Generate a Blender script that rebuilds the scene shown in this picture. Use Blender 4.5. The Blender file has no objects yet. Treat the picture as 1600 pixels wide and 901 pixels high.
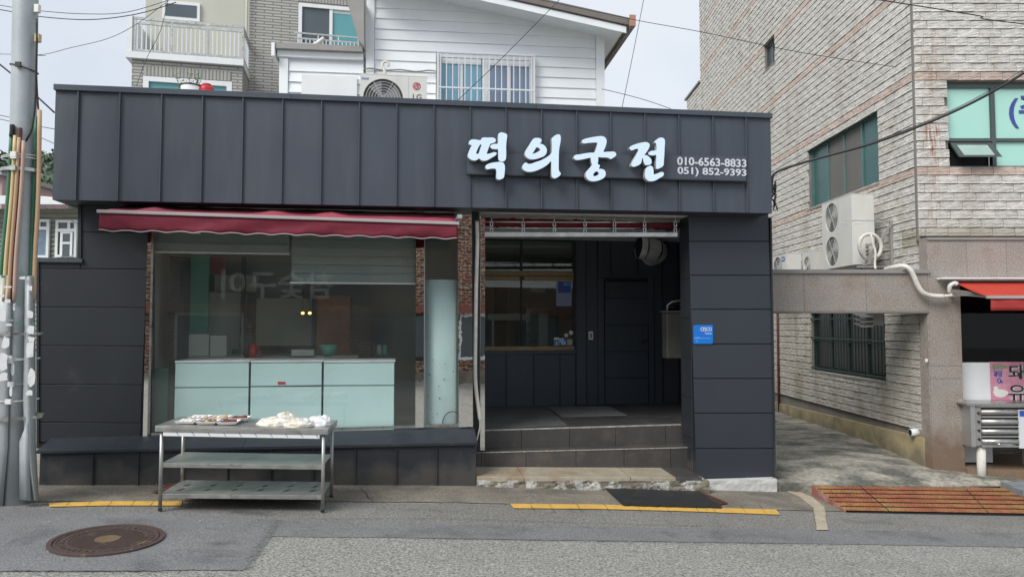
import bpy, bmesh, math, random
from mathutils import Vector, Matrix, noise as mnoise
from math import radians as R, sin, cos, pi, tan, atan
random.seed(7)
scn = bpy.context.scene
COL = scn.collection
# ------------------------------------------------------------------ camera
FPX = 1140.0; PITCH = atan(54.5/FPX); CAMZ = 1.75
cd = bpy.data.cameras.new('camera'); cam = bpy.data.objects.new('camera', cd); COL.objects.link(cam)
cd.sensor_width = 36; cd.lens = 36*FPX/1600; cd.clip_start = .05; cd.clip_end = 3000
cam.location = (0, 0, CAMZ); cam.rotation_euler = (pi/2+PITCH, 0, 0)
scn.camera = cam
# ------------------------------------------------------------------ world
SUN_EL, SUN_AZ = R(44), R(222)          # azimuth clockwise from +Y
world = bpy.data.worlds.new('World'); scn.world = world; world.use_nodes = True
nt = world.node_tree; nt.nodes.clear()
wo = nt.nodes.new('ShaderNodeOutputWorld')
sky = nt.nodes.new('ShaderNodeTexSky'); sky.sky_type = 'NISHITA'; sky.sun_disc = False
sky.sun_elevation = SUN_EL; sky.sun_rotation = SUN_AZ; sky.air_density = 1.0; sky.dust_density = 2.0
bg1 = nt.nodes.new('ShaderNodeBackground'); bg1.inputs[1].default_value = .12
bg2 = nt.nodes.new('ShaderNodeBackground'); bg2.inputs[1].default_value = 1.0
nt.links.new(sky.outputs[0], bg1.inputs[0])
tc = nt.nodes.new('ShaderNodeTexCoord'); mp = nt.nodes.new('ShaderNodeMapping')
mp.inputs['Scale'].default_value = (1, 1, 2.2); mp.inputs['Location'].default_value = (.3, .8, .1)
nt.links.new(tc.outputs['Generated'], mp.inputs[0])
nz = nt.nodes.new('ShaderNodeTexNoise'); nz.inputs['Scale'].default_value = 2.6; nz.inputs['Detail'].default_value = 7; nz.inputs['Roughness'].default_value = .52
nt.links.new(mp.outputs[0], nz.inputs[0])
cr = nt.nodes.new('ShaderNodeValToRGB')
cr.color_ramp.elements[0].position = .3; cr.color_ramp.elements[0].color = (.54, .59, .655, 1)
cr.color_ramp.elements[1].position = .68; cr.color_ramp.elements[1].color = (.66, .69, .725, 1)
nt.links.new(nz.outputs[0], cr.inputs[0]); nt.links.new(cr.outputs[0], bg2.inputs[0])
mx = nt.nodes.new('ShaderNodeMixShader'); mx.inputs[0].default_value = .86
nt.links.new(bg1.outputs[0], mx.inputs[1]); nt.links.new(bg2.outputs[0], mx.inputs[2]); nt.links.new(mx.outputs[0], wo.inputs[0])
# ------------------------------------------------------------------ sun
sl = bpy.data.lights.new('sun', 'SUN'); sl.energy = 2.2; sl.angle = R(30); sl.color = (1, .97, .93)
so = bpy.data.objects.new('sun', sl); COL.objects.link(so)
dv = Vector((sin(SUN_AZ)*cos(SUN_EL), cos(SUN_AZ)*cos(SUN_EL), sin(SUN_EL)))
so.rotation_euler = dv.to_track_quat('Z', 'Y').to_euler(); so.location = dv*30
vs = scn.view_settings; vs.view_transform = 'Standard'; vs.look = 'None'; vs.exposure = 0.45; vs.gamma = 1; vs.use_curve_mapping = False
# ------------------------------------------------------------------ helpers: geometry of sight
def ray(px, py):
    x = (px-800)/FPX; y = (450.5-py)/FPX
    return Vector((x, cos(PITCH)-y*sin(PITCH), sin(PITCH)+y*cos(PITCH)))
class Frame:
    def __init__(s, O, deg):
        s.O = Vector(O); s.t = R(deg); s.u = Vector((cos(s.t), sin(s.t), 0)); s.n = Vector((-sin(s.t), cos(s.t), 0))
        s.M = Matrix.Translation(s.O) @ Matrix.Rotation(s.t, 4, 'Z')
    def hit(s, px, py, w):          # meets the upright plane at depth w: (u, z)
        r = ray(px, py); c = Vector((0, 0, CAMZ))
        p0 = s.O + s.n*w
        k = (p0-c).dot(s.n)/r.dot(s.n); p = c+r*k
        return ((p-s.O).dot(s.u), p.z-s.O.z)
    def side(s, px, py, u):         # meets the upright plane at a given u: (w, z)
        r = ray(px, py); c = Vector((0, 0, CAMZ)); p0 = s.O + s.u*u
        k = (p0-c).dot(s.u)/r.dot(s.u); p = c+r*k
        return ((p-s.O).dot(s.n), p.z-s.O.z)
    def level(s, px, py, z):        # meets a level plane
        r = ray(px, py); k = (z-CAMZ)/r.z; p = Vector((0, 0, CAMZ))+r*k
        return ((p-s.O).dot(s.u), (p-s.O).dot(s.n))
    def pl(s, pts, w): return [s.hit(a, b, w) for a, b in pts]
W = Frame((0, 0, 0), 0)
F = Frame((-.40, 7.90, 0), 9.0)      # the shop front: w=0 the sign band, w=.3 the wall behind it
def g(X):
    X = 14*math.tanh(X/14)
    return -.010 - .0515*X - .0155*math.sqrt((X+.6)**2+.1)
def gh(px, py, off=0):
    z = 0
    for _ in range(12):
        u, w = W.level(px, py, z+off); z = g(u)
    return Vector((u, w, z+off))
# ------------------------------------------------------------------ helpers: objects
BASE = {}
def tag(o, label=None, cat=None, group=None, kind=None):
    if label: o['label'] = label
    if cat: o['category'] = cat
    if group: o['group'] = group
    if kind: o['kind'] = kind
    return o
def thing(name, label, cat, fr=W, base=(0, 0, 0), group=None):
    o = bpy.data.objects.new(name, None); o.empty_display_size = .2; COL.objects.link(o)
    o.matrix_world = fr.M @ Matrix.Translation(Vector(base))
    tag(o, label, cat, group); BASE[o.name] = (fr, Vector(base)); return o
class MB:
    def __init__(s): s.v = []; s.f = []; s.mi = []; s.cur = 0
    def add(s, vs, fs):
        b = len(s.v); s.v += [tuple(x) for x in vs]; s.f += [tuple(b+i for i in f) for f in fs]; s.mi += [s.cur]*len(fs); return s
    def box(s, x0, x1, y0, y1, z0, z1):
        return s.add([(x0,y0,z0),(x1,y0,z0),(x1,y1,z0),(x0,y1,z0),(x0,y0,z1),(x1,y0,z1),(x1,y1,z1),(x0,y1,z1)],
                     [(0,3,2,1),(4,5,6,7),(0,1,5,4),(1,2,6,5),(2,3,7,6),(3,0,4,7)])
    def prism(s, pts, a, b, ax='y'):
        n = len(pts)
        if ax == 'y': v = [(p[0], a, p[1]) for p in pts]+[(p[0], b, p[1]) for p in pts]
        elif ax == 'z': v = [(p[0], p[1], a) for p in pts]+[(p[0], p[1], b) for p in pts]
        else: v = [(a, p[0], p[1]) for p in pts]+[(b, p[0], p[1]) for p in pts]
        return s.add(v, [tuple(range(n)), tuple(range(2*n-1, n-1, -1))]+[(i, (i+1)%n, n+(i+1)%n, n+i) for i in range(n)])
    def hexa(s, lo, hi):
        return s.add(list(lo)+list(hi), [(0,3,2,1),(4,5,6,7),(0,1,5,4),(1,2,6,5),(2,3,7,6),(3,0,4,7)])
    def tube(s, path, r, n=8, cap=True):
        P = [Vector(p) for p in path]; rr = r if isinstance(r, (list, tuple)) else [r]*len(P)
        up = Vector((0, 0, 1)); b = len(s.v); ring = []
        t0 = (P[1]-P[0]).normalized(); a = t0.cross(up)
        if a.length < .05: a = t0.cross(Vector((1, 0, 0)))
        a.normalize()
        for i, p in enumerate(P):
            t = (P[min(i+1, len(P)-1)]-P[max(i-1, 0)]).normalized()
            a = (a - t*a.dot(t)).normalized(); c = t.cross(a)
            ring += [p+(a*cos(2*pi*k/n)+c*sin(2*pi*k/n))*rr[i] for k in range(n)]
        fs = [(i*n+k, i*n+(k+1)%n, (i+1)*n+(k+1)%n, (i+1)*n+k) for i in range(len(P)-1) for k in range(n)]
        if cap: fs += [tuple(range(n-1, -1, -1)), tuple((len(P)-1)*n+k for k in range(n))]
        return s.add(ring, fs)
    def cyl(s, p0, p1, r0, r1=None, n=16): return s.tube([p0, p1], [r0, r0 if r1 is None else r1], n)
    def bar(s, p0, p1, a, b=None): # square bar
        P, Q = Vector(p0), Vector(p1); t = (Q-P).normalized(); up = Vector((0,0,1))
        x = t.cross(up)
        if x.length < .05: x = Vector((1,0,0))
        x.normalize(); y = x.cross(t); b = b or a; x = x*a/2; y = y*b/2
        return s.hexa([P-x-y, P+x-y, P+x+y, P-x+y], [Q-x-y, Q+x-y, Q+x+y, Q-x+y])
    def ball(s, c, r, seed=0, amp=0, fq=2, nu=14, nv=9, flat=None):
        c = Vector(c); r = Vector(r) if not isinstance(r, (int, float)) else Vector((r, r, r)); v = []
        for j in range(nv+1):
            th = pi*j/nv
            for i in range(nu):
                ph = 2*pi*i/nu; d = Vector((sin(th)*cos(ph), sin(th)*sin(ph), cos(th)))
                k = 1+amp*mnoise.noise(d*fq+Vector((seed*7.3, seed, 0))) + amp*.4*mnoise.noise(d*fq*3+Vector((seed*3.3, seed, 5)))
                p = Vector((d.x*r.x, d.y*r.y, d.z*r.z))*k
                if flat is not None: p.z = max(p.z, flat)
                v.append(c+p)
        return s.add(v, [(j*nu+i, (j+1)*nu+i, (j+1)*nu+(i+1)%nu, j*nu+(i+1)%nu) for j in range(nv) for i in range(nu)])
    def build(s, name, m, parent=None, smooth=False, bevel=0, fr=W, base=None, kind=None, xf=None, recalc=True):
        me = bpy.data.meshes.new(name)
        if parent is not None: fr, base = BASE[parent.name]
        elif base is None: base = Vector((0, 0, 0))
        base = Vector(base)
        vv = [Vector(v)-base for v in s.v] if xf is None else [xf(Vector(v))-base for v in s.v]
        me.from_pydata([tuple(v) for v in vv], [], s.f)
        ms = m if isinstance(m, (list, tuple)) else [m]
        for q in ms: me.materials.append(q)
        if len(ms) > 1: me.polygons.foreach_set('material_index', s.mi)
        if recalc:
            bm = bmesh.new(); bm.from_mesh(me)
            if smooth: bmesh.ops.remove_doubles(bm, verts=bm.verts, dist=1e-5)
            bmesh.ops.recalc_face_normals(bm, faces=bm.faces); bm.to_mesh(me); bm.free()
        if smooth:
            for p in me.polygons: p.use_smooth = True
        me.update()
        o = bpy.data.objects.new(name, me); COL.objects.link(o)
        if bevel:
            md = o.modifiers.new('bevel', 'BEVEL'); md.width = bevel; md.segments = 2; md.limit_method = 'ANGLE'; md.angle_limit = R(40)
        if parent is not None: o.parent = parent
        else: o.matrix_world = fr.M @ Matrix.Translation(base)
        BASE[o.name] = (fr, base)
        if kind: o['kind'] = kind
        return o
def copy_tree(o, parent=None):
    c = o.copy(); COL.objects.link(c)
    if parent is not None: c.parent = parent
    BASE[c.name] = BASE.get(o.name, (W, Vector()))
    for ch in list(o.children): copy_tree(ch, c)
    return c
# ------------------------------------------------------------------ helpers: materials
def srgb(r, g_, b): 
    f = lambda c: (c/255/12.92) if c/255 <= .04045 else ((c/255+.055)/1.055)**2.4
    return (f(r), f(g_), f(b))
def mat(name, col, rough=.6, metal=0, var=.12, vs_=3.0, bump=0, bs=60, spec=.5, rnd=0, stain=None, ss=1.5, st=(.5, .7),
        speck=0, sps=120, emit=None, es=0, streak=False, rvar=0, stretch=(1, 1, 1), trans=0):
    m = bpy.data.materials.new(name); m.use_nodes = True; t = m.node_tree; N = t.nodes; L = t.links
    b = N['Principled BSDF']; b.inputs['Roughness'].default_value = rough; b.inputs['Metallic'].default_value = metal
    b.inputs['Specular IOR Level'].default_value = spec
    co = N.new('ShaderNodeTexCoord'); mp_ = N.new('ShaderNodeMapping'); mp_.inputs['Scale'].default_value = stretch
    L.new(co.outputs['Object'], mp_.inputs[0]); vec = mp_.outputs[0]
    cur = N.new('ShaderNodeRGB'); cur.outputs[0].default_value = (*col, 1); cur = cur.outputs[0]
    def noise_(scale, det=5, ro=.6, vsrc=vec):
        n = N.new('ShaderNodeTexNoise'); n.inputs['Scale'].default_value = scale; n.inputs['Detail'].default_value = det; n.inputs['Roughness'].default_value = ro
        L.new(vsrc, n.inputs['Vector']); return n.outputs['Fac']
    def mulrange(cur, fac, lo, hi, a=.25, z=.75):
        mr = N.new('ShaderNodeMapRange'); mr.inputs[1].default_value = a; mr.inputs[2].default_value = z; mr.inputs[3].default_value = lo; mr.inputs[4].default_value = hi
        L.new(fac, mr.inputs[0])
        vm = N.new('ShaderNodeVectorMath'); vm.operation = 'SCALE'; L.new(cur, vm.inputs[0]); L.new(mr.outputs[0], vm.inputs['Scale']); return vm.outputs[0]
    if var: cur = mulrange(cur, noise_(vs_), 1-var, 1+var)
    if rnd:
        oi = N.new('ShaderNodeObjectInfo'); cur = mulrange(cur, oi.outputs['Random'], 1-rnd, 1+rnd, 0, 1)
    if stain:
        v2 = vec
        if streak:
            m2 = N.new('ShaderNodeMapping'); m2.inputs['Scale'].default_value = (1, 1, .12); L.new(co.outputs['Object'], m2.inputs[0]); v2 = m2.outputs[0]
        f = noise_(ss, 7, .65, v2); rp = N.new('ShaderNodeMapRange'); rp.inputs[1].default_value = st[0]; rp.inputs[2].default_value = st[1]; L.new(f, rp.inputs[0])
        mi = N.new('ShaderNodeMix'); mi.data_type = 'RGBA'; L.new(rp.outputs[0], mi.inputs[0]); L.new(cur, mi.inputs[6]); mi.inputs[7].default_value = (*stain, 1); cur = mi.outputs[2]
    if speck:
        cur = mulrange(cur, noise_(sps, 3, .7), 1-speck, 1+speck, .3, .7)
    L.new(cur, b.inputs['Base Color'])
    if rvar:
        mr = N.new('ShaderNodeMapRange'); mr.inputs[1].default_value = .3; mr.inputs[2].default_value = .7
        mr.inputs[3].default_value = max(0, rough-rvar); mr.inputs[4].default_value = min(1, rough+rvar); L.new(noise_(vs_*2), mr.inputs[0]); L.new(mr.outputs[0], b.inputs['Roughness'])
    if bump:
        bn = N.new('ShaderNodeBump'); bn.inputs['Strength'].default_value = min(1, bump); bn.inputs['Distance'].default_value = .01 if bump <= 1 else .01*bump
        L.new(noise_(bs, 4), bn.inputs['Height']); L.new(bn.outputs[0], b.inputs['Normal'])
    if emit: b.inputs['Emission Color'].default_value = (*emit, 1); b.inputs['Emission Strength'].default_value = es
    if trans: b.inputs['Transmission Weight'].default_value = trans
    return m
def glass(name, tint=(.8, .9, .86), refl=1.0, rough=0, ior=1.5, haze=0, hazecol=(.3, .35, .33)):
    m = bpy.data.materials.new(name); m.use_nodes = True; t = m.node_tree; N = t.nodes; L = t.links; N.clear()
    o = N.new('ShaderNodeOutputMaterial'); tr = N.new('ShaderNodeBsdfTransparent'); tr.inputs[0].default_value = (*tint, 1)
    gl = N.new('ShaderNodeBsdfGlossy'); gl.inputs['Roughness'].default_value = rough; gl.inputs[0].default_value = (1, 1, 1, 1)
    fr = N.new('ShaderNodeFresnel'); gb = N.new('ShaderNodeNewGeometry'); mi_ = N.new('ShaderNodeMapRange'); mi_.inputs[3].default_value = ior; mi_.inputs[4].default_value = 1/ior; L.new(gb.outputs['Backfacing'], mi_.inputs[0]); L.new(mi_.outputs[0], fr.inputs[0])
    ml = N.new('ShaderNodeMath'); ml.operation = 'MULTIPLY'; ml.inputs[1].default_value = refl; ml.use_clamp = True; L.new(fr.outputs[0], ml.inputs[0])
    a = tr.outputs[0]
    if haze:
        df = N.new('ShaderNodeBsdfDiffuse'); df.inputs[0].default_value = (*hazecol, 1); h = N.new('ShaderNodeMixShader')
        tcn = N.new('ShaderNodeTexCoord'); nn = N.new('ShaderNodeTexNoise'); nn.inputs['Scale'].default_value = 2; nn.inputs['Detail'].default_value = 6; L.new(tcn.outputs['Object'], nn.inputs[0])
        mm = N.new('ShaderNodeMath'); mm.operation = 'MULTIPLY'; mm.inputs[1].default_value = haze*2; L.new(nn.outputs[0], mm.inputs[0]); L.new(mm.outputs[0], h.inputs[0])
        L.new(a, h.inputs[1]); L.new(df.outputs[0], h.inputs[2]); a = h.outputs[0]
    mx = N.new('ShaderNodeMixShader'); L.new(ml.outputs[0], mx.inputs[0]); L.new(a, mx.inputs[1]); L.new(gl.outputs[0], mx.inputs[2]); L.new(mx.outputs[0], o.inputs[0])
    return m
CH = (.058, .0705, .092)
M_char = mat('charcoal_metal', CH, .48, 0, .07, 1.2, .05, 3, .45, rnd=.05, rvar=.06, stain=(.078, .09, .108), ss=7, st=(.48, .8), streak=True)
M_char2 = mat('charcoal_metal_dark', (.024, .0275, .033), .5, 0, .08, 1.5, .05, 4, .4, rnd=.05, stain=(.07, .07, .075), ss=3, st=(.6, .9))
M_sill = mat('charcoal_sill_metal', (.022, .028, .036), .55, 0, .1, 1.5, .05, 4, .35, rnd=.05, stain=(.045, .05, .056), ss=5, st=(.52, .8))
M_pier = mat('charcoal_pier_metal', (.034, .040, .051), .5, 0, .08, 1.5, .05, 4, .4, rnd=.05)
M_soffit = mat('soffit_metal', (.04, .045, .055), .6)
M_dark = mat('dark_gap', (.012, .013, .015), .8)
M_steel = mat('mirror_steel', (.80, .78, .74), .004, 1, .05, 6, .06, 2.2)
M_brush = mat('brushed_steel', (.50, .50, .48), .34, 1, .18, 8, .1, 40, rvar=.12, stain=(.25, .22, .19), ss=9, st=(.58, .8))
M_steelm = mat('worn_steel', (.42, .42, .40), .42, .75, .22, 6, .15, 30, rvar=.12, stain=(.16, .13, .10), ss=14, st=(.58, .75))
M_alu = mat('aluminium', (.52, .53, .53), .38, .8, .1, 5)
M_whitep = mat('white_paint', (.74, .76, .77), .5, 0, .05, 2, stain=(.55, .54, .50), ss=3, st=(.58, .95), streak=True)
M_mint = mat('mint_cabinet', (.60, .79, .79), .3, 0, .05, 2, spec=.5, stain=(.64, .82, .82), ss=2.5, st=(.5, .7))
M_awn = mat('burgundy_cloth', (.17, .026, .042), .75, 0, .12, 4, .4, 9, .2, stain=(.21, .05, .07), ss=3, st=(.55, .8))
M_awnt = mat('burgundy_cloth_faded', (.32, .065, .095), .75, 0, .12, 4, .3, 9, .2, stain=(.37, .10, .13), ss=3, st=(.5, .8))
M_awnw = mat('cream_trim', (.38, .355, .345), .6)
M_brass = mat('dull_bronze_frame', (.22, .165, .09), .38, .6, .2, 6)
M_slate = mat('slate_tile', (.062, .058, .055), .5, 0, .25, 3, .25, 25, .4, rnd=.08, stain=(.12, .10, .085), ss=4, st=(.5, .8), speck=.15, sps=60)
M_slatef = mat('slate_floor_tile', (.050, .050, .052), .55, 0, .2, 3, .15, 25, .4, rnd=.08, stain=(.10, .095, .09), ss=3, st=(.5, .8))
M_grout = mat('pale_grout', (.36, .35, .31), .9, 0, .4, 14, .5, 60)
M_matg = mat('grey_mat', (.10, .105, .105), .9, 0, .2, 4, .6, 200, stain=(.15, .15, .14), ss=3)
M_matb = mat('black_rubber', (.018, .019, .021), .7, 0, .2, 5, .5, 180, stain=(.05, .048, .045), ss=6, st=(.55, .8))
M_stonebeige = mat('beige_stone', (.33, .295, .225), .75, 0, .18, 5, .4, 40, rnd=.08, stain=(.24, .16, .09), ss=3, st=(.5, .72), speck=.14, sps=90)
M_plinth = mat('flaking_plinth', (.20, .18, .14), .85, 0, .45, 7, 1, 22, stain=(.46, .455, .42), ss=4.2, st=(.51, .55), speck=.3, sps=40)
M_plinthw = mat('white_painted_plinth', (.56, .56, .545), .6, 0, .12, 6, .6, 14, stain=(.27, .19, .12), ss=9, st=(.62, .68))
M_conc = mat('pavement_concrete', (.205, .185, .148), .9, 0, .3, 2.2, .8, 50, stain=(.125, .115, .096), ss=2.0, st=(.46, .68), speck=.38, sps=48)
M_alley = mat('alley_concrete', (.33, .31, .26), .9, 0, .35, 4.5, .9, 24, stain=(.105, .108, .09), ss=2.1, st=(.44, .60), speck=.4, sps=24, stretch=(.7, 1.2, 1))
M_asph = mat('coarse_asphalt', (.275, .272, .25), .9, 0, .10, .8, 1, 60, stain=(.195, .19, .175), ss=.8, st=(.5, .7), speck=.75, sps=52)
M_asph2 = mat('smooth_asphalt', (.178, .180, .182), .88, 0, .16, 1.3, .7, 80, stain=(.075, .077, .082), ss=1.7, st=(.54, .74), speck=.50, sps=70)
M_asph3 = mat('mid_asphalt', (.205, .2, .185), .9, 0, .14, .8, .9, 70, stain=(.155, .155, .148), ss=1.6, st=(.52, .7), speck=.65, sps=58)
M_yel = mat('yellow_line_paint', (.68, .41, .09), .7, 0, .12, 6, .5, 80, stain=(.34, .24, .10), ss=11, st=(.60, .68), speck=.16, sps=80)
M_rustp = mat('rusty_orange_plate', (.30, .11, .055), .8, 0, .35, 4, .5, 50, stain=(.33, .19, .07), ss=2.2, st=(.48, .64), speck=.4, sps=40, rnd=.1)
M_rustd = mat('dark_rust', (.13, .055, .035), .85, 0, .4, 8, .7, 60)
M_iron = mat('cast_iron', (.10, .070, .060), .62, .25, .2, 8, .6, 90, stain=(.20, .15, .10), ss=4.5, st=(.60, .66), speck=.2, sps=120)
M_mort = mat('cement_smear', (.42, .36, .27), .9, 0, .3, 6, .9, 50, speck=.2, sps=60)
M_sil = mat('sign_return_metal', (.42, .42, .40), .4, 0)
M_let = mat('lit_letter_face', (.60, .71, .82), .35, 0, .02, 3, emit=(.55, .75, 1.0), es=.16)
M_num = mat('white_vinyl', (.62, .65, .72), .5, 0, .03)
M_white = mat('white_plastic', (.76, .76, .73), .4, 0, .05)
M_blue = mat('blue_print', (.005, .165, .62), .35, 0, .05)
M_lblue = mat('light_blue_print', (.35, .62, .95), .4, 0, 0)
M_black = mat('reflection_black', (.018, .018, .02), .45)
M_wire = mat('black_cable', (.02, .02, .022), .5)
M_gran = mat('pink_granite', (.32, .285, .255), .5, 0, .16, 1.6, .1, 60, stain=(.20, .145, .10), ss=1.6, st=(.50, .74), speck=.5, sps=60, rnd=.04)
M_granb = mat('brown_granite', (.22, .155, .105), .3, 0, .2, 3, speck=.3, sps=85)
M_tile = mat('split_face_tile', (.62, .605, .56), .85, 0, .16, 5, 2.6, 24, rnd=.10, speck=.30, sps=26, stretch=(.45, .45, 2.4))
M_tilep = mat('pink_split_face_tile', (.54, .44, .385), .85, 0, .16, 5, 2.6, 24, rnd=.12, speck=.30, sps=26, stretch=(.45, .45, 2.4))
M_tiler = mat('rust_stained_tile', (.36, .31, .25), .85, 0, .2, 5, .9, 34, stain=(.30, .10, .025), ss=7, st=(.46, .56), rnd=.1, speck=.1, streak=True)
M_mortar = mat('wall_mortar', (.20, .19, .17), .95, 0, .2, 2)
M_ybase = mat('yellow_plaster', (.42, .35, .20), .85, 0, .15, 2, .4, 20, stain=(.22, .19, .13), ss=2.0, st=(.5, .75))
M_gframe = mat('green_grey_frame', (.085, .105, .10), .4, .3)
M_gframe2 = mat('teal_frame', (.10, .20, .19), .45, .2)
M_gpane = mat('mint_film_sky_glass', (.40, .70, .61), .08, 0, .04, 1.5, spec=.6, emit=(.3, .62, .52), es=0)  # mint film, with the sky's reflection lightened into its colour
M_acw = mat('aircon_cream', (.66, .66, .62), .45, 0, .06, 2, stain=(.52, .51, .46), ss=3, st=(.55, .9), streak=True)
M_acg = mat('aircon_grey_side', (.60, .62, .64), .45, 0, .05)
M_acd = mat('aircon_dark_core', (.05, .052, .055), .6)
M_fan = mat('grey_fan', (.22, .23, .24), .5)
M_duct = mat('duct_foil_steel', (.92, .92, .90), .28, .35, .06, 5)
M_hose = mat('white_hose_tape', (.66, .64, .58), .6, 0, .2, 9, .3, 60, stain=(.12, .11, .1), ss=14, st=(.66, .72))
M_redaw = mat('red_awning_cloth', (.46, .05, .03), .7, 0, .12, 3, .3, 8, .25)
M_galv = mat('galvanised_steel', (.40, .44, .455), .5, .12, .12, 4, .12, 30, stain=(.50, .54, .55), ss=5, st=(.56, .75), rvar=.1)
M_sheet = mat('grey_guard_sheet', (.36, .39, .395), .5, .12, .14, 3, .3, 8, stain=(.42, .45, .45), ss=5, st=(.58, .7))
M_paper = mat('torn_paper', (.66, .67, .68), .8, 0, .12, 9, stain=(.42, .43, .43), ss=9, st=(.55, .68))
M_grn = mat('green_tube', (.045, .17, .10), .5); M_ylw = mat('pale_yellow_tube', (.60, .48, .25), .55)
M_tan = mat('tan_tube', (.50, .33, .20), .55); M_pnk = mat('pinkish_tube', (.50, .35, .29), .55); M_brn = mat('brown_tube', (.12, .045, .03), .5)
M_org = mat('orange_tan_tube', (.50, .335, .20), .55)
M_foam = mat('white_foam', (.80, .80, .80), .6, 0, .04)
M_cake = mat('white_rice_cake', (.72, .69, .62), .55, 0, .15, 20, .4, 60)
M_cakey = mat('yellow_rice_cake', (.52, .36, .14), .6, 0, .2, 25, .4, 60)
M_bean = mat('red_bean_crumb', (.20, .06, .045), .8, 0, .45, 50, .8, 70, stain=(.42, .26, .22), ss=40, st=(.58, .66))
M_bag = mat('plastic_bag_of_cake', (.68, .63, .52), .28, 0, .14, 16, 1.6, 22, .6, stain=(.80, .79, .75), ss=16, st=(.48, .56))
M_bagw = mat('white_plastic_bag', (.78, .79, .82), .25, 0, .08, 14, 1.6, 20, .6)
M_glassw = glass('shop_window_glass', (.97, .99, .98), 1.1, haze=.03, hazecol=(.42, .46, .44))
M_glassd = glass('door_glass', (.80, .83, .80), 1.1, haze=.035)
M_glassb = glass('dark_shop_glass', (.45, .5, .48), .35)
M_inwall = mat('interior_wall', (.42, .44, .40), .8, 0, .1, 1)
M_incol = mat('interior_pale_panel', (.66, .68, .60), .7, 0, .1, 2)
M_indark = mat('interior_dark', (.035, .033, .032), .7)
M_ingreen = mat('interior_green_door', (.16, .48, .36), .5)
M_inwood = mat('interior_orange_wood', (.40, .15, .06), .6, 0, .2, 6)
M_blind = mat('blind_fabric', (.24, .285, .27), .8, 0, .06, 3)
M_red = mat('red_plastic', (.55, .02, .03), .4)
M_cream = mat('cream_render', (.50, .50, .43), .8, 0, .05, 1, stain=(.42, .42, .36), ss=1.4, st=(.55, .9), streak=True)
M_sidw = mat('white_siding', (.80, .835, .85), .55, 0, .04, 2, stain=(.68, .71, .71), ss=1.5, st=(.55, .95), rnd=.02)
M_roof = mat('brown_grey_roof', (.21, .185, .17), .6)
M_roofg = mat('grey_fascia', (.30, .29, .275), .6)
M_grey = mat('mid_grey_metal', (.26, .25, .24), .6)
M_lbar = mat('pale_bar_paint', (.66, .68, .70), .4, 0, .06)
M_wpane = mat('blue_curtained_pane', (.20, .40, .52), .12, 0, .12, 1.2, spec=.7)
M_wpane2 = mat('dark_screen_pane', (.085, .105, .12), .25, 0, .1, 1.2, spec=.5)
M_wpane3 = mat('teal_pane', (.11, .34, .37), .12, 0, .1, 1.2, spec=.6)
M_gsid = mat('grey_green_boards', (.26, .26, .22), .8, 0, .2, 3, rnd=.05)
M_leaf = mat('hill_foliage', (.085, .12, .075), .8, 0, .5, .08, speck=.4, sps=.5)
M_leafp = mat('pot_plant_leaf', (.12, .20, .05), .6, 0, .3, 20)
M_pinkw = mat('pink_poster', (.62, .26, .36), .5, 0, .12, 3, stain=(.70, .45, .52), ss=3)
M_ink = mat('black_ink', (.015, .015, .018), .5); M_inkb = mat('blue_ink', (.02, .09, .42), .5); M_inkg = mat('green_ink', (.10, .42, .12), .5)
M_inkn = mat('navy_ink', (.05, .07, .30), .4)
M_logo = mat('maroon_red_logo', (.44, .08, .12), .45); M_logog = mat('logo_grey', (.10, .11, .12), .5)
M_refl_lamp = mat('reflected_lamp_glow', (.9, .6, .2), .4, emit=(1, .62, .2), es=2.2)
# brick wall of the building across the street (seen only in reflections)
def brickmat(name, c1, c2, mor, sc, w=.5, h=.25, bump=.6, rough=.85):
    m = bpy.data.materials.new(name); m.use_nodes = True; t = m.node_tree; N = t.nodes; L = t.links; b = N['Principled BSDF']; b.inputs['Roughness'].default_value = rough
    co = N.new('ShaderNodeTexCoord'); sp = N.new('ShaderNodeSeparateXYZ'); L.new(co.outputs['Object'], sp.inputs[0])
    ad = N.new('ShaderNodeMath'); L.new(sp.outputs[0], ad.inputs[0]); L.new(sp.outputs[1], ad.inputs[1])
    cb = N.new('ShaderNodeCombineXYZ'); L.new(ad.outputs[0], cb.inputs[0]); L.new(sp.outputs[2], cb.inputs[1])
    br = N.new('ShaderNodeTexBrick'); br.inputs['Scale'].default_value = sc; br.inputs['Color1'].default_value = (*c1, 1); br.inputs['Color2'].default_value = (*c2, 1); br.inputs['Mortar'].default_value = (*mor, 1)
    br.inputs['Brick Width'].default_value = w; br.inputs['Row Height'].default_value = h; br.inputs['Mortar Size'].default_value = .016
    L.new(cb.outputs[0], br.inputs[0]); L.new(br.outputs[0], b.inputs['Base Color'])
    bn = N.new('ShaderNodeBump'); bn.inputs['Strength'].default_value = bump; bn.inputs['Distance'].default_value = .01; bn.invert = True; L.new(br.outputs['Fac'], bn.inputs['Height']); L.new(bn.outputs[0], b.inputs['Normal'])
    return m
M_brick = brickmat('red_brown_brick', (.24, .085, .05), (.10, .045, .03), (.36, .32, .26), 1, .30, .11)
M_apt = brickmat('long_split_brick', (.46, .45, .42), (.40, .39, .365), (.21, .205, .195), 1, .42, .075, .8)
M_aptd = brickmat('long_split_brick_upright', (.42, .41, .38), (.36, .35, .33), (.21, .205, .195), 1, .08, .30, .8)
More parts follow.
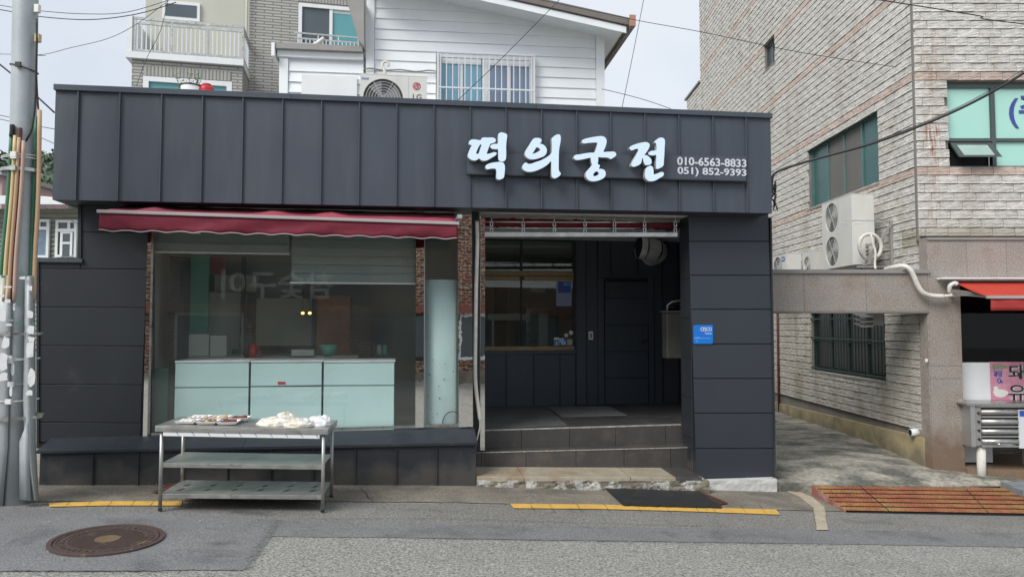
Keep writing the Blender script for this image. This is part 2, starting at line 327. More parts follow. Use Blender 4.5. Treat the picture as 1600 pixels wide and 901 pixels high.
def add_wall_rust_shade(m):
    t = m.node_tree; N = t.nodes; L = t.links; b = N['Principled BSDF']; src = b.inputs['Base Color'].links[0].from_socket
    ge = N.new('ShaderNodeNewGeometry'); sp = N.new('ShaderNodeSeparateXYZ'); L.new(ge.outputs['Position'], sp.inputs[0])
    def mth(op, a, b_=None, cl=False):
        n = N.new('ShaderNodeMath'); n.operation = op; n.use_clamp = cl
        for k, q in enumerate((a, b_)):
            if q is None: continue
            if isinstance(q, (int, float)): n.inputs[k].default_value = q
            else: L.new(q, n.inputs[k])
        return n.outputs[0]
    def gauss(x, c, w): d = mth('DIVIDE', mth('SUBTRACT', x, c), w); return mth('POWER', 2.718, mth('MULTIPLY', mth('MULTIPLY', d, d), -1))
    mp_ = N.new('ShaderNodeMapping'); mp_.inputs['Scale'].default_value = (24, 3, 3.2); L.new(ge.outputs['Position'], mp_.inputs[0])
    nz_ = N.new('ShaderNodeTexNoise'); nz_.inputs['Scale'].default_value = 1; nz_.inputs['Detail'].default_value = 6; nz_.inputs['Roughness'].default_value = .7; L.new(mp_.outputs[0], nz_.inputs[0])
    xm = gauss(sp.outputs[0], 5.71, .09); zm = mth('ADD', gauss(sp.outputs[2], 4.28, .26), mth('MULTIPLY', gauss(sp.outputs[2], 5.3, .45), .32)); zm = mth('ADD', zm, mth('MULTIPLY', gauss(sp.outputs[2], 3.3, .5), .22))
    fr_ = mth('LESS_THAN', sp.outputs[1], 9.9)
    k = mth('MULTIPLY', mth('MULTIPLY', xm, zm), fr_); f = mth('MULTIPLY', mth('MULTIPLY', mth('SUBTRACT', nz_.outputs[0], .43), 6.5, True), mth('MINIMUM', mth('MULTIPLY', k, 1.7), .95))
    mi = N.new('ShaderNodeMix'); mi.data_type = 'RGBA'; L.new(f, mi.inputs[0]); L.new(src, mi.inputs[6]); mi.inputs[7].default_value = (.30, .10, .035, 1)
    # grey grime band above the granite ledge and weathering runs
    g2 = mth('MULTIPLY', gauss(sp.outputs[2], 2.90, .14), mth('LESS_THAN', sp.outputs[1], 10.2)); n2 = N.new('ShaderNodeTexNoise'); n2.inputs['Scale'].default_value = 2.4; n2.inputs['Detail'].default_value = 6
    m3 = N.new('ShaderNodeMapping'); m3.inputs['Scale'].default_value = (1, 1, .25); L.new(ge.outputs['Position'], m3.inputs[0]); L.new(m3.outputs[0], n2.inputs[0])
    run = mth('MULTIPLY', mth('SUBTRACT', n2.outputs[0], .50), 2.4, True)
    low = mth('MULTIPLY', mth('LESS_THAN', sp.outputs[2], 2.0), mth('MULTIPLY', n2.outputs[0], .75)); g3 = mth('MINIMUM', mth('ADD', mth('ADD', mth('MULTIPLY', g2, .8), low), mth('MULTIPLY', run, .75)), .85)  # low: the beam's shade painted into the tile colour, along with grime
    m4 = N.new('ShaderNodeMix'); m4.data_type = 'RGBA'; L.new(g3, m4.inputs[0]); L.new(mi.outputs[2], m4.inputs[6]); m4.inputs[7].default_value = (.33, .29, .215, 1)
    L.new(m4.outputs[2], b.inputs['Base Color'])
add_wall_rust_shade(M_tile); add_wall_rust_shade(M_tilep)
def add_blots(m, blots, col, col2=None):
    t = m.node_tree; N = t.nodes; L = t.links; b = N['Principled BSDF']; src = b.inputs['Base Color'].links[0].from_socket
    ge = N.new('ShaderNodeNewGeometry'); n1 = N.new('ShaderNodeTexNoise'); n1.inputs['Scale'].default_value = 5; n1.inputs['Detail'].default_value = 6; n1.inputs['Roughness'].default_value = .65; L.new(ge.outputs['Position'], n1.inputs[0])
    tot = None
    for x, y, rx, ry, k in blots:
        mp_ = N.new('ShaderNodeMapping'); mp_.vector_type = 'POINT'; mp_.inputs['Location'].default_value = (-x/rx, -y/ry, 0); mp_.inputs['Scale'].default_value = (1/rx, 1/ry, 0); L.new(ge.outputs['Position'], mp_.inputs[0])
        ln = N.new('ShaderNodeVectorMath'); ln.operation = 'LENGTH'; L.new(mp_.outputs[0], ln.inputs[0])
        mr = N.new('ShaderNodeMapRange'); mr.interpolation_type = 'SMOOTHSTEP'; mr.inputs[1].default_value = 1.0; mr.inputs[2].default_value = 0; mr.inputs[3].default_value = 0; mr.inputs[4].default_value = k; L.new(ln.outputs['Value'], mr.inputs[0])
        if tot is None: tot = mr.outputs[0]
        else: a = N.new('ShaderNodeMath'); L.new(tot, a.inputs[0]); L.new(mr.outputs[0], a.inputs[1]); tot = a.outputs[0]
    nr = N.new('ShaderNodeMapRange'); nr.inputs[1].default_value = .38; nr.inputs[2].default_value = .62; L.new(n1.outputs[0], nr.inputs[0])
    mu = N.new('ShaderNodeMath'); mu.operation = 'MULTIPLY'; mu.use_clamp = True; L.new(tot, mu.inputs[0]); L.new(nr.outputs[0], mu.inputs[1])
    mi = N.new('ShaderNodeMix'); mi.data_type = 'RGBA'; L.new(mu.outputs[0], mi.inputs[0]); L.new(src, mi.inputs[6]); mi.inputs[7].default_value = (*col, 1); L.new(mi.outputs[2], b.inputs['Base Color'])
def bl(px, py, w_, h_, k): p = gh(px, py); q = gh(px+w_, py); r_ = gh(px, py-h_); return (p.x, p.y, max(.05, q.x-p.x), max(.05, r_.y-p.y), k)
add_blots(M_asph2, [bl(340, 868, 75, 16, .95), bl(350, 850, 50, 8, .8), bl(345, 826, 28, 5, .8), bl(200, 815, 90, 8, .5), bl(700, 832, 220, 6, .35), bl(1200, 838, 120, 6, .4)], (.055, .056, .06))
M_asph2e = M_asph2.copy(); M_asph2e.name = 'smooth_asphalt_feathered'
def feather(m, a, b_, w_):
    t = m.node_tree; N = t.nodes; L = t.links; out = [n for n in N if n.type == 'OUTPUT_MATERIAL'][0]; sh = N['Principled BSDF']
    d = (b_-a); d.z = 0; d.normalize(); nn_ = (-d.y, d.x, 0); off = -(a.x*nn_[0]+a.y*nn_[1])
    ge = N.new('ShaderNodeNewGeometry'); dt = N.new('ShaderNodeVectorMath'); dt.operation = 'DOT_PRODUCT'; L.new(ge.outputs['Position'], dt.inputs[0]); dt.inputs[1].default_value = nn_
    n1 = N.new('ShaderNodeTexNoise'); n1.inputs['Scale'].default_value = 30; n1.inputs['Detail'].default_value = 6; n1.inputs['Roughness'].default_value = .75; L.new(ge.outputs['Position'], n1.inputs[0])
    ad = N.new('ShaderNodeMath'); ad.inputs[1].default_value = off; L.new(dt.outputs['Value'], ad.inputs[0])
    ma = N.new('ShaderNodeMath'); ma.operation = 'MULTIPLY_ADD'; ma.inputs[1].default_value = w_*4; L.new(n1.outputs[0], ma.inputs[0]); ma.inputs[2].default_value = -w_*2
    sm = N.new('ShaderNodeMath'); L.new(ad.outputs[0], sm.inputs[0]); L.new(ma.outputs[0], sm.inputs[1])
    mr = N.new('ShaderNodeMapRange'); mr.interpolation_type = 'SMOOTHSTEP'; mr.inputs[1].default_value = -w_*.5; mr.inputs[2].default_value = w_*.5; L.new(sm.outputs[0], mr.inputs[0])
    tr = N.new('ShaderNodeBsdfTransparent'); mx = N.new('ShaderNodeMixShader'); L.new(mr.outputs[0], mx.inputs[0]); L.new(sh.outputs[0], mx.inputs[2]); L.new(tr.outputs[0], mx.inputs[1]); L.new(mx.outputs[0], out.inputs[0])
feather(M_asph2e, gh(385, 891), gh(430, 822), .10)
add_blots(M_asph3, [bl(380, 800, 160, 7, .9), bl(150, 800, 140, 7, .6), bl(640, 796, 160, 4, .5), bl(1360, 815, 60, 6, .6)], (.075, .075, .073))
add_blots(M_asph, [bl(700, 870, 300, 12, .28), bl(1300, 880, 260, 12, .3)], (.15, .148, .138))
add_blots(M_conc, [bl(150, 770, 120, 14, .6), bl(640, 762, 120, 6, .8), bl(880, 768, 70, 6, .7), bl(1180, 772, 70, 7, .6), bl(420, 765, 120, 12, .7)], (.075, .068, .055))
def add_foot_stain(m, z0, h, col):
    t = m.node_tree; N = t.nodes; L = t.links; b = N['Principled BSDF']; src = b.inputs['Base Color'].links[0].from_socket
    ge = N.new('ShaderNodeNewGeometry'); sp = N.new('ShaderNodeSeparateXYZ'); L.new(ge.outputs['Position'], sp.inputs[0]); nn = N.new('ShaderNodeTexNoise'); nn.inputs['Scale'].default_value = 4; nn.inputs['Detail'].default_value = 6; L.new(ge.outputs['Position'], nn.inputs[0])
    m1 = N.new('ShaderNodeMath'); m1.operation = 'MULTIPLY_ADD'; m1.inputs[1].default_value = .9; m1.inputs[2].default_value = -.45; L.new(nn.outputs[0], m1.inputs[0])
    m2 = N.new('ShaderNodeMath'); L.new(sp.outputs[2], m2.inputs[0]); L.new(m1.outputs[0], m2.inputs[1])
    mr = N.new('ShaderNodeMapRange'); mr.inputs[1].default_value = z0+h; mr.inputs[2].default_value = z0; mr.inputs[3].default_value = 0; mr.inputs[4].default_value = .8; L.new(m2.outputs[0], mr.inputs[0])
    mi = N.new('ShaderNodeMix'); mi.data_type = 'RGBA'; L.new(mr.outputs[0], mi.inputs[0]); L.new(src, mi.inputs[6]); mi.inputs[7].default_value = (*col, 1); L.new(mi.outputs[2], b.inputs['Base Color'])
add_foot_stain(M_gran, .0, .45, (.16, .10, .06)); add_foot_stain(M_ybase, -.15, .35, (.16, .14, .10)); add_foot_stain(M_char2, .1, .25, (.075, .072, .066))
# text -------------------------------------------------------------
def text(s, name, m, parent, fr_pts, w, depth=.004, bold=0.0, mirror=False, shear=0):
    """lettering fitted in a rectangle (u0,u1,z0,z1) of the parent's frame, standing proud of depth w"""
    u0, u1, z0, z1 = fr_pts
    c = bpy.data.curves.new(name, 'FONT'); c.body = s; c.size = 1; c.extrude = .02; c.offset = bold; c.shear = shear; c.resolution_u = 3
    o = bpy.data.objects.new(name, c); COL.objects.link(o); bpy.context.view_layer.update()
    me = bpy.data.meshes.new_from_object(o.evaluated_get(bpy.context.evaluated_depsgraph_get())); bpy.data.objects.remove(o)
    if not me.vertices: return None
    xs = [v.co.x for v in me.vertices]; ys = [v.co.y for v in me.vertices]; a, b_, c0, d = min(xs), max(xs), min(ys), max(ys)
    mb = MB()
    V = [(u0+(v.co.x-a)/(b_-a)*(u1-u0), w-(.5+v.co.z/.04)*depth, z0+(v.co.y-c0)/(d-c0)*(z1-z0)) for v in me.vertices]
    mb.add(V, [tuple(p.vertices) for p in me.polygons])
    return mb.build(name, m, parent)
def rect(fr, x0, y0, x1, y1, w):
    a = fr.hit(x0, y1, w); b = fr.hit(x1, y1, w); c = fr.hit(x1, y0, w); d = fr.hit(x0, y0, w)
    return [a, b, c, d]
def ext(fr, x0, y0, x1, y1, w):
    r = rect(fr, x0, y0, x1, y1, w)
    return ((r[0][0]+r[3][0])/2, (r[1][0]+r[2][0])/2, (r[0][1]+r[1][1])/2, (r[2][1]+r[3][1])/2)
def ebox(fr, x0, y0, x1, y1, w0, w1, mb=None):
    e = ext(fr, x0, y0, x1, y1, w0); mb = mb or MB(); mb.box(e[0], e[1], w0, w1, e[2], e[3]); return mb
#@@GROUND
# ================================================================== GROUND
def sheet(name, top, bot, off, m, n=24, kind='structure', label=None, jag=0):
    """a sheet on the road between two polylines given in the picture, carried to the road's own surface"""
    def interp(pl, t):
        T = [0]; 
        for a, b in zip(pl, pl[1:]): T.append(T[-1]+(b-a).length)
        d = t*T[-1]
        for i in range(len(pl)-1):
            if d <= T[i+1]+1e-9: return pl[i].lerp(pl[i+1], (d-T[i])/max(1e-9, T[i+1]-T[i]))
        return pl[-1]
    A = [gh(*p) if len(p) == 2 else Vector(p) for p in top]; B = [gh(*p) if len(p) == 2 else Vector(p) for p in bot]
    mb = MB(); v = []
    for i in range(n+1):
        for s_, P in enumerate((interp(A, i/n), interp(B, i/n))):
            jy = jag*(mnoise.noise(Vector((P.x*3, s_*9, off*999)))+.6*mnoise.noise(Vector((P.x*14, s_*9, off*999)))) if jag else 0
            jx = .5*jag*(mnoise.noise(Vector((P.y*16, s_*5, 3)))+mnoise.noise(Vector((P.y*40, s_*5, 8)))) if jag > .03 else 0
            v.append((P.x+jx, P.y+jy, g(P.x)+off))
    mb.add(v, [(2*i, 2*i+1, 2*i+3, 2*i+2) for i in range(n)])
    o = mb.build(name, m); o['kind'] = kind
    # make sure it faces up
    me = o.data
    if me.polygons[0].normal.z < 0:
        me.flip_normals()
    return o
xs = [-180, -120, -70, -40, -25, -18, -14, -12, -10]+[-8+i*.06 for i in range(268)]+[9, 10, 12, 14, 18, 25, 40, 70, 120, 180]
mb = MB(); ys_ = [-60, -8, 0, 4, 8, 12, 20, 60, 400]
mb.add([(x, y, g(x)) for y in ys_ for x in xs], [(j*len(xs)+i, j*len(xs)+i+1, (j+1)*len(xs)+i+1, (j+1)*len(xs)+i) for j in range(len(ys_)-1) for i in range(len(xs)-1)])
mb.build('road', M_asph, kind='structure')
# asphalt reaches from the line beside the kerb to a few metres in front of the camera
sheet('mid_asphalt_band', [(-60, 785), (300, 785), (720, 787), (1320, 799), (1700, 803)], [(-60, 830), (300, 812), (720, 821), (1320, 828), (1700, 834)], .002, M_asph3, 300, jag=.012)
sheet('asphalt_patch', [(330, 811), (720, 820), (1320, 828), (1700, 834)], [(370, 838), (720, 842), (1320, 850), (1700, 856)], .004, M_asph2, 300, jag=.010)
sheet('asphalt_patch', [(-60, 792), (80, 796), (260, 803), (340, 806), (440, 812), (452, 818), (470, 828)], [(-60, 893), (80, 893), (240, 892), (330, 891), (445, 891)], .006, M_asph2e, 260, jag=.02)
sheet('pavement', [(-400, 735), (57, 745), (742, 745), (1213, 752), (1275, 760), (1700, 760)], [(-400, 786), (57, 784), (300, 783), (720, 786), (1320, 799), (1700, 805)], .008, M_conc, 400, jag=.012)
for P, Q in (([(75, 787), (160, 784), (284, 784)], [(78, 793), (160, 791), (284, 791)]), ([(797, 788), (930, 789), (1085, 793), (1213, 797)], [(803, 795), (930, 796), (1085, 800), (1219, 805)])):
    o = sheet('painted_line', P, Q, .011, M_yel, 120, jag=.004)
    o['label'] = 'yellow painted line along the road edge'
sheet('cement_smear', [(1228, 768), (1250, 778), (1272, 795), (1276, 829)], [(1243, 766), (1270, 778), (1288, 793), (1294, 829)], .013, M_mort, 60, jag=.03)
sheet('cement_smear', [(935, 0.0001+762), (950, 778), (970, 793)], [(944, 762), (958, 778), (978, 793)], .010, M_conc, 6)
mb = MB(); rc = random.Random(31)
def crack(p0, p1, w_, n=10, wob=.02):
    P = [p0.lerp(p1, k/n)+Vector((rc.uniform(-wob, wob), rc.uniform(-wob, wob), 0)) for k in range(n+1)]
    d = (p1-p0).normalized(); nn = Vector((-d.y, d.x, 0)); v = []
    for k, q in enumerate(P): ww = w_*(.4+rc.random())*(.3 if k in (0, n) else 1); v += [(q.x-nn.x*ww, q.y-nn.y*ww, g(q.x)+.0125), (q.x+nn.x*ww, q.y+nn.y*ww, g(q.x)+.0125)]
    mb.add(v, [(2*k, 2*k+1, 2*k+3, 2*k+2) for k in range(n)])
for x in (832, 862, 905, 948, 998, 1040, 1088, 1112, 1160, 1190): crack(gh(x-4, 788), gh(x+rc.uniform(4, 9), 803), .0022, 5, .004)
for x in (105, 138, 170, 206, 236): crack(gh(x+6, 783), gh(x-3, 793), .0022, 5, .004)
crack(gh(640, 843), gh(1330, 852), .003, 60, .012); crack(gh(452, 812), gh(1100, 823), .0025, 60, .012); crack(gh(300, 895), gh(10, 893), .003, 30, .012)
crack(gh(985, 762), gh(1010, 790), .003, 6, .01) ; crack(gh(560, 760), gh(585, 786), .003, 6, .015)
o = mb.build('road_cracks', M_dark, recalc=False); o['kind'] = 'structure'
if o.data.polygons[0].normal.z < 0: o.data.flip_normals()
# loose grit in the gutter and on the plinth edge
mb = MB()
rg = random.Random(3)
for i in range(420):
    px = rg.uniform(60, 1330); py = 760+rg.random()**2*28+ (px-700)*.01
    if rg.random() < .35: py = rg.uniform(790, 890)
    p = gh(px, py, .02); r = rg.uniform(.002, .0065)*(1 if rg.random() < .93 else 1.8)
    mb.ball(p, (r, r*rg.uniform(.6, 1), r*.6), i, .3, 2, 5, 3)
tag(mb.build('grit', M_mort), 'scattered pale grit lying along the gutter and road edge', 'grit', kind='stuff')
# alley: a raised concrete surface that starts with a kerb
fr0 = [gh(px, py, .11) for px, py in ((1195, 752), (1232, 754), (1268, 757), (1600, 761), (1800, 764))]
def alz(X, Y, i): return 0
mb = MB(); rows = []
row0 = [(p.x, p.y, p.z) for p in fr0]
row1 = [(2.9, 9.55, -.045), (3.9, 9.55, -.05), (4.6, 9.5, -.075), (6.9, 9.15, -.30), (8.9, 9.15, -.38)]
row2 = [(2.7, 11.5, -.03), (3.9, 11.5, -.03), (4.8, 11.5, -.03), (7.5, 11.5, -.1), (9, 11.5, -.1)]
row3 = [(2.0, 15.5, -.06), (3.6, 15.5, -.06), (4.8, 15.5, -.06), (7.5, 15.5, -.06), (9, 15.5, -.06)]
row4 = [(1.0, 30, 0), (3.6, 30, 0), (4.8, 30, 0), (7.5, 30, 0), (9, 30, 0)]
rowk = [(p.x, p.y+.002, g(p.x)-.05) for p in fr0]
vv = [q for r_ in (rowk, row0, row1, row2, row3, row4) for q in r_]
mb.add(vv, [(j*5+i, j*5+i+1, (j+1)*5+i+1, (j+1)*5+i) for j in range(5) for i in range(4)])
ao = mb.build('alley_ground', M_alley, kind='structure')
md = ao.modifiers.new('sub', 'SUBSURF'); md.subdivision_type = 'SIMPLE'; md.levels = 3; md.render_levels = 3
# rusty ramp: sloping plates with gaps between them
rt = thing('kerb_ramp', 'rusty orange diamond plate ramp laid against the alley kerb', 'ramp', W, gh(1290, 790))
A0, A1 = gh(1268, 757, .125), gh(1800, 764, .125); B0, B1 = gh(1320, 797, .025), gh(1830, 806, .025)
def rp(s, t, dz=0): 
    a = A0.lerp(A1, s); b = B0.lerp(B1, s); p = a.lerp(b, t); return Vector((p.x, p.y, p.z+dz))
S0 = .128
for i in range(6):
    t0, t1 = i/6+.024, (i+1)/6-.024
    for s0, s1 in ((0, S0-.002), (S0+.002, .42), (.424, .73), (.734, 1)):
        mb = MB(); 
        mb.hexa([rp(s0, t1, -.004), rp(s1, t1, -.004), rp(s1, t0, -.004), rp(s0, t0, -.004)], [rp(s0, t1), rp(s1, t1), rp(s1, t0), rp(s0, t0)])
        mb.build('ramp_plate', M_rustp, rt)
mb = MB(); 
for i in range(6):     # raised tread bars
    for k in range(110):
        s = (k+.5)/110
        if abs(s-S0) < .006: continue
        q = rp(s, (i+.22), 0)
        a = rp(s, (i+.2)/6, .003); b = rp(s+.0035, (i+.8)/6, .003); mb.bar(a, b, .008, .005)
o = mb.build('tread_ribs', M_rustp, rt, kind='stuff')
mb = MB(); mb.add([rp(0, 0, -.001), rp(0, 1, -.001), Vector((B0.x, B0.y, g(B0.x))), Vector((A0.x, A0.y, g(A0.x)-.0))]+[p+Vector((.012, 0, 0)) for p in (rp(0, 0, -.001), rp(0, 1, -.001), Vector((B0.x, B0.y, g(B0.x))), Vector((A0.x, A0.y, g(A0.x))))], [(0,1,2,3),(7,6,5,4),(0,4,5,1),(1,5,6,2),(2,6,7,3),(3,7,4,0)])
mb.build('ramp_side', mat('faded_rust_side', (.30, .12, .10), .8, 0, .3, 8, .4, 40, stain=(.42, .30, .27), ss=5), rt)
mb = MB(); mb.hexa([rp(0.01, 1, -.05), rp(1, 1, -.05), rp(1, 0, -.12), rp(.01, 0, -.12)], [rp(.01, .99, -.02), rp(1, .99, -.02), rp(1, .01, -.03), rp(.01, .01, -.03)]); mb.build('ramp_underframe', M_dark, rt)
# mats, grates
p = [gh(*q) for q in ((942, 762), (1083, 766), (1128, 796), (974, 792))]
mb = MB(); mb.hexa([(q.x, q.y, q.z+.018) for q in (p[3], p[2], p[1], p[0])], [(q.x, q.y, q.z+.034) for q in (p[3], p[2], p[1], p[0])])
mm_ = MB(); v = []; NX, NY = 24, 8
for j in range(NY+1):
    for i in range(NX+1):
        q = (p[3].lerp(p[2], i/NX)).lerp(p[0].lerp(p[1], i/NX), j/NY)
        edge = .02*mnoise.noise(Vector((i*.45, j*.5, 1)))
        if i == NX: q = q+Vector((.03*mnoise.noise(Vector((j*1.3, 9, 1))), 0, 0))
        if j == 0 or j == NY: q = q+Vector((0, .02*mnoise.noise(Vector((i*.7, j, 4))), 0))
        v.append((q.x, q.y, g(q.x)+.034+.012*abs(mnoise.noise(Vector((q.x*3, q.y*3, 2))))))
mm_.add(v, [(j*(NX+1)+i, j*(NX+1)+i+1, (j+1)*(NX+1)+i+1, (j+1)*(NX+1)+i) for j in range(NY) for i in range(NX)])
nv = len(v); mm_.add([(x, y, g(x)+.019) for x, y, z in v], [(j*(NX+1)+i, (j+1)*(NX+1)+i, (j+1)*(NX+1)+i+1, j*(NX+1)+i+1) for j in range(NY) for i in range(NX)])
bd = [i for i in range(NX+1)]+[(j+1)*(NX+1)-1 for j in range(1, NY+1)]+[NY*(NX+1)+i for i in range(NX-1, -1, -1)]+[j*(NX+1) for j in range(NY-1, 0, -1)]
for a, b in zip(bd, bd[1:]+bd[:1]): mm_.f.append((a, b, b+nv, a+nv)); mm_.mi.append(0)
o = mm_.build('rubber_mat', M_matb, base=tuple(p[3])); tag(o, 'black rubber mat lying across the gutter before the steps', 'mat')
def grate(pts, label):
    q = [gh(*a) for a in pts]; t = thing('drain_grate', label, 'drain grate', W, q[0])
    mb = MB(); mb.hexa([(a.x, a.y, a.z+.008) for a in q], [(a.x, a.y, a.z+.018) for a in q]); mb.build('grate_bed', M_dark, t)
    mb = MB()
    for k in range(15):
        a = q[0].lerp(q[1], (k+.5)/15); b = q[3].lerp(q[2], (k+.5)/15); mb.bar(a+Vector((0, 0, .022)), b+Vector((0, 0, .022)), .012, .012)
    for s in (0, 1):
        a, b = (q[0], q[1]) if s == 0 else (q[3], q[2]); mb.bar(a+Vector((0, 0, .022)), b+Vector((0, 0, .022)), .02, .014)
    mb.build('grate_bars', M_rustd, t)
grate([(1088, 768), (1136, 789), (1120, 791), (1080, 768)], 'rusty drain grate half covered by the black rubber mat')
grate([(240, 772), (275, 754), (284, 756), (254, 773)], 'small dark drain grate in the pavement behind the steel table')
# manhole cover
mc = gh(168, 845); RM = .40
mh = thing('manhole_cover', 'round brown cast iron manhole cover set in the road', 'manhole cover', W, mc)
def ringmesh(r0, r1, z0, z1, n=64):
    m = MB(); v = []
    for (r, z) in ((r0, z0), (r0, z1), (r1, z1), (r1, z0)): v += [(mc.x+r*cos(2*pi*k/n), mc.y+r*sin(2*pi*k/n), z) for k in range(n)]
    m.add(v, [(a*n+k, a*n+(k+1)%n, ((a+1)%4)*n+(k+1)%n, ((a+1)%4)*n+k) for a in range(4) for k in range(n)]); return m
onroad = lambda v: Vector((v.x, v.y, g(v.x)+v.z))
ringmesh(RM, RM+.035, .0, .022).build('frame_ring', M_iron, mh, xf=onroad)
mb = MB(); mb.cyl((mc.x, mc.y, 0), (mc.x, mc.y, .016), RM-.008, n=64); mb.build('lid', M_iron, mh, xf=onroad)
ringmesh(.285, .30, .015, .021).build('raised_ring', M_iron, mh, xf=onroad)
ringmesh(RM-.03, RM-.012, .015, .021).build('raised_ring', M_iron, mh, xf=onroad)
mb = MB(); mb.cyl((mc.x, mc.y, .015), (mc.x, mc.y, .022), .095, n=40); mb.build('centre_boss', mat('brassy_iron', (.24, .17, .10), .5, .4, .3, 20), mh, xf=onroad)
mb = MB()
for k in range(40):
    a = 2*pi*k/40; c_, s_ = cos(a), sin(a); t_ = Vector((-s_, c_, 0))*.017; r_ = Vector((c_, s_, 0)); ctr = Vector((mc.x, mc.y, .018))
    mb.hexa([ctr+r_*.315-t_-Vector((0,0,.003)), ctr+r_*.315+t_-Vector((0,0,.003)), ctr+r_*.352+t_-Vector((0,0,.003)), ctr+r_*.352-t_-Vector((0,0,.003))], [ctr+r_*.315-t_+Vector((0,0,.003)), ctr+r_*.315+t_+Vector((0,0,.003)), ctr+r_*.352+t_+Vector((0,0,.003)), ctr+r_*.352-t_+Vector((0,0,.003))])
mb.build('rim_studs', M_iron, mh, xf=onroad)
mb = MB()
for i in range(-14, 15):
    for j in range(-14, 15):
        x, y = i*.02, j*.02; r = math.hypot(x, y)
        if .105 < r < .275: mb.box(mc.x+x-.006, mc.x+x+.006, mc.y+y-.006, mc.y+y+.006, .014, .020)
mb.build('tread_studs', M_iron, mh, xf=onroad, kind='stuff')
mh.scale = (.905, .905, 1)
#@@SHOP
# ================================================================== THE SHOP
shop = thing('shop_building', 'single storey shop clad in charcoal standing seam metal', 'shop', F, (0, .3, 0))
def lin(fr, a, b, w):
    p, q = fr.hit(*a, w), fr.hit(*b, w)
    return lambda u: p[1]+(q[1]-p[1])*(u-p[0])/(q[0]-p[0])
zTop = lin(F, (88, 141), (1200, 185), 0); zBot = lin(F, (82, 312), (1203, 333), 0)
seam_px = [121, 186.5, 252, 316, 379, 441, 502, 561, 619.5, 677.5, 734, 790, 845.6, 900.5, 953.5, 1007, 1060, 1113, 1165]
us = [F.hit(85, 230, 0)[0]]+[F.hit(x, 230, 0)[0] for x in seam_px]+[F.hit(1203.5, 230, 0)[0]]
for a, b in zip(us, us[1:]):
    mb = MB(); e = .003
    # a slightly dished sheet
    n = 4; v = []
    for i in range(n+1):
        for j in range(n+1):
            u = a+e+(b-a-2*e)*i/n; z = zBot(u)+(zTop(u)-zBot(u))*j/n
            d = .003*mnoise.noise(Vector((u*3, z*2, 1)))*(0 if i in (0, n) else 1)
            v.append((u, d, z))
    mb.add(v, [(i*(n+1)+j, (i+1)*(n+1)+j, (i+1)*(n+1)+j+1, i*(n+1)+j+1) for i in range(n) for j in range(n)])
    mb.box(a+e, b-e, .004, .02, min(zBot(a), zBot(b))+.004, min(zTop(a), zTop(b))-.004)
    mb.build('fascia_panel', M_char, shop, recalc=False)
for u in us[1:-1]:
    mb = MB(); mb.prism([(u-.006, zBot(u)-.001), (u+.006, zBot(u)-.001), (u+.006, zTop(u)-.002), (u-.006, zTop(u)-.002)], -.024, .002); mb.build('standing_seam', M_char, shop)
UL, UR = us[0], us[-1]
ZS = 2.93  # soffit
mb = MB(); mb.prism([(UL+.01, zBot(UL)+.012), (UR-.01, zBot(UR)+.012), (UR-.01, zTop(UR)-.01), (UL+.01, zTop(UL)-.01)], .021, .28); mb.build('fascia_box', M_char2, shop)
for uu in (UL, UR):
    mb = MB(); mb.prism([(uu-.004, zBot(uu)), (uu+.008, zBot(uu)), (uu+.008, zTop(uu)), (uu-.004, zTop(uu))], .0, 3.4); mb.build('fascia_end', M_char, shop)
mb = MB(); mb.prism([(UL, zBot(UL)-.0), (UR, zBot(UR)-.0), (UR, zBot(UR)+.01), (UL, zBot(UL)+.01)], .003, .30); mb.build('soffit', M_soffit, shop)
cz = F.hit(85, 131, -.03)[1]-zTop(UL)
cut = [UL-.015]+[F.hit(x, 150, 0)[0] for x in (456, 838)]+[UR+.02]
for a, b in zip(cut, cut[1:]):
    mb = MB(); mb.prism([(a+.001, zTop(a)-.004), (b-.001, zTop(b)-.004), (b-.001, zTop(b)+cz), (a+.001, zTop(a)+cz)], -.032, .20)
    mb.build('coping', M_char, shop, bevel=.004)
# roof deck
mb = MB(); mb.box(UL+.02, UR-.02, .2, 3.5, 3.80, 3.92); mb.build('roof_deck', M_grey, shop)
B = .30
# left wall: courses of wide panels (notch at the upper left)
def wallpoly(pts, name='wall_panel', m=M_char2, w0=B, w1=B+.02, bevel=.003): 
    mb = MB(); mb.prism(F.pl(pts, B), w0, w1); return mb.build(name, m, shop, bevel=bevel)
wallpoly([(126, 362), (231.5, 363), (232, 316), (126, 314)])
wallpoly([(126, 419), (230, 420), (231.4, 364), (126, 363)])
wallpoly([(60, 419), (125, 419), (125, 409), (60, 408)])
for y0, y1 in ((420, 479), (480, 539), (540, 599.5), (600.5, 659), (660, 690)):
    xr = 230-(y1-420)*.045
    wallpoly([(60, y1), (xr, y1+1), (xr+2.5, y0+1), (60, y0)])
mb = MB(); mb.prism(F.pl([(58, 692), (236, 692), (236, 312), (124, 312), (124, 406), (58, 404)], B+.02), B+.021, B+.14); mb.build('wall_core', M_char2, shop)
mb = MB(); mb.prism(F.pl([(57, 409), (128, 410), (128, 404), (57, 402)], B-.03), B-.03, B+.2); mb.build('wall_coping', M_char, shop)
mb = MB(); mb.prism(F.pl([(122, 403), (127, 403), (127, 316), (122, 316)], B-.01), B-.015, B+.16); mb.prism(F.pl([(57, 700), (61, 700), (61, 410), (57, 410)], B-.01), B-.012, B+.16); mb.build('corner_trim', M_char2, shop)
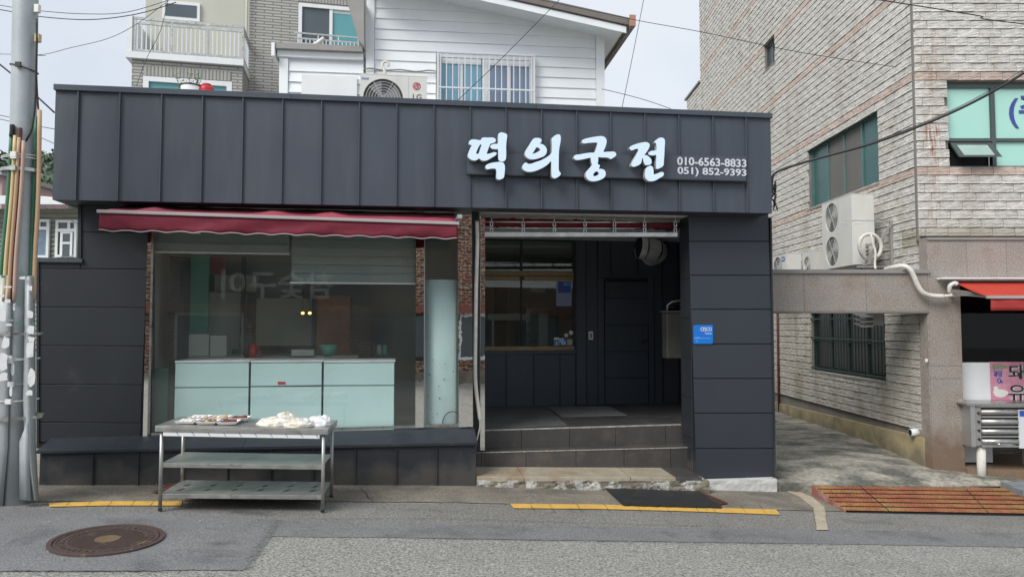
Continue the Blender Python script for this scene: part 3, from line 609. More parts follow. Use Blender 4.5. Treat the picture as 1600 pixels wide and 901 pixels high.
# low wall with sloping sill
lz0 = F.hit(57, 703, 0); lz1 = F.hit(744, 690, 0); bz0 = F.hit(62, 684, B); bz1 = F.hit(742, 667, B)
zf = lambda u: lz0[1]+(lz1[1]-lz0[1])*(u-lz0[0])/(lz1[0]-lz0[0]); zb = lambda u: bz0[1]+(bz1[1]-bz0[1])*(u-bz0[0])/(bz1[0]-bz0[0])
U0, U1 = F.hit(60, 720, 0)[0], F.hit(744, 720, 0)[0]
cuts = [U0-.01, F.hit(380, 690, 0)[0], U1+.012]
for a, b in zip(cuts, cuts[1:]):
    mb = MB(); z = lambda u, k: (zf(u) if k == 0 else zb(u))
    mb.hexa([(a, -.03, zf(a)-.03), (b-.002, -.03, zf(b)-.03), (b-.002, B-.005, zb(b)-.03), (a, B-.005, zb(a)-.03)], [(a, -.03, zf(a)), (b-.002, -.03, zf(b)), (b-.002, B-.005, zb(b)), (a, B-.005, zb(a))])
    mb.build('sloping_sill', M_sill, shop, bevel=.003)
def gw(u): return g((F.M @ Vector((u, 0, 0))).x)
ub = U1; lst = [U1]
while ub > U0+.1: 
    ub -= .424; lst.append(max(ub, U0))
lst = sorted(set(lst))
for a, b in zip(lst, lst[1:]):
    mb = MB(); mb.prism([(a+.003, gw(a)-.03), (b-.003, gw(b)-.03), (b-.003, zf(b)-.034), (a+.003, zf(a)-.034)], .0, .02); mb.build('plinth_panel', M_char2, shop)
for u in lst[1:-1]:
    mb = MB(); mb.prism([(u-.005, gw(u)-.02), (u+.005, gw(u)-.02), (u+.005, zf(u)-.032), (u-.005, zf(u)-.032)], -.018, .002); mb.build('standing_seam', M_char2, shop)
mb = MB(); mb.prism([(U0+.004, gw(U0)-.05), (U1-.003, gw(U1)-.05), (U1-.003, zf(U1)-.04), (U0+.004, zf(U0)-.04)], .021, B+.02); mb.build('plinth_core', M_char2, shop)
# pier on the right of the entrance
ys = [334, 377, 430, 483, 537, 591, 645, 700, 746]
def xl(y): return 1075+(y-334)*13/410
def xr_(y): return 1200.5+(y-334)*12/410
for y0, y1 in zip(ys, ys[1:]):
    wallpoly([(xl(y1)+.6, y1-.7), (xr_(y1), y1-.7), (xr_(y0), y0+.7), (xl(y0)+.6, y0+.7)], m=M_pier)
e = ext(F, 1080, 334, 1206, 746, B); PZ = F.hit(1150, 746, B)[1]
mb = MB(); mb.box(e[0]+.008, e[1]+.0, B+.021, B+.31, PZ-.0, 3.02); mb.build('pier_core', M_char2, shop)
zz = PZ
for k in range(7):
    z1 = zz+.47
    mb = MB(); mb.box(e[0]-.002, e[0]+.0075, B+.002, B+.31, zz+.003, min(z1, 3.02)-.003); mb.build('wall_panel', M_char2, shop); zz = z1
mb = MB(); mb.box(e[1]-.0, e[1]+.02, B-.014, 3.35, PZ-.06, 3.02); mb.build('corner_trim', M_char2, shop)
PU0, PU1 = e[0], e[1]
# --- shop window
ws = thing  # alias not used for parts
WB = B+.04
def fpart(x0, y0, x1, y1, w0, w1, name, m, parent=shop, bevel=0, kind=None):
    return ebox(F, x0, y0, x1, y1, w0, w1).build(name, m, parent, bevel=bevel, kind=kind)
def fquad(pts, w0, w1, name, m, parent=shop, bevel=0):
    mb = MB(); mb.prism(F.pl(pts, w0), w0, w1); return mb.build(name, m, parent, bevel=bevel)
fquad([(223, 683), (230, 682), (237.5, 314), (232, 314)], B-.02, B+.07, 'mirror_post', M_steel)
wf = fquad([(230.5, 682), (234, 682), (241, 314), (237.8, 314)], B+.02, B+.06, 'window_frame', M_brush)
fquad([(236, 681), (654, 668), (654, 664), (236, 676)], B+.0, B+.06, 'frame_rail', M_brush, wf)
fquad([(649, 668), (662, 667.5), (663, 322), (650, 322)], B-.02, B+.08, 'mirror_post', M_steel)
fquad([(236, 676), (650, 665), (651, 320), (240, 314)], B+.03, B+.038, 'window_pane', M_glassw, wf)
wf2 = fquad([(661, 667), (664, 667), (664, 322), (662, 322)], B+.01, B+.05, 'window_frame', M_alu)
fquad([(664, 667.3), (718, 666), (718, 662), (664, 663)], B+.0, B+.05, 'frame_rail', M_brush, wf2)
fquad([(664.5, 663), (717, 661.5), (717, 322), (664.5, 322)], B+.03, B+.038, 'window_pane', M_glassw, wf2)
fquad([(717, 667), (739, 666), (737, 330), (715, 330)], B-.03, B+.12, 'mirror_column', M_steel)
fquad([(739.5, 690), (750, 690), (749, 325), (737.5, 325)], B+.12, B+.2, 'dark_jamb', M_char2)
# behind the narrow pane: white board below, dark above
e = ext(F, 664, 437, 716, 662, B+.10); bu = (e[0]+e[1])/2; bh = (e[1]-e[0])/2+.015
mb = MB(); n = 16; v = []
for i in range(n+1):
    an = pi*i/n
    for z_ in (e[2]-.02, e[3]): v.append((bu-bh*cos(an), B+.22-.15*sin(an), z_))
mb.add(v, [(2*i, 2*i+2, 2*i+3, 2*i+1) for i in range(n)]); mb.add([v[2*i+1] for i in range(n+1)], [tuple(range(n+1))])
M_board = mat('pale_board', (.47, .60, .61), .45, 0, .08, 3, stain=(.38, .49, .50), ss=2, st=(.45, .7), streak=True)
mb.build('rolled_backing_board', M_board, shop, True)
rd = random.Random(8)
for k in range(11):
    px, py = rd.uniform(666, 708), rd.uniform(560, 655); u_, z_ = F.hit(px, py, B+.075); MB().cyl((u_, B+.060, z_), (u_, B+.056, z_), rd.uniform(.004, .009), n=8).build('reflection_spot', M_black, shop)  # solid specks standing for reflection marks on the pane
u_, z_ = F.hit(707, 661, B+.05); MB().tube([(u_+.11*cos(t_*pi/14), B+.055, z_+.13*sin(t_*pi/14)) for t_ in range(15)], .006, 5).build('reflection_hoop', M_black, shop)  # dark arc standing for a reflection on the pane
e = ext(F, 676, 600, 703, 625, B+.06)
# room behind the window
RW = 3.3
mb = MB(); a, b = U0+.75, F.hit(739, 400, B+.1)[0]
mb.box(a-.05, b+.02, RW, RW+.05, .1, 3.0); mb.build('room_back_wall', M_inwall, shop)
mb = MB(); mb.box(a-.1, a-.05, B+.15, RW, .1, 3.0); mb.build('room_side_wall', M_inwall, shop)
mb = MB(); mb.box(b-.02, b+.02, B+.14, RW, .1, 3.0); mb.build('room_side_wall', M_inwall, shop)
mb = MB(); mb.box(a, b-.02, B+.06, RW, 3.0, 3.05); mb.build('room_ceiling', M_inwall, shop)
mb = MB(); mb.box(a, b-.02, B+.06, RW, .45, .5); mb.build('room_floor', M_inwall, shop)
def ithing(x0, y0, x1, y1, w0, dw, name, m, label, cat, bevel=.004, group=None):
    mb = MB(); e = ext(F, x0, y0, x1, y1, w0); mb.box(e[0], e[1], w0, w0+dw, e[2], e[3]); o = mb.build(name, m, None, bevel=bevel, fr=F, base=(e[0], w0, e[2])); tag(o, label, cat, group); return o
M_carc = mat('dark_teal_carcass', (.10, .14, .14), .5)
# mint cabinets right behind the glass
for k, (x0, x1, lb) in enumerate(((273, 389.5, 'left of three pale mint cabinets behind the shop window'), (391.5, 503.5, 'middle pale mint cabinet behind the window, with a small red mark'), (505.5, 617, 'right of three pale mint cabinets, next to the window post'))):
    w0 = B+.14; e = ext(F, x0, 563, x1, 668, w0)
    t = thing('cabinet', lb, 'cabinet', F, (e[0], w0, e[2]), 'mint cabinets behind the shop window')
    split = F.hit(450, 602.5, w0)[1]
    MB().box(e[0]+.006, e[1]-.006, w0+.012, w0+.5, e[2]-.15, e[3]-.02).build('carcass', M_carc, t)
    MB().box(e[0]-.003, e[1]+.003, w0-.01, w0+.52, e[3]-.019, e[3]).build('worktop', M_whitep, t, bevel=.003)
    mb = MB(); mb.prism([(e[0], split+.003), (e[1]-.01, split-.004+.010*(k % 2)), (e[1]-.01, e[3]-.024), (e[0], e[3]-.024)], w0, w0+.011); mb.build('upper_panel', M_mint, t, bevel=.002)
    mb = MB(); mb.prism([(e[0], e[2]-.1), (e[1]-.01, e[2]-.1), (e[1]-.01, split-.016), (e[0], split-.010)], w0-.001, w0+.011); mb.build('lower_panel', M_mint, t, bevel=.002)
    if k == 1: ebox(F, 434, 596, 446, 600, w0-.006, w0-.002).build('red_mark', M_red, t)
# blinds
def blind(x0, y0, x1, y1, label):
    w0 = B+.12; e = ext(F, x0, y0, x1, y1, w0); t = thing('window_blind', label, 'blind', F, (e[0], w0, e[3]), 'half raised blinds in the shop window')
    n = max(3, int((e[3]-e[2])/.09)); 
    for k in range(n):
        z0 = e[2]+(e[3]-e[2])*k/n; z1 = e[2]+(e[3]-e[2])*(k+1)/n
        MB().box(e[0], e[1], w0+(.004 if k % 2 else 0), w0+.012, z0+.003, z1-.002).build('blind_fold', M_blind, t)
    MB().box(e[0]-.01, e[1]+.01, w0-.012, w0+.02, e[2]-.018, e[2]).build('bottom_rail', M_whitep, t)
blind(245, 322, 452, 394, 'narrow raised grey blind at the left of the shop window')
blind(456, 322, 648, 441, 'lower hanging grey blind at the right of the shop window')
# things inside the room
ithing(263, 400, 287, 560, B+.9, .25, 'tall_cupboard', M_indark, 'tall dark cupboard inside the window, far left', 'cupboard')
ithing(297, 395, 325, 560, B+1.7, .05, 'green_door', M_ingreen, 'green door leaf standing inside behind the window', 'door')
ithing(326, 456, 375, 545, B+2.3, .5, 'pale_refrigerator', M_incol, 'pale refrigerator against the inside back wall, left one', 'refrigerator', group='pale refrigerators inside')
ithing(400, 466, 487, 540, B+2.5, .4, 'pale_refrigerator', M_incol, 'wide pale refrigerator against the inside back wall, right one', 'refrigerator', group='pale refrigerators inside')
ithing(335, 430, 400, 455, B+2.4, .3, 'wall_unit', M_incol, 'pale wall unit high on the inside back wall', 'wall unit')
ithing(330, 402, 352, 428, B+1.9, .02, 'red_notice', mat('dim_red_notice', (.30, .03, .03), .6), 'red paper notice inside above the pale refrigerator', 'notice')
ithing(286, 522, 326, 556, B+1.2, .3, 'white_box', M_incol, 'stack of flat pale cartons on the inner counter, left one', 'carton', group='cartons on the inner counter')
ithing(328, 524, 354, 556, B+1.2, .3, 'white_box', M_incol, 'pale carton on the inner counter, right of the stack', 'carton', group='cartons on the inner counter')
ithing(280, 556, 560, 566, B+1.15, .6, 'inner_counter', M_inwall, 'long grey inner counter behind the mint cabinets', 'counter')
ithing(495, 462, 547, 552, B+2.0, .4, 'brown_shelf_unit', M_inwood, 'orange brown wooden shelf unit deep inside the shop', 'shelf unit')
ithing(550, 500, 612, 550, B+1.6, .3, 'black_appliance', M_indark, 'black appliance on the counter at right inside window', 'appliance')
ithing(592, 500, 598, 514, B+1.55, .03, 'small_monitor', M_indark, 'small dark monitor above the black appliance', 'monitor')
e = ext(F, 370, 500, 400, 556, B+1.0)
mb = MB(); mb.ball(((e[0]+e[1])/2, B+1.1, e[2]+.16), (.10, .09, .19), 2, .15, 2); mb.ball(((e[0]+e[1])/2+.01, B+1.1, e[2]+.33), (.065, .06, .09), 3, .1, 2)
tag(mb.build('dark_sack', M_indark, None, True, fr=F, base=((e[0]+e[1])/2, B+1.1, e[2])), 'dark rounded sack on the inner counter beside the red jug', 'sack')
e = ext(F, 388, 538, 399, 562, B+.95)
t = thing('glass_bowl', 'small teal bowl on the inner counter near the window middle', 'bowl', F, (F.hit(513, 552, B+1.2)[0], B+1.2, F.hit(513, 552, B+1.2)[1]))
bx_, bz_ = F.hit(513, 556, B+1.2); MB().cyl((bx_, B+1.2, bz_), (bx_, B+1.2, bz_+.14), .07, .12, 20).build('bowl_wall', M_ingreen, t, True)
ithing(560, 534, 584, 556, B+1.2, .2, 'dark_box', M_indark, 'small dark box on the inner counter right of the bowl', 'box')
ithing(239, 575, 262, 672, B+.3, .03, 'teal_board', mat('teal_board', (.05, .16, .13), .5, 0, .15, 3), 'dark teal board leaning inside at the window left edge', 'board')
ithing(376, 400, 383, 540, B+2.1, .05, 'inner_post', M_indark, 'thin dark post deep inside behind the red jug', 'post')
ithing(455, 546, 490, 556, B+1.1, .15, 'flat_tray', M_incol, 'low pale tray on the inner counter under the lamp reflections', 'tray')
for k, (x_, m_) in enumerate(((573, M_incol), (583, M_inwood), (592, M_incol), (601, M_ingreen))):
    bx_, bz_ = F.hit(x_, 552, B+1.35); o = MB().cyl((bx_, B+1.35, bz_-.02), (bx_, B+1.35, bz_+.11), .035, .028, 12).build('jar', m_, None, True, fr=F, base=(bx_, B+1.35, bz_-.02)); tag(o, ['pale jar left of three others beside the black appliance', 'orange brown jar among the jars by the black appliance', 'pale jar third in the row by the black appliance', 'green jar at the right end of the row of jars'][k], 'jar', 'jars on the inner counter')
t = thing('red_jug', 'small red plastic jug on the inner counter', 'jug', F, (e[0], B+.95, e[2]))
mb = MB(); mb.cyl((e[0]+.04, B+1, e[2]), (e[0]+.04, B+1, e[3]), .045, .035); mb.build('jug_body', M_red, t, True)
mb = MB(); mb.tube([(e[0]+.08, B+1, e[2]+.03), (e[0]+.13, B+1, e[2]+.03), (e[0]+.12, B+1, e[2]+.1), (e[0]+.075, B+1, e[3]-.02)], .008); mb.build('jug_handle', M_red, t, True)
for px in (473, 484):
    u, z = F.hit(px, 489, B+1.4); mb = MB(); mb.ball((u, B+1.4, z), (.022, .022, .018)); t = thing('reflected_lamp', 'tiny warm %s bulb standing for a lamp reflected in the window' % ('left' if px < 480 else 'right'), 'lamp', F, (u, B+1.4, z), 'warm lamp reflections as bulbs')
    mb.build('reflection_bulb', M_refl_lamp, t, True); MB().cyl((u, B+1.4, z+.015), (u, B+1.4, 3.0), .003, n=5).build('added_cord', M_black, t)  # bulbs and cords added in place of a reflected lamp
# --- entrance recess
EB = 3.0
us0 = F.hit(742, 500, B)[0]
# steps
def stepquad(p0, p1, q0, q1): pass
FZ = .505
ul, ur = F.hit(757, 690, .7)[0]-.12, PU0+.02
nz = lambda u: F.hit(757, 671, .7)[1]+(F.hit(1065, 662, .7)[1]-F.hit(757, 671, .7)[1])*(u-ul)/(ur-ul)
n1 = lambda u: F.hit(745, 706, .45)[1]+(F.hit(1075, 698, .45)[1]-F.hit(745, 706, .45)[1])*(u-ul)/(ur-ul)
UF1 = F.hit(1068, 640, EB)[0]+.3
steps = MB(); steps.prism([(ul, -.2), (UF1, -.2), (UF1, .49), (ul, .49)], .74, EB+.1); steps.prism([(ul, -.2), (ur, -.2), (ur, n1(ur)-.012), (ul, n1(ul)-.012)], .475, .74); so_ = steps.build('steps_core', M_grout, shop)
def tilerow(u0, u1, n, w0, w1, zlo, zhi, name='riser_tile', m=M_slate, first=None):
    cs = [u0+(u1-u0)*k/n for k in range(n+1)] if not first else first
    for a, b in zip(cs, cs[1:]):
        mb = MB(); mb.prism([(a+.0025, zlo(a)), (b-.0025, zlo(b)), (b-.0025, zhi(b)), (a+.0025, zhi(a))], w0, w1); mb.build(name, m, shop, bevel=.0015)
hu = lambda px, w: F.hit(px, 690, w)[0]
c1 = [ul]+[hu(x, .45) for x in (750, 823, 975-80, 975, 1048)]+[ur]
tilerow(0, 0, 0, .45, .474, lambda u: -.1, lambda u: n1(u)-.012, first=[ul, hu(752, .45), hu(822, .45), hu(900, .45), hu(975, .45), hu(1048, .45), ur])
tilerow(0, 0, 0, .70, .739, lambda u: n1(u), lambda u: nz(u)-.014, first=[ul, hu(815, .7), hu(890, .7), hu(962, .7), hu(1040, .7), ur+.1])
tilerow(0, 0, 0, .447, .702, lambda u: n1(u)-.011, lambda u: n1(u), 'tread_tile', first=[ul, hu(818, .5), hu(900, .5), hu(985, .5), ur+.03])
# pale nosing lines of mortar
mb = MB(); mb2 = MB()
for k in range(80):
    a = ul+(ur-ul)*k/80; b = ul+(ur-ul)*(k+1)/80
    h = .007+.010*abs(mnoise.noise(Vector((k*.5, 3, 0)))); mb.prism([(a, nz(a)-.010-h*.6), (b, nz(b)-.010-h*.6), (b, nz(b)+.001), (a, nz(a)+.001)], .696, .71)
    h = .004+.009*abs(mnoise.noise(Vector((k*.5, 8, 0)))); mb2.prism([(a, n1(a)-.006-h*.6), (b, n1(b)-.006-h*.6), (b, n1(b)+.001), (a, n1(a)+.001)], .444, .4465)
mb.build('mortar_nosing', M_grout, shop); mb2.build('mortar_nosing', M_grout, shop)
# floor tiles
fl0 = F.hit(757, 668, .72)[0]
for i in range(6):
    for j in range(4):
        a = ul+(UF1-ul)*i/6; b = ul+(UF1-ul)*(i+1)/6; c = .712+(EB-.71)*j/4; d = .712+(EB-.71)*(j+1)/4
        mb = MB(); mb.hexa([(a+.003, c+.003, nz(a)-.012), (b-.003, c+.003, nz(b)-.012), (b-.003, d-.003, nz(b)-.012), (a+.003, d-.003, nz(a)-.012)], [(a+.003, c+.003, nz(a)), (b-.003, c+.003, nz(b)), (b-.003, d-.003, nz(b)), (a+.003, d-.003, nz(a))]); mb.build('floor_tile', M_slatef, shop)
def floormat(pts, m, label, h):
    q = [F.level(px, py, .51) for px, py in pts]; q = [(a, b, nz(a)+.001) for a, b in q]
    mb = MB(); mb.hexa(q, [(a, b, z+h) for a, b, z in q]); o = mb.build('floor_mat', m, None, fr=F, base=q[0]); tag(o, label, 'mat', 'floor mats in the entrance')
floormat([(757, 669.5), (886, 665), (852, 636), (757, 637)], M_matg, 'large dark grey floor mat at left of the entrance landing', .006)
floormat([(877, 651.5), (980, 650), (950, 636), (853, 636)], mat('lighter_grey_mat', (.15, .16, .165), .9, 0, .15, 5, .5, 200), 'lighter grey floor mat before the back door', .008)
# base slab under the steps
sl = [(742, 984-166), (0, 0)]
zs = lambda u: .112-.035*(u-U1)
cs = [U1+.004, hu(818, 0), hu(984, .0), hu(1052, 0)+.02, PU0-.02]
for k, (a, b) in enumerate(zip(cs, cs[1:])):
    mb = MB(); n = 8
    w0 = -.02; v = []
    lo, hi = [], []
    for i in range(n+1):
        u = a+.002+(b-a-.004)*i/n; ed = w0+.022*mnoise.noise(Vector((u*5, k, 0)))
        v += [(u, ed, zs(u)-.045+.012*mnoise.noise(Vector((u*9, 2, 0)))), (u, ed+.006, zs(u)-.008), (u, ed+.02, zs(u)+.0), (u, .452, zs(u)+.018)]
    mb.add(v, [(i*4+j, (i+1)*4+j, (i+1)*4+j+1, i*4+j+1) for i in range(n) for j in range(3)]); mb.build('base_stone' if k < 3 else 'base_tile', M_stonebeige if k < 3 else M_slate, shop, smooth=False, recalc=False)
# flaking rendered face under it
def rough_face(u0, u1, w0, zlo, zhi, m, name, amp=.02, nx=60, nz_=8, back=.35):
    mb = MB(); v = []
    for i in range(nx+1):
        for j in range(nz_+1):
            u = u0+(u1-u0)*i/nx; z = zlo(u)+(zhi(u)-zlo(u))*j/nz_
            v.append((u, w0+amp*(mnoise.noise(Vector((u*6, z*14, 1)))+.5*mnoise.noise(Vector((u*20, z*30, 4)))), z))
    mb.add(v, [(i*(nz_+1)+j, (i+1)*(nz_+1)+j, (i+1)*(nz_+1)+j+1, i*(nz_+1)+j+1) for i in range(nx) for j in range(nz_)])
    n0 = len(v)
    top = [(v[i*(nz_+1)+nz_]) for i in range(nx+1)]
    b = len(mb.v); mb.add([t for p in top for t in (p, (p[0], w0+back, p[2]))], [(2*i, 2*i+2, 2*i+3, 2*i+1) for i in range(nx)])
    for s_ in (0, nx):
        colv = [v[s_*(nz_+1)+j] for j in range(nz_+1)]
        mb.add([t for p in colv for t in (p, (p[0], w0+back, p[2]))], [(2*j, 2*j+2, 2*j+3, 2*j+1) for j in range(nz_)])
    return mb.build(name, m, shop, smooth=False, recalc=False)
rough_face(U1+.004, PU0+.06, -.02, lambda u: gw(u)-.03, lambda u: zs(u)-.035, M_plinth, 'flaking_plinth', back=.4)
rough_face(PU0+.062, PU1-.03, .18, lambda u: gw(u)-.05, lambda u: PZ-.004, M_plinthw, 'painted_plinth', .008, back=.5)
# left side and back of the recess
mb = MB(); mb.box(ul-.06, ul, B+.2, EB, -.1, 3.0); mb.build('recess_side_wall', M_whitep, shop)  # hidden from view, made white to bounce light into the recess
mb = MB(); mb.box(PU1-.03, PU1-.002, B+.32, EB+.2, -.05, 3.0); mb.build('recess_side_wall', M_char2, shop)
mb = MB(); mb.box(ul, PU1, B+.001, EB, 3.025, 3.05); mb.build('recess_ceiling', M_whitep, shop)
def bpoly(x0, y0, x1, y1, name='back_wall_panel', m=M_char, w0=EB, dw=.03, parent=shop, bevel=0):
    return ebox(F, x0, y0, x1, y1, w0, w0+dw).build(name, m, parent, bevel=bevel)
mb = MB(); ub0, ub1 = F.hit(897, 500, EB)[0], PU1
z635 = nz(0)-.0
mb.box(ub0, ub1, EB+.031, EB+.1, .45, 3.03); mb.box(ul-.3, ub0, EB+.031, EB+.1, .45, F.hit(830, 552, EB)[1]); mb.box(ul-.3, ub0, EB+.031, EB+.1, F.hit(830, 374, EB)[1], 3.03); mb.build('back_wall_core', M_char2, shop)
zt = F.hit(830, 337, EB)[1]
for x0, x1 in ((700, 757), (757.5, 791), (791.6, 834), (834.6, 875), (875.6, 899)): bpoly(x0, 553.5, x1, 637)
bpoly(745, 547.5, 900.5, 553, 'dado_trim', M_char, EB-.015, .05)
for x0, x1, y1 in ((900.6, 916, 637), (916.6, 934, 637), (934.6, 954, 429), (954.6, 996, 429), (996.6, 1022, 429), (1022.6, 1035, 637), (1035.6, 1060, 637), (1060.6, 1100, 637)): bpoly(x0, 330, x1, y1)
bpoly(745, 330, 900, 373)
for x in (791.3, 834.3, 875.3, 900, 916.3, 934, 954.3, 996.3, 1035.3, 1060):
    y0, y1 = (553, 637) if x < 899 else ((330, 429) if x in (954.3, 996.3) else (330, 637))
    ebox(F, x-.5, y0, x+.5, y1, EB-.016, EB+.001).build('standing_seam', M_char2, shop)
# door with frame
bpoly(934.6, 429, 1022, 434, 'door_frame', M_char, EB-.02, .05); bpoly(934.6, 434.3, 944, 637, 'door_frame', M_char, EB-.02, .05); bpoly(1014, 434.3, 1022, 637, 'door_frame', M_char, EB-.02, .05)
door = bpoly(944.5, 439, 1013.4, 637, 'back_door', M_dark, EB+.012, .015)
for y0, y1 in ((440, 465.5), (466.5, 506.5), (507.5, 548.5), (549.5, 589.5), (590.5, 636)): bpoly(945.5, y0, 1012.6, y1, 'door_panel', M_char, EB+.0, .012, door)
u, z = F.hit(1009, 532, EB); mb = MB(); mb.cyl((u, EB, z), (u, EB-.05, z), .012); mb.box(u-.09, u+.012, EB-.062, EB-.048, z-.01, z+.01); mb.build('door_handle', M_black, door)
# back window
bw = bpoly(895.5, 374, 900, 547, 'back_window_frame', M_char2, EB-.012, .05)
for a in ((745, 423, 896, 430.5), (745, 431.5, 896, 438), (745, 541, 897, 547)): bpoly(*a, 'bronze_rail', M_brass, EB-.02, .05, bw)
bpoly(813, 374, 816.5, 423, 'transom_bar', M_black, EB-.01, .04, bw); bpoly(745, 374, 895, 376.5, 'transom_bar', M_black, EB-.01, .04, bw)
bpoly(813.5, 438, 816, 541, 'sash_stile', M_indark, EB-.006, .03, bw)
bpoly(745, 376, 813, 423, 'window_pane', M_glassd, EB+.014, .006, bw); bpoly(816.5, 376, 895.4, 423, 'window_pane', M_glassd, EB+.014, .006, bw)
bpoly(745, 438, 813.5, 541, 'window_pane', M_glassd, EB+.014, .006, bw); bpoly(816, 438, 895.4, 541, 'window_pane', M_glassd, EB+.010, .006, bw)
bpoly(812, 432, 819, 437, 'latch', M_black, EB-.03, .01, bw)
# room seen through the back window
mb = MB(); e = ext(F, 735, 330, 905, 637, EB)
mb.box(e[0]-.1, e[1]+.6, EB+2.6, EB+2.65, .4, 3.1); mb.box(e[1]+.25, e[1]+.3, EB+.1, EB+2.6, .4, 3.1); mb.box(e[0]-.15, e[0]-.1, EB+.1, EB+2.6, .4, 3.1); mb.box(e[0]-.1, e[1]+.6, EB+.1, EB+2.6, 3.03, 3.1); mb.build('kitchen_walls', M_inwall, shop)
ithing(822, 480, 868, 541, EB+1.5, .5, 'stainless_kitchen_machine', M_brush, 'tall pale steel kitchen machine behind the back window', 'machine')
ithing(762, 490, 828, 500, EB+1.0, .4, 'white_shelf_board', M_whitep, 'white shelf board crossing behind the back window', 'shelf')
ithing(829, 446, 852, 456, EB+1.3, .3, 'white_case', M_whitep, 'small white case on the kitchen machine', 'case')
ithing(842, 490, 856, 541, EB+.9, .05, 'white_upright_board', M_whitep, 'white upright board behind the lower back window pane', 'board')
ithing(775, 438, 792, 545, EB+1.2, .2, 'dark_kitchen_rack', M_indark, 'dark rack behind the left pane of the back window', 'rack')
# stickers on the back window pane and pier
def plate(x0, y0, x1, y1, w, name, m, label, cat, group=None, th=.004, rr=0):
    e = ext(F, x0, y0, x1, y1, w); t = thing(name, label, cat, F, ((e[0]+e[1])/2, w, e[2]), group)
    mb = MB()
    if rr:
        pts = []
        for cx, cz_, a0, q in ((e[1]-rr, e[2]+rr, -90, rr), (e[1]-rr*.3, e[3]-rr*.3, 0, rr*.3), (e[0]+rr, e[3]-rr, 90, rr), (e[0]+rr*.3, e[2]+rr*.3, 180, rr*.3)):
            for k in range(5): an = R(a0+22.5*k); pts.append((cx+q*cos(an), cz_+q*sin(an)))
        mb.prism(pts, w-th, w)
    else: mb.box(e[0], e[1], w-th, w, e[2], e[3])
    mb.build('plate', m, t); return t, e
t, e = plate(1083, 507.5, 1113.5, 537, B-.001, 'blue_badge', M_blue, 'square blue pest control badge fixed to the charcoal pier', 'badge', th=.012, rr=.03)
du, dz = e[1]-e[0], e[3]-e[2]
text('CESCO', 'badge_lettering', M_white, t, (e[0]+.36*du, e[0]+.93*du, e[2]+.68*dz, e[2]+.88*dz), B-.0135, .002, .01)
text('Members', 'badge_script', M_lblue, t, (e[0]+.58*du, e[0]+.95*du, e[2]+.50*dz, e[2]+.62*dz), B-.0135, .002, .01, shear=.3)
mb = MB(); mb.prism([(e[0]+.44*du, e[2]+.60*dz), (e[0]+.52*du, e[2]+.57*dz), (e[0]+.60*du, e[2]+.60*dz), (e[0]+.56*du, e[2]+.65*dz), (e[0]+.48*du, e[2]+.65*dz)], B-.016, B-.0135); mb.build('magenta_mark', mat('magenta_print', (.35, .05, .40), .4), t)
mb = MB(); mb.box(e[0]+.02*du, e[1]-.14*du, B-.0155, B-.0135, e[2]+.285*dz, e[2]+.30*dz); mb.box(e[0]+.08*du, e[0]+.3*du, B-.0155, B-.0135, e[2]+.325*dz, e[2]+.345*dz); mb.build('badge_rule', M_lblue, t)
mb = MB(); mb.cyl((e[0]+.17*du, B-.0155, e[2]+.15*dz), (e[0]+.17*du, B-.0135, e[2]+.15*dz), .016); mb.build('badge_seal', mat('seal_blue', (.03, .30, .75), .4), t)
wp = EB+.009
t, e = plate(869, 439.5, 893, 478, wp-.001, 'window_poster', mat('grey_blue_sheet', (.28, .32, .48), .5), 'blue topped poster stuck inside the back window corner', 'poster')
ebox(F, 872, 440, 892, 457, wp-.009, wp-.006).build('poster_head', mat('deep_blue_print', (.02, .07, .36), .4), t)
ee = ext(F, 880, 441.5, 891, 446, wp-.01); text('CESCO', 'poster_lettering', M_lblue, t, ee, wp-.0095, .002, .01)
gname = 'stickers on the back window'
t, e = plate(865.5, 527, 873.5, 539, wp-.001, 'card_sticker', M_white, 'small white and blue sticker, leftmost under the back window', 'sticker', gname)
ebox(F, 866, 530.5, 873, 538.5, wp-.008, wp-.006).build('sticker_print', mat('sticker_blue', (.05, .16, .50), .4), t); ebox(F, 868.5, 534, 871, 537.5, wp-.011, wp-.0085).build('sticker_icon', M_white, t)
t, e = plate(874, 528, 884, 538.5, wp-.001, 'card_sticker', mat('sticker_light', (.45, .60, .80), .4), 'pale sticker with blue corners, between two others on window', 'sticker', gname)
ebox(F, 874, 535, 877, 538.5, wp-.008, wp-.006).build('sticker_print', M_blue, t); ebox(F, 881, 528, 884, 533, wp-.008, wp-.006).build('sticker_print', M_blue, t)
t, e = plate(886, 530, 894.5, 538.8, wp-.001, 'card_sticker', mat('sticker_grey', (.42, .43, .38), .5), 'greyish square sticker, right of the blue ones on the window', 'sticker', gname)
for (x, y, r, lb) in ((884.5, 523.5, .03, 'round pale cartoonless sticker left above the square ones'), (892, 519.5, .034, 'round pale ring sticker above the greyish square one')):
    u, z = F.hit(x, y, wp); t = thing('round_sticker', lb.replace('cartoonless ', ''), 'sticker', F, (u, wp, z-r), gname)
    MB().cyl((u, wp-.005, z), (u, wp-.001, z), r, n=20).build('plate', M_incol, t); MB().cyl((u, wp-.007, z), (u, wp-.0055, z), r*.5, n=16).build('centre_dot', M_whitep, t)
# wall switch
e = ext(F, 920, 517.5, 927, 530.5, EB-.02); t = thing('wall_switch', 'small white switch plate on the dark wall beside the door', 'switch', F, (e[0], EB, e[2]))
MB().box(e[0], e[1], EB-.016, EB-.001, e[2], e[3]).build('switch_plate', M_white, t, bevel=.002); MB().box(e[0]+.02, e[1]-.02, EB-.022, EB-.017, e[2]+.03, e[3]-.03).build('rocker', M_grey, t)
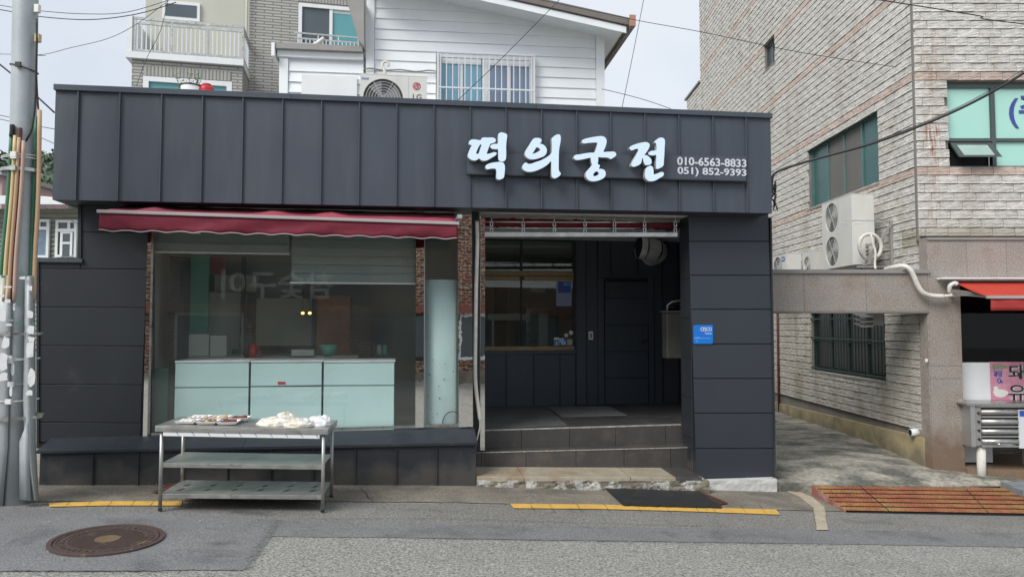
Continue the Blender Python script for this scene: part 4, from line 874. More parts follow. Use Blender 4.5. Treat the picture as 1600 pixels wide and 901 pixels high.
# text ring on glass: a faint round logo
u, z = F.hit(815, 490, wp-.01); t = thing('window_decal', 'faint round letter ring decal on the back window', 'decal', F, (u, wp, z-.09))
mb = MB()
for k in range(14):
    an = R(200+k*140/13); c0 = Vector((u+.105*cos(an), wp-.012, z+.06+.105*sin(an))); mb.box(c0.x-.006, c0.x+.006, wp-.013, wp-.011, c0.z-.009, c0.z+.009)
mb.build('letter_marks', mat('faint_white_vinyl', (.30, .31, .29), .6), t)
# duct elbow
u0, z0 = F.hit(1020, 387, EB-.45)
t = thing('exhaust_duct', 'shiny metal duct elbow sticking out high above the back door', 'duct', F, (u0, EB, z0-.2))
arc = [Vector((u0+.14+.0, EB+.02, z0-.06)), Vector((u0+.14, EB-.12, z0-.055))]
for k in range(0, 6): an = R(k*18); arc.append(Vector((u0+.14-.26*(1-cos(an)), EB-.16-.26*sin(an), z0-.05+.05*k/5)))
arc.append(arc[-1]+Vector((-.09, -.0, .01)))
segs = [(0, 1), (1, 3), (3, 5), (5, 7), (7, 8)]
for a, b in segs:
    pts = arc[a:b+1]; MB().tube([p for p in pts], [.175]+[.17]*(len(pts)-2)+[.168] if len(pts) > 1 else .17, 28, cap=False).build('duct_segment', M_duct, t, True)
for k in (1, 3, 5, 7):
    d = (arc[min(k+1, 8)]-arc[k-1]).normalized(); MB().tube([arc[k]-d*.006, arc[k]+d*.006], .181, 28, cap=False).build('duct_rib', M_brush, t, True)
MB().tube([arc[8], arc[8]+Vector((.06, 0, 0))], [.16, .16], 28).build('duct_mouth', M_dark, t)
# bracket-mounted grey tank beside the right wall
e = ext(F, 1042, 488, 1075, 560, 1.7); t = thing('wall_tank', 'pale grey box tank half hidden behind the pier', 'tank', F, (e[0], 1.7, e[2]))
MB().box(e[0], e[1], 1.7, 1.9, e[2], e[3]).build('tank_body', mat('pale_grey_enamel', (.17, .17, .15), .6, 0, .15, 4), t, bevel=.02); MB().box(e[0]-.015, e[1]+.015, 1.68, 1.92, e[3]+.002, e[3]+.025).build('tank_lid', M_grey, t)
MB().tube([(e[0]+.05, 1.8, e[3]+.02), (e[0]+.05, 1.8, e[3]+.10), (e[0]+.12, 1.8, e[3]+.15), (e[0]+.26, 1.8, e[3]+.17)], .012).build('white_pipe', M_white, t, True)
mb = MB(); mb.ball((e[0]+.16, 1.9, e[3]+.07), (.10, .1, .05), 5, .3, 3); mb.build('bundle', M_black, t, True)
# rails over the entrance
t = thing('entrance_awning_rail', 'chrome rail lattice with rolled burgundy cloth over the entrance', 'awning', F, (U1, .45, 2.6))
yy = lambda x, y: y+(x-757)*3/303
for y, hgt, m in ((366.5, 7, M_brush),):
    fquad([(757, 370), (1059, 370), (1059, 363), (757, 362)], .40, .46, 'lintel_bar', M_brush, t, .004)
for y in (346.5, 356):
    a = F.hit(757, y, .46); b = F.hit(1060, y+1, .46); MB().cyl((a[0], .47, a[1]), (b[0], .47, b[1]), .008).build('rail', M_steel, t, True)
for x in (768, 817.5, 866, 914, 960, 1007, 1055):
    for (ya, yb) in ((346, 354), (356, 364)):
        e = ext(F, x-2.4, ya, x+2.4, yb, .44); mb = MB(); th = .009
        mb.box(e[0], e[0]+th, .435, .455, e[2], e[3]); mb.box(e[1]-th, e[1], .435, .455, e[2], e[3]); mb.box(e[0]+th, e[1]-th, .435, .455, e[2], e[2]+th); mb.box(e[0]+th, e[1]-th, .435, .455, e[3]-th, e[3]); mb.build('rail_clip', M_brush, t)
    e = ext(F, x-.8, 337, x+.8, 346, .45); MB().box(e[0], e[1], .45, .46, e[2], e[3]).build('hanger', M_brush, t)
a = F.hit(757, 347, .56); b = F.hit(1060, 348, .56)
mb = MB(); n = 50; pth = [Vector((a[0]+(b[0]-a[0])*k/n, .56, a[1]+.012*mnoise.noise(Vector((k*.5, 0, 0))))) for k in range(n+1)]; mb.tube(pth, [.05+.016*mnoise.noise(Vector((k*.8, 4, 0))) for k in range(n+1)], 12); mb.build('rolled_cloth', M_awn, t, True)
fquad([(757, 345), (1060, 345), (1060, 337), (757, 336)], .66, .69, 'pale_lining', M_incol, t)
fquad([(750.5, 703), (757.5, 703), (758, 338), (751, 338)], .42, .47, 'mirror_post', M_steel, shop)
pts = [(745, 345), (746, 380), (744, 450), (743, 520), (742.5, 580), (744, 610), (748, 640), (750, 662), (748, 675), (744, 690)]
mb = MB(); P = []
for x, y in pts: u, z = F.hit(x, y, .36); P.append((u, .36, z))
def smooth_path(P, k=4):
    P = [Vector(p) for p in P]; out = []
    for i in range(len(P)-1):
        p0, p1, p2, p3 = P[max(i-1, 0)], P[i], P[i+1], P[min(i+2, len(P)-1)]
        for j in range(k):
            t = j/k; out.append(.5*((2*p1)+(p2-p0)*t+(2*p0-5*p1+4*p2-p3)*t*t+(3*p1-p0-3*p2+p3)*t**3))
    return out+[P[-1]]
sp = smooth_path(P); mb.tube(sp, [.022 if i < len(sp)*.72 else .009 for i in range(len(sp))], 8); o = mb.build('drain_hose', M_hose, None, True, fr=F, base=P[-1]); tag(o, 'long white wrapped hose hanging beside the chrome entrance post', 'hose')
# --- awning over the window
aw = thing('window_awning', 'burgundy cloth awning with cream scalloped hem over the window', 'awning', F, (F.hit(155, 340, -.2)[0], B, 2.7))
AW = -.22
fb0, fb1 = F.hit(154, 330, AW), F.hit(716, 349, AW)
rb0, rb1 = F.hit(212, 318, B)[0], F.hit(712, 332, B)[0]
n = 40; mb = MB(); v = []
for i in range(n+1):
    s = i/n; uf = fb0[0]+(fb1[0]-fb0[0])*s; zf_ = fb0[1]+(fb1[1]-fb0[1])*s; ub_ = uf if s > .1 else uf
    zr = 2.985+.0*s
    arm = sum(math.exp(-((s-c)/.035)**2) for c in (.12, .46, .62))*.035
    for j in range(5):
        q = j/4; v.append((uf, AW+(B-.01-AW)*q*(1 if i else .4), zf_+(zr-zf_)*q*(1 if i > 0 else .35)+arm*sin(pi*q)-.012*sin(pi*q)+.008*mnoise.noise(Vector((i*.5, j*.6, 0)))))
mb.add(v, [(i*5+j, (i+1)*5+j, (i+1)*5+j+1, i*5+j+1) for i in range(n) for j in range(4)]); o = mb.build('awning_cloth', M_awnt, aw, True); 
o.modifiers.new('s', 'SOLIDIFY').thickness = .004
mb = MB(); mb.prism([(fb0[0]-.01, fb0[1]-.018), (fb1[0]+.01, fb1[1]-.018), (fb1[0]+.01, fb1[1]+.014), (fb0[0]-.01, fb0[1]+.014)], AW-.025, AW+.02); mb.build('front_bar', M_awnw, aw, bevel=.005)
v0, v1 = F.hit(156, 361, AW), F.hit(713, 374, AW)
n = 160; mb = MB(); hem = MB(); v = []; hp = []
for i in range(n+1):
    s = i/n; u = fb0[0]+.01+(fb1[0]-fb0[0]-.02)*s; zt_ = fb0[1]+(fb1[1]-fb0[1])*s-.018; zb_ = v0[1]+(v1[1]-v0[1])*s
    zb_ += .014*abs(sin(pi*s*14))**3*-1+.014
    for j in range(5):
        q = j/4; v.append((u, AW-.006+.045*q*mnoise.noise(Vector((u*2.3+q*.8, q*1.2, 2)))+.018*q*mnoise.noise(Vector((u*9-q*2.5, q*2, 7))), zt_+(zb_-zt_)*q))
    hp.append(Vector(v[-1])+Vector((0, -.003, 0)))
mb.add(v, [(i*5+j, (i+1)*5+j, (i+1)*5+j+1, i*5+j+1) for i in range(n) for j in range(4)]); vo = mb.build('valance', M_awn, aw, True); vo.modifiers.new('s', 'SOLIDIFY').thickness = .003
MB().tube(hp, .0055, 5).build('cream_hem', M_awnw, vo, True)
for s in (.13, .5, .9):
    u = fb0[0]+(fb1[0]-fb0[0])*s; MB().bar((u, AW+.02, fb0[1]+(fb1[1]-fb0[1])*s-.01), (u-.2, B-.01, 2.90), .03).build('folding_arm', M_awnw, aw)
MB().box(F.hit(709, 345, B)[0], F.hit(716, 345, B)[0], AW+.02, B, 2.86, 2.90).build('end_bracket', M_alu, aw)
# --- the sign
sg = thing('shop_sign', 'white lit Korean brush letters and phone numbers on a charcoal band', 'sign', F, (F.hit(730, 270, 0)[0], 0, F.hit(730, 272, 0)[1]))
SW = -.055
fquad([(730, 271.5), (1166, 282.5), (1166, 244), (730, 240)], SW, -.026, 'sign_board', M_char, sg, .002)
fquad([(729.5, 272.8), (1167.5, 284), (1167.5, 282.6), (729.5, 271.6)], SW-.008, -.026, 'board_drip', M_char2, sg)
LET = [
 ((725, 200), [[(80,250),(78,215),(110,185),(160,178),(220,187),(258,190),(278,160),(315,148),(380,150),(450,150),(490,170),(497,200),(478,226),(436,242),(410,252),(395,290),(375,340),(360,385),(357,405),(400,400),(460,380),(500,382),(510,400),(490,430),(430,465),(370,500),(320,512),(270,505),(235,476),(200,500),(150,508),(100,490),(65,455),(60,420),(75,370),(100,310),(122,270),(100,266)],
   [(272,264),(250,262),(222,310),(200,360),(190,395),(205,403),(228,400),(245,350),(262,300)],
   [(540,90),(575,70),(620,75),(665,95),(675,125),(665,200),(658,300),(660,400),(655,480),(630,515),(590,526),(555,512),(538,480),(535,400),(530,335),(480,332),(430,320),(412,300),(415,275),(440,258),(490,248),(528,245),(533,180),(535,120)],
   [(335,612),(338,590),(370,565),(430,545),(500,534),(570,530),(615,545),(635,580),(640,640),(632,720),(625,770),(590,795),(550,806),(515,795),(505,760),(508,700),(502,650),(480,635),(420,635),(370,645),(345,635)]]),
 ((810, 200), [[(250,160),(300,155),(345,165),(362,190),(355,220),(332,242),(350,247),(390,262),(430,300),(445,350),(435,400),(400,440),(340,465),(270,485),(200,490),(150,475),(115,445),(100,405),(110,360),(140,310),(180,250),(215,190)],
   [(288,300),(340,335),(335,350),(290,380),(222,405),(240,370)],
   [(520,170),(532,150),(580,112),(630,100),(655,115),(662,160),(655,230),(640,310),(632,400),(630,520),(630,640),(640,680),(662,705),(655,735),(620,765),(575,785),(535,775),(520,740),(515,640),(510,520),(470,560),(400,610),(330,645),(250,675),(190,685),(130,680),(80,655),(62,620),(70,580),(95,550),(125,540),(150,558),(200,558),(260,535),(340,510),(420,470),(480,430),(510,400),(520,380),(525,280)]]),
 ((885, 205), [[(245,165),(250,140),(290,120),(350,105),(430,90),(500,80),(560,78),(605,100),(628,145),(620,210),(600,270),(580,322),(640,322),(700,320),(745,320),(775,345),(778,370),(755,400),(715,425),(690,435),(665,420),(620,410),(560,410),(500,408),(498,450),(490,515),(515,525),(522,555),(505,585),(550,590),(590,605),(612,640),(612,690),(590,725),(540,755),(480,775),(410,782),(350,765),(315,730),(300,690),(310,640),(350,590),(400,530),(390,490),(380,430),(375,415),(320,425),(250,440),(180,450),(140,445),(115,420),(120,390),(150,370),(220,360),(300,345),(380,335),(440,330),(465,270),(478,220),(482,185),(470,178),(400,178),(330,185),(280,192),(252,185)],
   [(470,625),(510,660),(480,690),(440,702),(420,695),(430,660)]]),
 ((970, 205), [[(140,275),(135,255),(175,225),(240,200),(320,180),(380,170),(425,180),(452,210),(445,250),(415,310),(370,370),(400,375),(440,400),(475,440),(482,490),(465,518),(420,530),(390,530),(365,500),(350,450),(338,415),(325,470),(310,510),(270,535),(210,555),(170,545),(165,515),(195,450),(240,370),(275,285),(230,280),(170,300)],
   [(515,175),(545,150),(580,115),(630,100),(675,115),(690,160),(685,250),(680,370),(672,480),(668,530),(640,562),(590,585),(560,590),(552,560),(552,460),(553,375),(500,380),(450,370),(430,350),(445,325),(490,305),(555,300),(558,220),(545,185)],
   [(395,580),(430,550),(470,540),(500,560),(512,610),(514,670),(560,665),(620,640),(660,640),(672,665),(660,700),(600,735),(540,770),(480,782),(430,775),(395,745),(378,700),(382,630)]])]
LW = -.15
for (ox, oy), loops in LET:
    c = bpy.data.curves.new('letter', 'CURVE'); c.dimensions = '2D'; c.fill_mode = 'BOTH'; c.extrude = .5
    for lp in loops:
        pts = [F.hit(ox+x/10, oy+y/10, LW) for x, y in lp]; m_ = len(pts); sm = []
        for i in range(m_):
            p0, p1, p2, p3 = (Vector(pts[(i+k) % m_]) for k in (-1, 0, 1, 2))
            for j in range(3): t_ = j/3; sm.append(.5*((2*p1)+(p2-p0)*t_+(2*p0-5*p1+4*p2-p3)*t_*t_+(3*p1-p0-3*p2+p3)*t_**3))
        s = c.splines.new('POLY'); s.points.add(len(sm)-1); s.use_cyclic_u = True
        for i, q in enumerate(sm): s.points[i].co = (q.x, q.y, 0, 1)
    o = bpy.data.objects.new('tmp', c); COL.objects.link(o); bpy.context.view_layer.update()
    me = bpy.data.meshes.new_from_object(o.evaluated_get(bpy.context.evaluated_depsgraph_get())); bpy.data.objects.remove(o)
    mb = MB(); V = [(q.co.x, LW+(.5-q.co.z)*.07, q.co.y) for q in me.vertices]
    mb.add(V, [tuple(p.vertices) for p in me.polygons]); mb.mi = [0 if p.normal.z > .5 else 1 for p in me.polygons]
    lo = mb.build('letter', [M_let, M_sil], sg, recalc=False)
    # standoffs
    ctr = [sum(v[0] for v in V)/len(V), sum(v[2] for v in V)/len(V)]
    MB().cyl((ctr[0], LW+.06, ctr[1]), (ctr[0], -.05, ctr[1]), .012).build('standoff', M_sil, lo)
e = ext(F, 1058, 247, 1166, 260, SW); text('010-6563-8833', 'phone_number', M_num, sg, e, SW-.001, .004, .022)
e = ext(F, 1058.5, 262.5, 1166, 277, SW); text('051) 852-9393', 'phone_number', M_num, sg, e, SW-.001, .004, .022)
# cable knot at the right corner of the sign band
mb = MB(); rk = random.Random(9)
for k in range(7):
    P = []
    for j in range(6):
        u, z = F.hit(1206+rk.uniform(0, 8), 285+j*8+rk.uniform(-5, 5), .05); P.append((u+.01, .05+rk.uniform(0, .05), z))
    mb.tube(smooth_path(P, 3), .006, 5)
tag(mb.build('cable_bundle', M_wire, None, True, fr=F, base=(UR, .05, 3)), 'tangled black cable bundle at right end of sign band', 'cable')
# --- roof things
def aircon(fr, base, wd, dp, ht, label, group, fans=1, logo=None, fan_c=.38, mbody=M_acw, ribs=True):
    """front faces -w; base = front left lower corner"""
    u, w, z = base; t = thing('air_conditioner', label, 'air conditioner', fr, base, group)
    MB().box(u, u+wd, w+.02, w+dp, z, z+ht-.012).build('casing', mbody, t, bevel=.008)
    rad = min(wd*.30, ht/fans*.43)
    cx = u+wd*fan_c
    # front face with round openings
    c = bpy.data.curves.new('face', 'CURVE'); c.dimensions = '2D'; c.fill_mode = 'BOTH'; c.extrude = .01
    s = c.splines.new('POLY'); s.points.add(3); s.use_cyclic_u = True
    for i, q in enumerate(((u, z), (u+wd, z), (u+wd, z+ht-.014), (u, z+ht-.014))): s.points[i].co = (*q, 0, 1)
    cs_ = [z+ht*(k+.5)/fans for k in range(fans)]
    for cz_ in cs_:
        s = c.splines.new('POLY'); s.points.add(35); s.use_cyclic_u = True
        for i in range(36): s.points[i].co = (cx+rad*cos(2*pi*i/36), cz_+rad*sin(2*pi*i/36), 0, 1)
    o = bpy.data.objects.new('tmp', c); COL.objects.link(o); bpy.context.view_layer.update()
    me = bpy.data.meshes.new_from_object(o.evaluated_get(bpy.context.evaluated_depsgraph_get())); bpy.data.objects.remove(o)
    mb = MB(); mb.add([(q.co.x, w+.009-q.co.z, q.co.y) for q in me.vertices], [tuple(p.vertices) for p in me.polygons]); mb.build('front_panel', mbody, t)
    MB().box(u-.004, u+wd+.004, w-.002, w+dp+.004, z+ht-.012, z+ht).build('lid', mbody, t, bevel=.003)
    for cz_ in cs_:
        g_ = MB(); 
        for r in [rad*k/7 for k in range(2, 8)]: g_.tube([(cx+r*cos(2*pi*i/32), w+.004, cz_+r*sin(2*pi*i/32)) for i in range(33)], .0028 if wd < 1.2 else .004, 4, False)
        for a in range(6): g_.bar((cx, w+.006, cz_), (cx+rad*cos(a*pi/3), w+.006, cz_+rad*sin(a*pi/3)), .005)
        gr = g_.build('fan_grille', mbody, t)
        MB().cyl((cx, w+.018, cz_), (cx, w+.019, cz_), rad, n=32).build('fan_recess', M_acd, t)
        fb = MB(); 
        for a in range(4):
            an = a*pi/2+.4; P_ = [(cx+rad*.2*cos(an), cz_+rad*.2*sin(an)), (cx+rad*.9*cos(an-.3), cz_+rad*.9*sin(an-.3)), (cx+rad*.92*cos(an+.5), cz_+rad*.92*sin(an+.5)), (cx+rad*.25*cos(an+.7), cz_+rad*.25*sin(an+.7))]; fb.prism(P_, w+.0125, w+.0145)
        fb.cyl((cx, w+.010, cz_), (cx, w+.016, cz_), rad*.25, n=20); fb.build('fan_blades', M_fan, t)
    if ribs: MB().box(u+wd*.72, u+wd*.722, w-.003, w-.001, z+.01, z+ht-.02).build('panel_joint', M_grey, t)
    return t, (cx, cs_, rad)
wA = 2.5
e = ext(F, 562.5, 117, 667, 172, wA); HT = (e[1]-e[0])*.74
ac, inf = aircon(F, (e[0], wA, e[3]-HT), e[1]-e[0], .33, HT, 'cream air conditioner with red round logo above the sign band', 'outdoor air conditioners', 1, fan_c=.345)
u, z = F.hit(651, 135, wA); r = .058
MB().cyl((u, wA-.004, z), (u, wA-.0012, z), r, n=32).build('logo_disc', M_logo, ac)
mb = MB(); mb.box(u-.014, u-.006, wA-.006, wA-.0045, z-.026, z+.022); mb.box(u-.006, u+.012, wA-.006, wA-.0045, z-.026, z-.018); mb.tube([(u+.046*cos(a), wA-.006, z+.046*sin(a)) for a in [R(50+q*10) for q in range(31)]], .0028, 4); mb.box(u+.015, u+.047, wA-.006, wA-.0045, z-.003, z+.004); mb.cyl((u-.026, wA-.0062, z+.018), (u-.026, wA-.0045, z+.018), .007); mb.build('logo_mark', M_acw, ac)
e2 = ext(F, 645, 147.5, 658.5, 156, wA); text('LG', 'logo_lettering', M_logog, ac, e2, wA-.001, .003, .02)
e2 = ext(F, 565, 120, 577, 125, wA); text('Inverter', 'small_lettering', M_inkb, ac, e2, wA-.001, .002, .0, shear=.2)
eb = e[3]-HT; mb = MB()
for du_ in (.12, .85): mb.box(e[0]+du_*(e[1]-e[0])-.02, e[0]+du_*(e[1]-e[0])+.02, wA+.0, wA+.36, 3.92, eb-.0)
mb.build('roof_stand', M_galv, ac)
P = [F.hit(x, y, wA+.2) for x, y in ((602, 116), (600, 108), (597, 103), (600, 97), (606, 98), (607, 104))]
mb = MB(); mb.tube(smooth_path([(a, wA+.2, b) for a, b in P]), .02, 8); mb.build('pipe_stub', M_hose, ac, True)
# pot plant, bowl, red jar
rw = .8
u, z = F.hit(323, 138, rw); t = thing('red_jar', 'shiny red jar peeping over the roof edge', 'jar', F, (u, rw, 3.92))
mb = MB(); mb.ball((u, rw, z-.03), (.085, .085, .07), 1, 0, 1, 20, 12); mb.cyl((u, rw, 3.93), (u, rw, z-.02), .07, .085, 20); mb.build('jar_body', M_red, t, True); MB().cyl((u, rw, z+.02), (u, rw, z+.045), .055, .05, 20).build('jar_lid', M_red, t, True)
u, z = F.hit(299, 137, rw); t = thing('white_basin', 'upturned pale basin beside the red jar on the roof', 'basin', F, (u, rw, 3.92))
MB().cyl((u, rw, 3.93), (u, rw, z+.015), .13, .11, 24).build('basin_wall', M_whitep, t, True); MB().tube([(u+.11*cos(a*pi/12), rw+.11*sin(a*pi/12), z+.015) for a in range(25)], .008, 6, False).build('basin_rim', M_indark, t, True)
u, z = F.hit(300, 128, rw+.3); t = thing('potted_plant', 'sparse leafy pot plant growing behind the roof edge', 'plant', F, (u, rw+.3, 3.92))
MB().cyl((u, rw+.3, 3.93), (u, rw+.3, 4.15), .10, .13, 20).build('flower_pot', M_brn, t, True)
st = MB(); lf = MB(); rp_ = random.Random(5)
for k in range(12):
    tx, ty = F.hit(rp_.uniform(274, 322), rp_.uniform(116, 132), rw+.3); P = [(u, rw+.3, 4.12), ((u*.5+tx*.5), rw+.3+rp_.uniform(-.05, .05), 4.25), (tx, rw+.3+rp_.uniform(-.08, .08), ty)]
    sp = smooth_path(P, 5); st.tube(sp, .0025, 4)
    for q in sp[4:]:
        for _ in range(3):
            c = q+Vector((rp_.uniform(-.03, .03), rp_.uniform(-.03, .03), rp_.uniform(-.02, .03))); d1 = Vector((rp_.uniform(-1, 1), rp_.uniform(-1, 1), rp_.uniform(-.5, 1))).normalized()*.018; d2 = Vector((rp_.uniform(-1, 1), rp_.uniform(-1, 1), rp_.uniform(-1, 1))).normalized()*.008
            lf.add([c-d1, c+d2, c+d1, c-d2], [(0, 1, 2, 3)])
st.build('stems', M_leafp, t); lf.build('leaves', M_leafp, t, recalc=False)
#@@TABLE
# ================================================================== TABLE AND FOOD
a, b = gh(250, 799), gh(504, 801)
ang = math.degrees(math.atan2(b.y-a.y, b.x-a.x)); T = Frame((a.x, a.y, 0), ang); TL = math.hypot(b.x-a.x, b.y-a.y); TD = .56
def tg(u, w): p = T.M @ Vector((u, w, 0)); return g(p.x)+.014
z0 = tg(0, 0); z1 = tg(TL, 0); H = .735
tz = lambda u, h: z0+(z1-z0)*u/TL+h
tb = thing('steel_work_table', 'stainless steel work table with two shelves before the window', 'table', T, (0, 0, z0))
def slab(u0, u1, w0, w1, h0, h1, name, m, bevel=.002, parent=tb):
    mb = MB(); mb.hexa([(u0, w0, tz(u0, h0)), (u1, w0, tz(u1, h0)), (u1, w1, tz(u1, h0)), (u0, w1, tz(u0, h0))], [(u0, w0, tz(u0, h1)), (u1, w0, tz(u1, h1)), (u1, w1, tz(u1, h1)), (u0, w1, tz(u0, h1))]); return mb.build(name, m, parent, bevel=bevel)
slab(-.045, TL+.045, -.035, TD+.035, H-.012, H, 'table_top', M_steelm)
slab(-.045, TL+.045, -.036, -.030, H-.05, H-.0125, 'front_lip', M_steelm); slab(-.045, TL+.045, TD+.030, TD+.036, H-.05, H-.0125, 'back_lip', M_steelm)
slab(-.046, -.040, -.029, TD+.029, H-.05, H-.0125, 'side_lip', M_steelm); slab(TL+.040, TL+.046, -.029, TD+.029, H-.05, H-.0125, 'side_lip', M_steelm)
st = slab(.02, TL-.03, -.029, -.026, H-.088, H-.051, 'protective_film_strip', M_foam)
for k in range(10):
    u = .13+k*.133
    if u < TL-.06:
        mb = MB(); mb.hexa([(u, -.0305, tz(u, H-.052)), (u+.006, -.0305, tz(u, H-.052)), (u+.006, -.0295, tz(u, H-.052)), (u, -.0295, tz(u, H-.052))], [(u+.022, -.0305, tz(u, H-.083)), (u+.026, -.0305, tz(u, H-.083)), (u+.026, -.0295, tz(u, H-.083)), (u+.022, -.0295, tz(u, H-.083))]); mb.build('film_mark', M_inkn, st)
for (u, w) in ((0, 0), (TL, 0), (TL, TD), (0, TD)):
    mb = MB(); ubt = u+(-.012 if u == 0 else .012)*0; mb.tube([(u, w, tg(u, w)+.012), (u, w, tz(u, H-.013))], .016, 16); lg = mb.build('leg', M_steelm, tb, True)
    MB().cyl((u, w, tg(u, w)-.002), (u, w, tg(u, w)+.014), .019, .018).build('foot_cap', M_black, lg)
for h, nm in ((.40, 'middle_shelf'), (.135, 'lower_shelf')):
    if nm == 'middle_shelf': slab(.0, TL, .0, TD, h, h+.006, nm, M_steelm)
    else:
        rowsw = [0, .14, .20, .30, .36, TD]   # slats of the shelf between rows of slots
        ns = 6; sh = slab(.0, TL, 0, .14, h, h+.006, nm, M_steelm); 
        slab(.0, TL, .22, .32, h, h+.006, 'shelf_strip', M_steelm, 0, sh); slab(.0, TL, .40, TD, h, h+.006, 'shelf_strip', M_steelm, 0, sh)
        slab(.002, TL-.002, .002, TD-.002, h-.028, h-.026, 'slot_shade_plate', M_roof, 0, sh)  # dark plate added to stand for the shade seen through the slots
        for (wa, wb) in ((.1402, .2198), (.3202, .3998)):
            sl6 = [(k+.42)*TL/6 for k in range(6)]; sk = .035
            ed = [(0, 0)]+[q for c_ in sl6 for q in ((c_-.016, c_-.016+sk), (c_+.016, c_+.016+sk))]+[(TL, TL)]
            for i in range(0, len(ed), 2):
                (a0, a1), (b0, b1) = ed[i], ed[i+1]; mb = MB()
                mb.hexa([(a0, wa, tz(a0, h)), (b0, wa, tz(b0, h)), (b1, wb, tz(b1, h)), (a1, wb, tz(a1, h))], [(a0, wa, tz(a0, h+.006)), (b0, wa, tz(b0, h+.006)), (b1, wb, tz(b1, h+.006)), (a1, wb, tz(a1, h+.006))]); mb.build('shelf_web', M_steelm, sh)
    slab(.0, TL, -.003, .0, h-.03, h+.0062, 'shelf_lip', M_steelm); slab(.0, TL, TD, TD+.003, h-.03, h+.0062, 'shelf_lip', M_steelm)
# trays of rice cake
kinds = ['white', 'mixed', 'bean']
labels = {('white', 0): 'foam tray of white rice cakes at the table front, leftmost', ('mixed', 0): 'foam tray of yellow and pink rice cakes at the table front', ('bean', 0): 'foam tray of red bean rice cake, front right of the trays',
          ('white', 1): 'foam tray of white rice cakes in the back row', ('mixed', 1): 'foam tray of browned rice cakes in the back row', ('bean', 1): 'foam tray heaped with red bean crumbs in the back row'}
rt_ = random.Random(4)
for r in (0, 1):
    for k, kd in enumerate(kinds):
        u0 = .085+k*.178+r*.045; w0 = .055+r*.19; L_, D_ = .176, .188; hz = .003+(.012 if r else 0)
        t = thing('food_tray', labels[(kd, r)], 'food tray', T, (u0, w0, tz(u0, H)), 'foam trays of rice cake on the steel table')
        rot = rt_.uniform(-.05, .05); tw = lambda v, u0=u0, w0=w0, rot=rot: Vector((u0+.08+(v.x-u0-.08)*cos(rot)-(v.y-w0-.08)*sin(rot), w0+.08+(v.x-u0-.08)*sin(rot)+(v.y-w0-.08)*cos(rot), v.z))
        zb_ = tz(u0, H)+hz; mb = MB(); q = .018; h = .024
        mb.hexa([(u0+q, w0+q, zb_), (u0+L_-q, w0+q, zb_), (u0+L_-q, w0+D_-q, zb_), (u0+q, w0+D_-q, zb_)], [(u0+q-.002, w0+q-.002, zb_+.004), (u0+L_-q+.002, w0+q-.002, zb_+.004), (u0+L_-q+.002, w0+D_-q+.002, zb_+.004), (u0+q-.002, w0+D_-q+.002, zb_+.004)])
        o_ = [(u0, w0), (u0+L_, w0), (u0+L_, w0+D_), (u0, w0+D_)]; i_ = [(u0+q, w0+q), (u0+L_-q, w0+q), (u0+L_-q, w0+D_-q), (u0+q, w0+D_-q)]
        for j in range(4):
            a_, b_ = o_[j], o_[(j+1) % 4]; c_, d_ = i_[(j+1) % 4], i_[j]
            mb.hexa([(a_[0], a_[1], zb_+h-.003), (b_[0], b_[1], zb_+h-.003), (c_[0], c_[1], zb_), (d_[0], d_[1], zb_)], [(a_[0], a_[1], zb_+h), (b_[0], b_[1], zb_+h), (c_[0], c_[1], zb_+.004), (d_[0], d_[1], zb_+.004)])
        mb.build('tray', M_foam, t, xf=tw)
        fm = {'white': M_cake, 'mixed': M_cakey, 'bean': M_bean}[kd]; cake = {'white': (3, 3), 'mixed': (3, 4), 'bean': (6, 6)}[kd]
        for i in range(cake[0]):
            for j in range(cake[1]):
                cx = u0+.03+(L_-.06)*(i+.5)/cake[0]; cy = w0+.03+(D_-.06)*(j+.5)/cake[1]; rr = .5*(L_-.06)/cake[0]
                m_ = fm if kd != 'mixed' else (M_cakey if (i+j) % 2 else M_bean) if r == 0 else (M_cake if i % 2 else M_cakey)
                MB().ball((cx, cy, zb_+.016), (rr*1.05, .5*(D_-.06)/cake[1]*1.05, .013+rt_.uniform(0, .008)), i*7+j, .25, 3, 8, 5).build('rice_cake', m_, t, True, xf=tw)
bags = [((401, 463), .20, .05, .07, M_bag, 'cream plastic bag of rice cake, leftmost of the bags'), ((425, 466), .30, .13, .085, M_bag, 'tallest cream bag, at the back of the pile'),
        ((443, 492), .09, .04, .062, M_bag, 'cream bag lying in front of the pile'), ((480, 519), .16, .0, .085, M_bagw, 'white plastic bag at the right end of the table')]
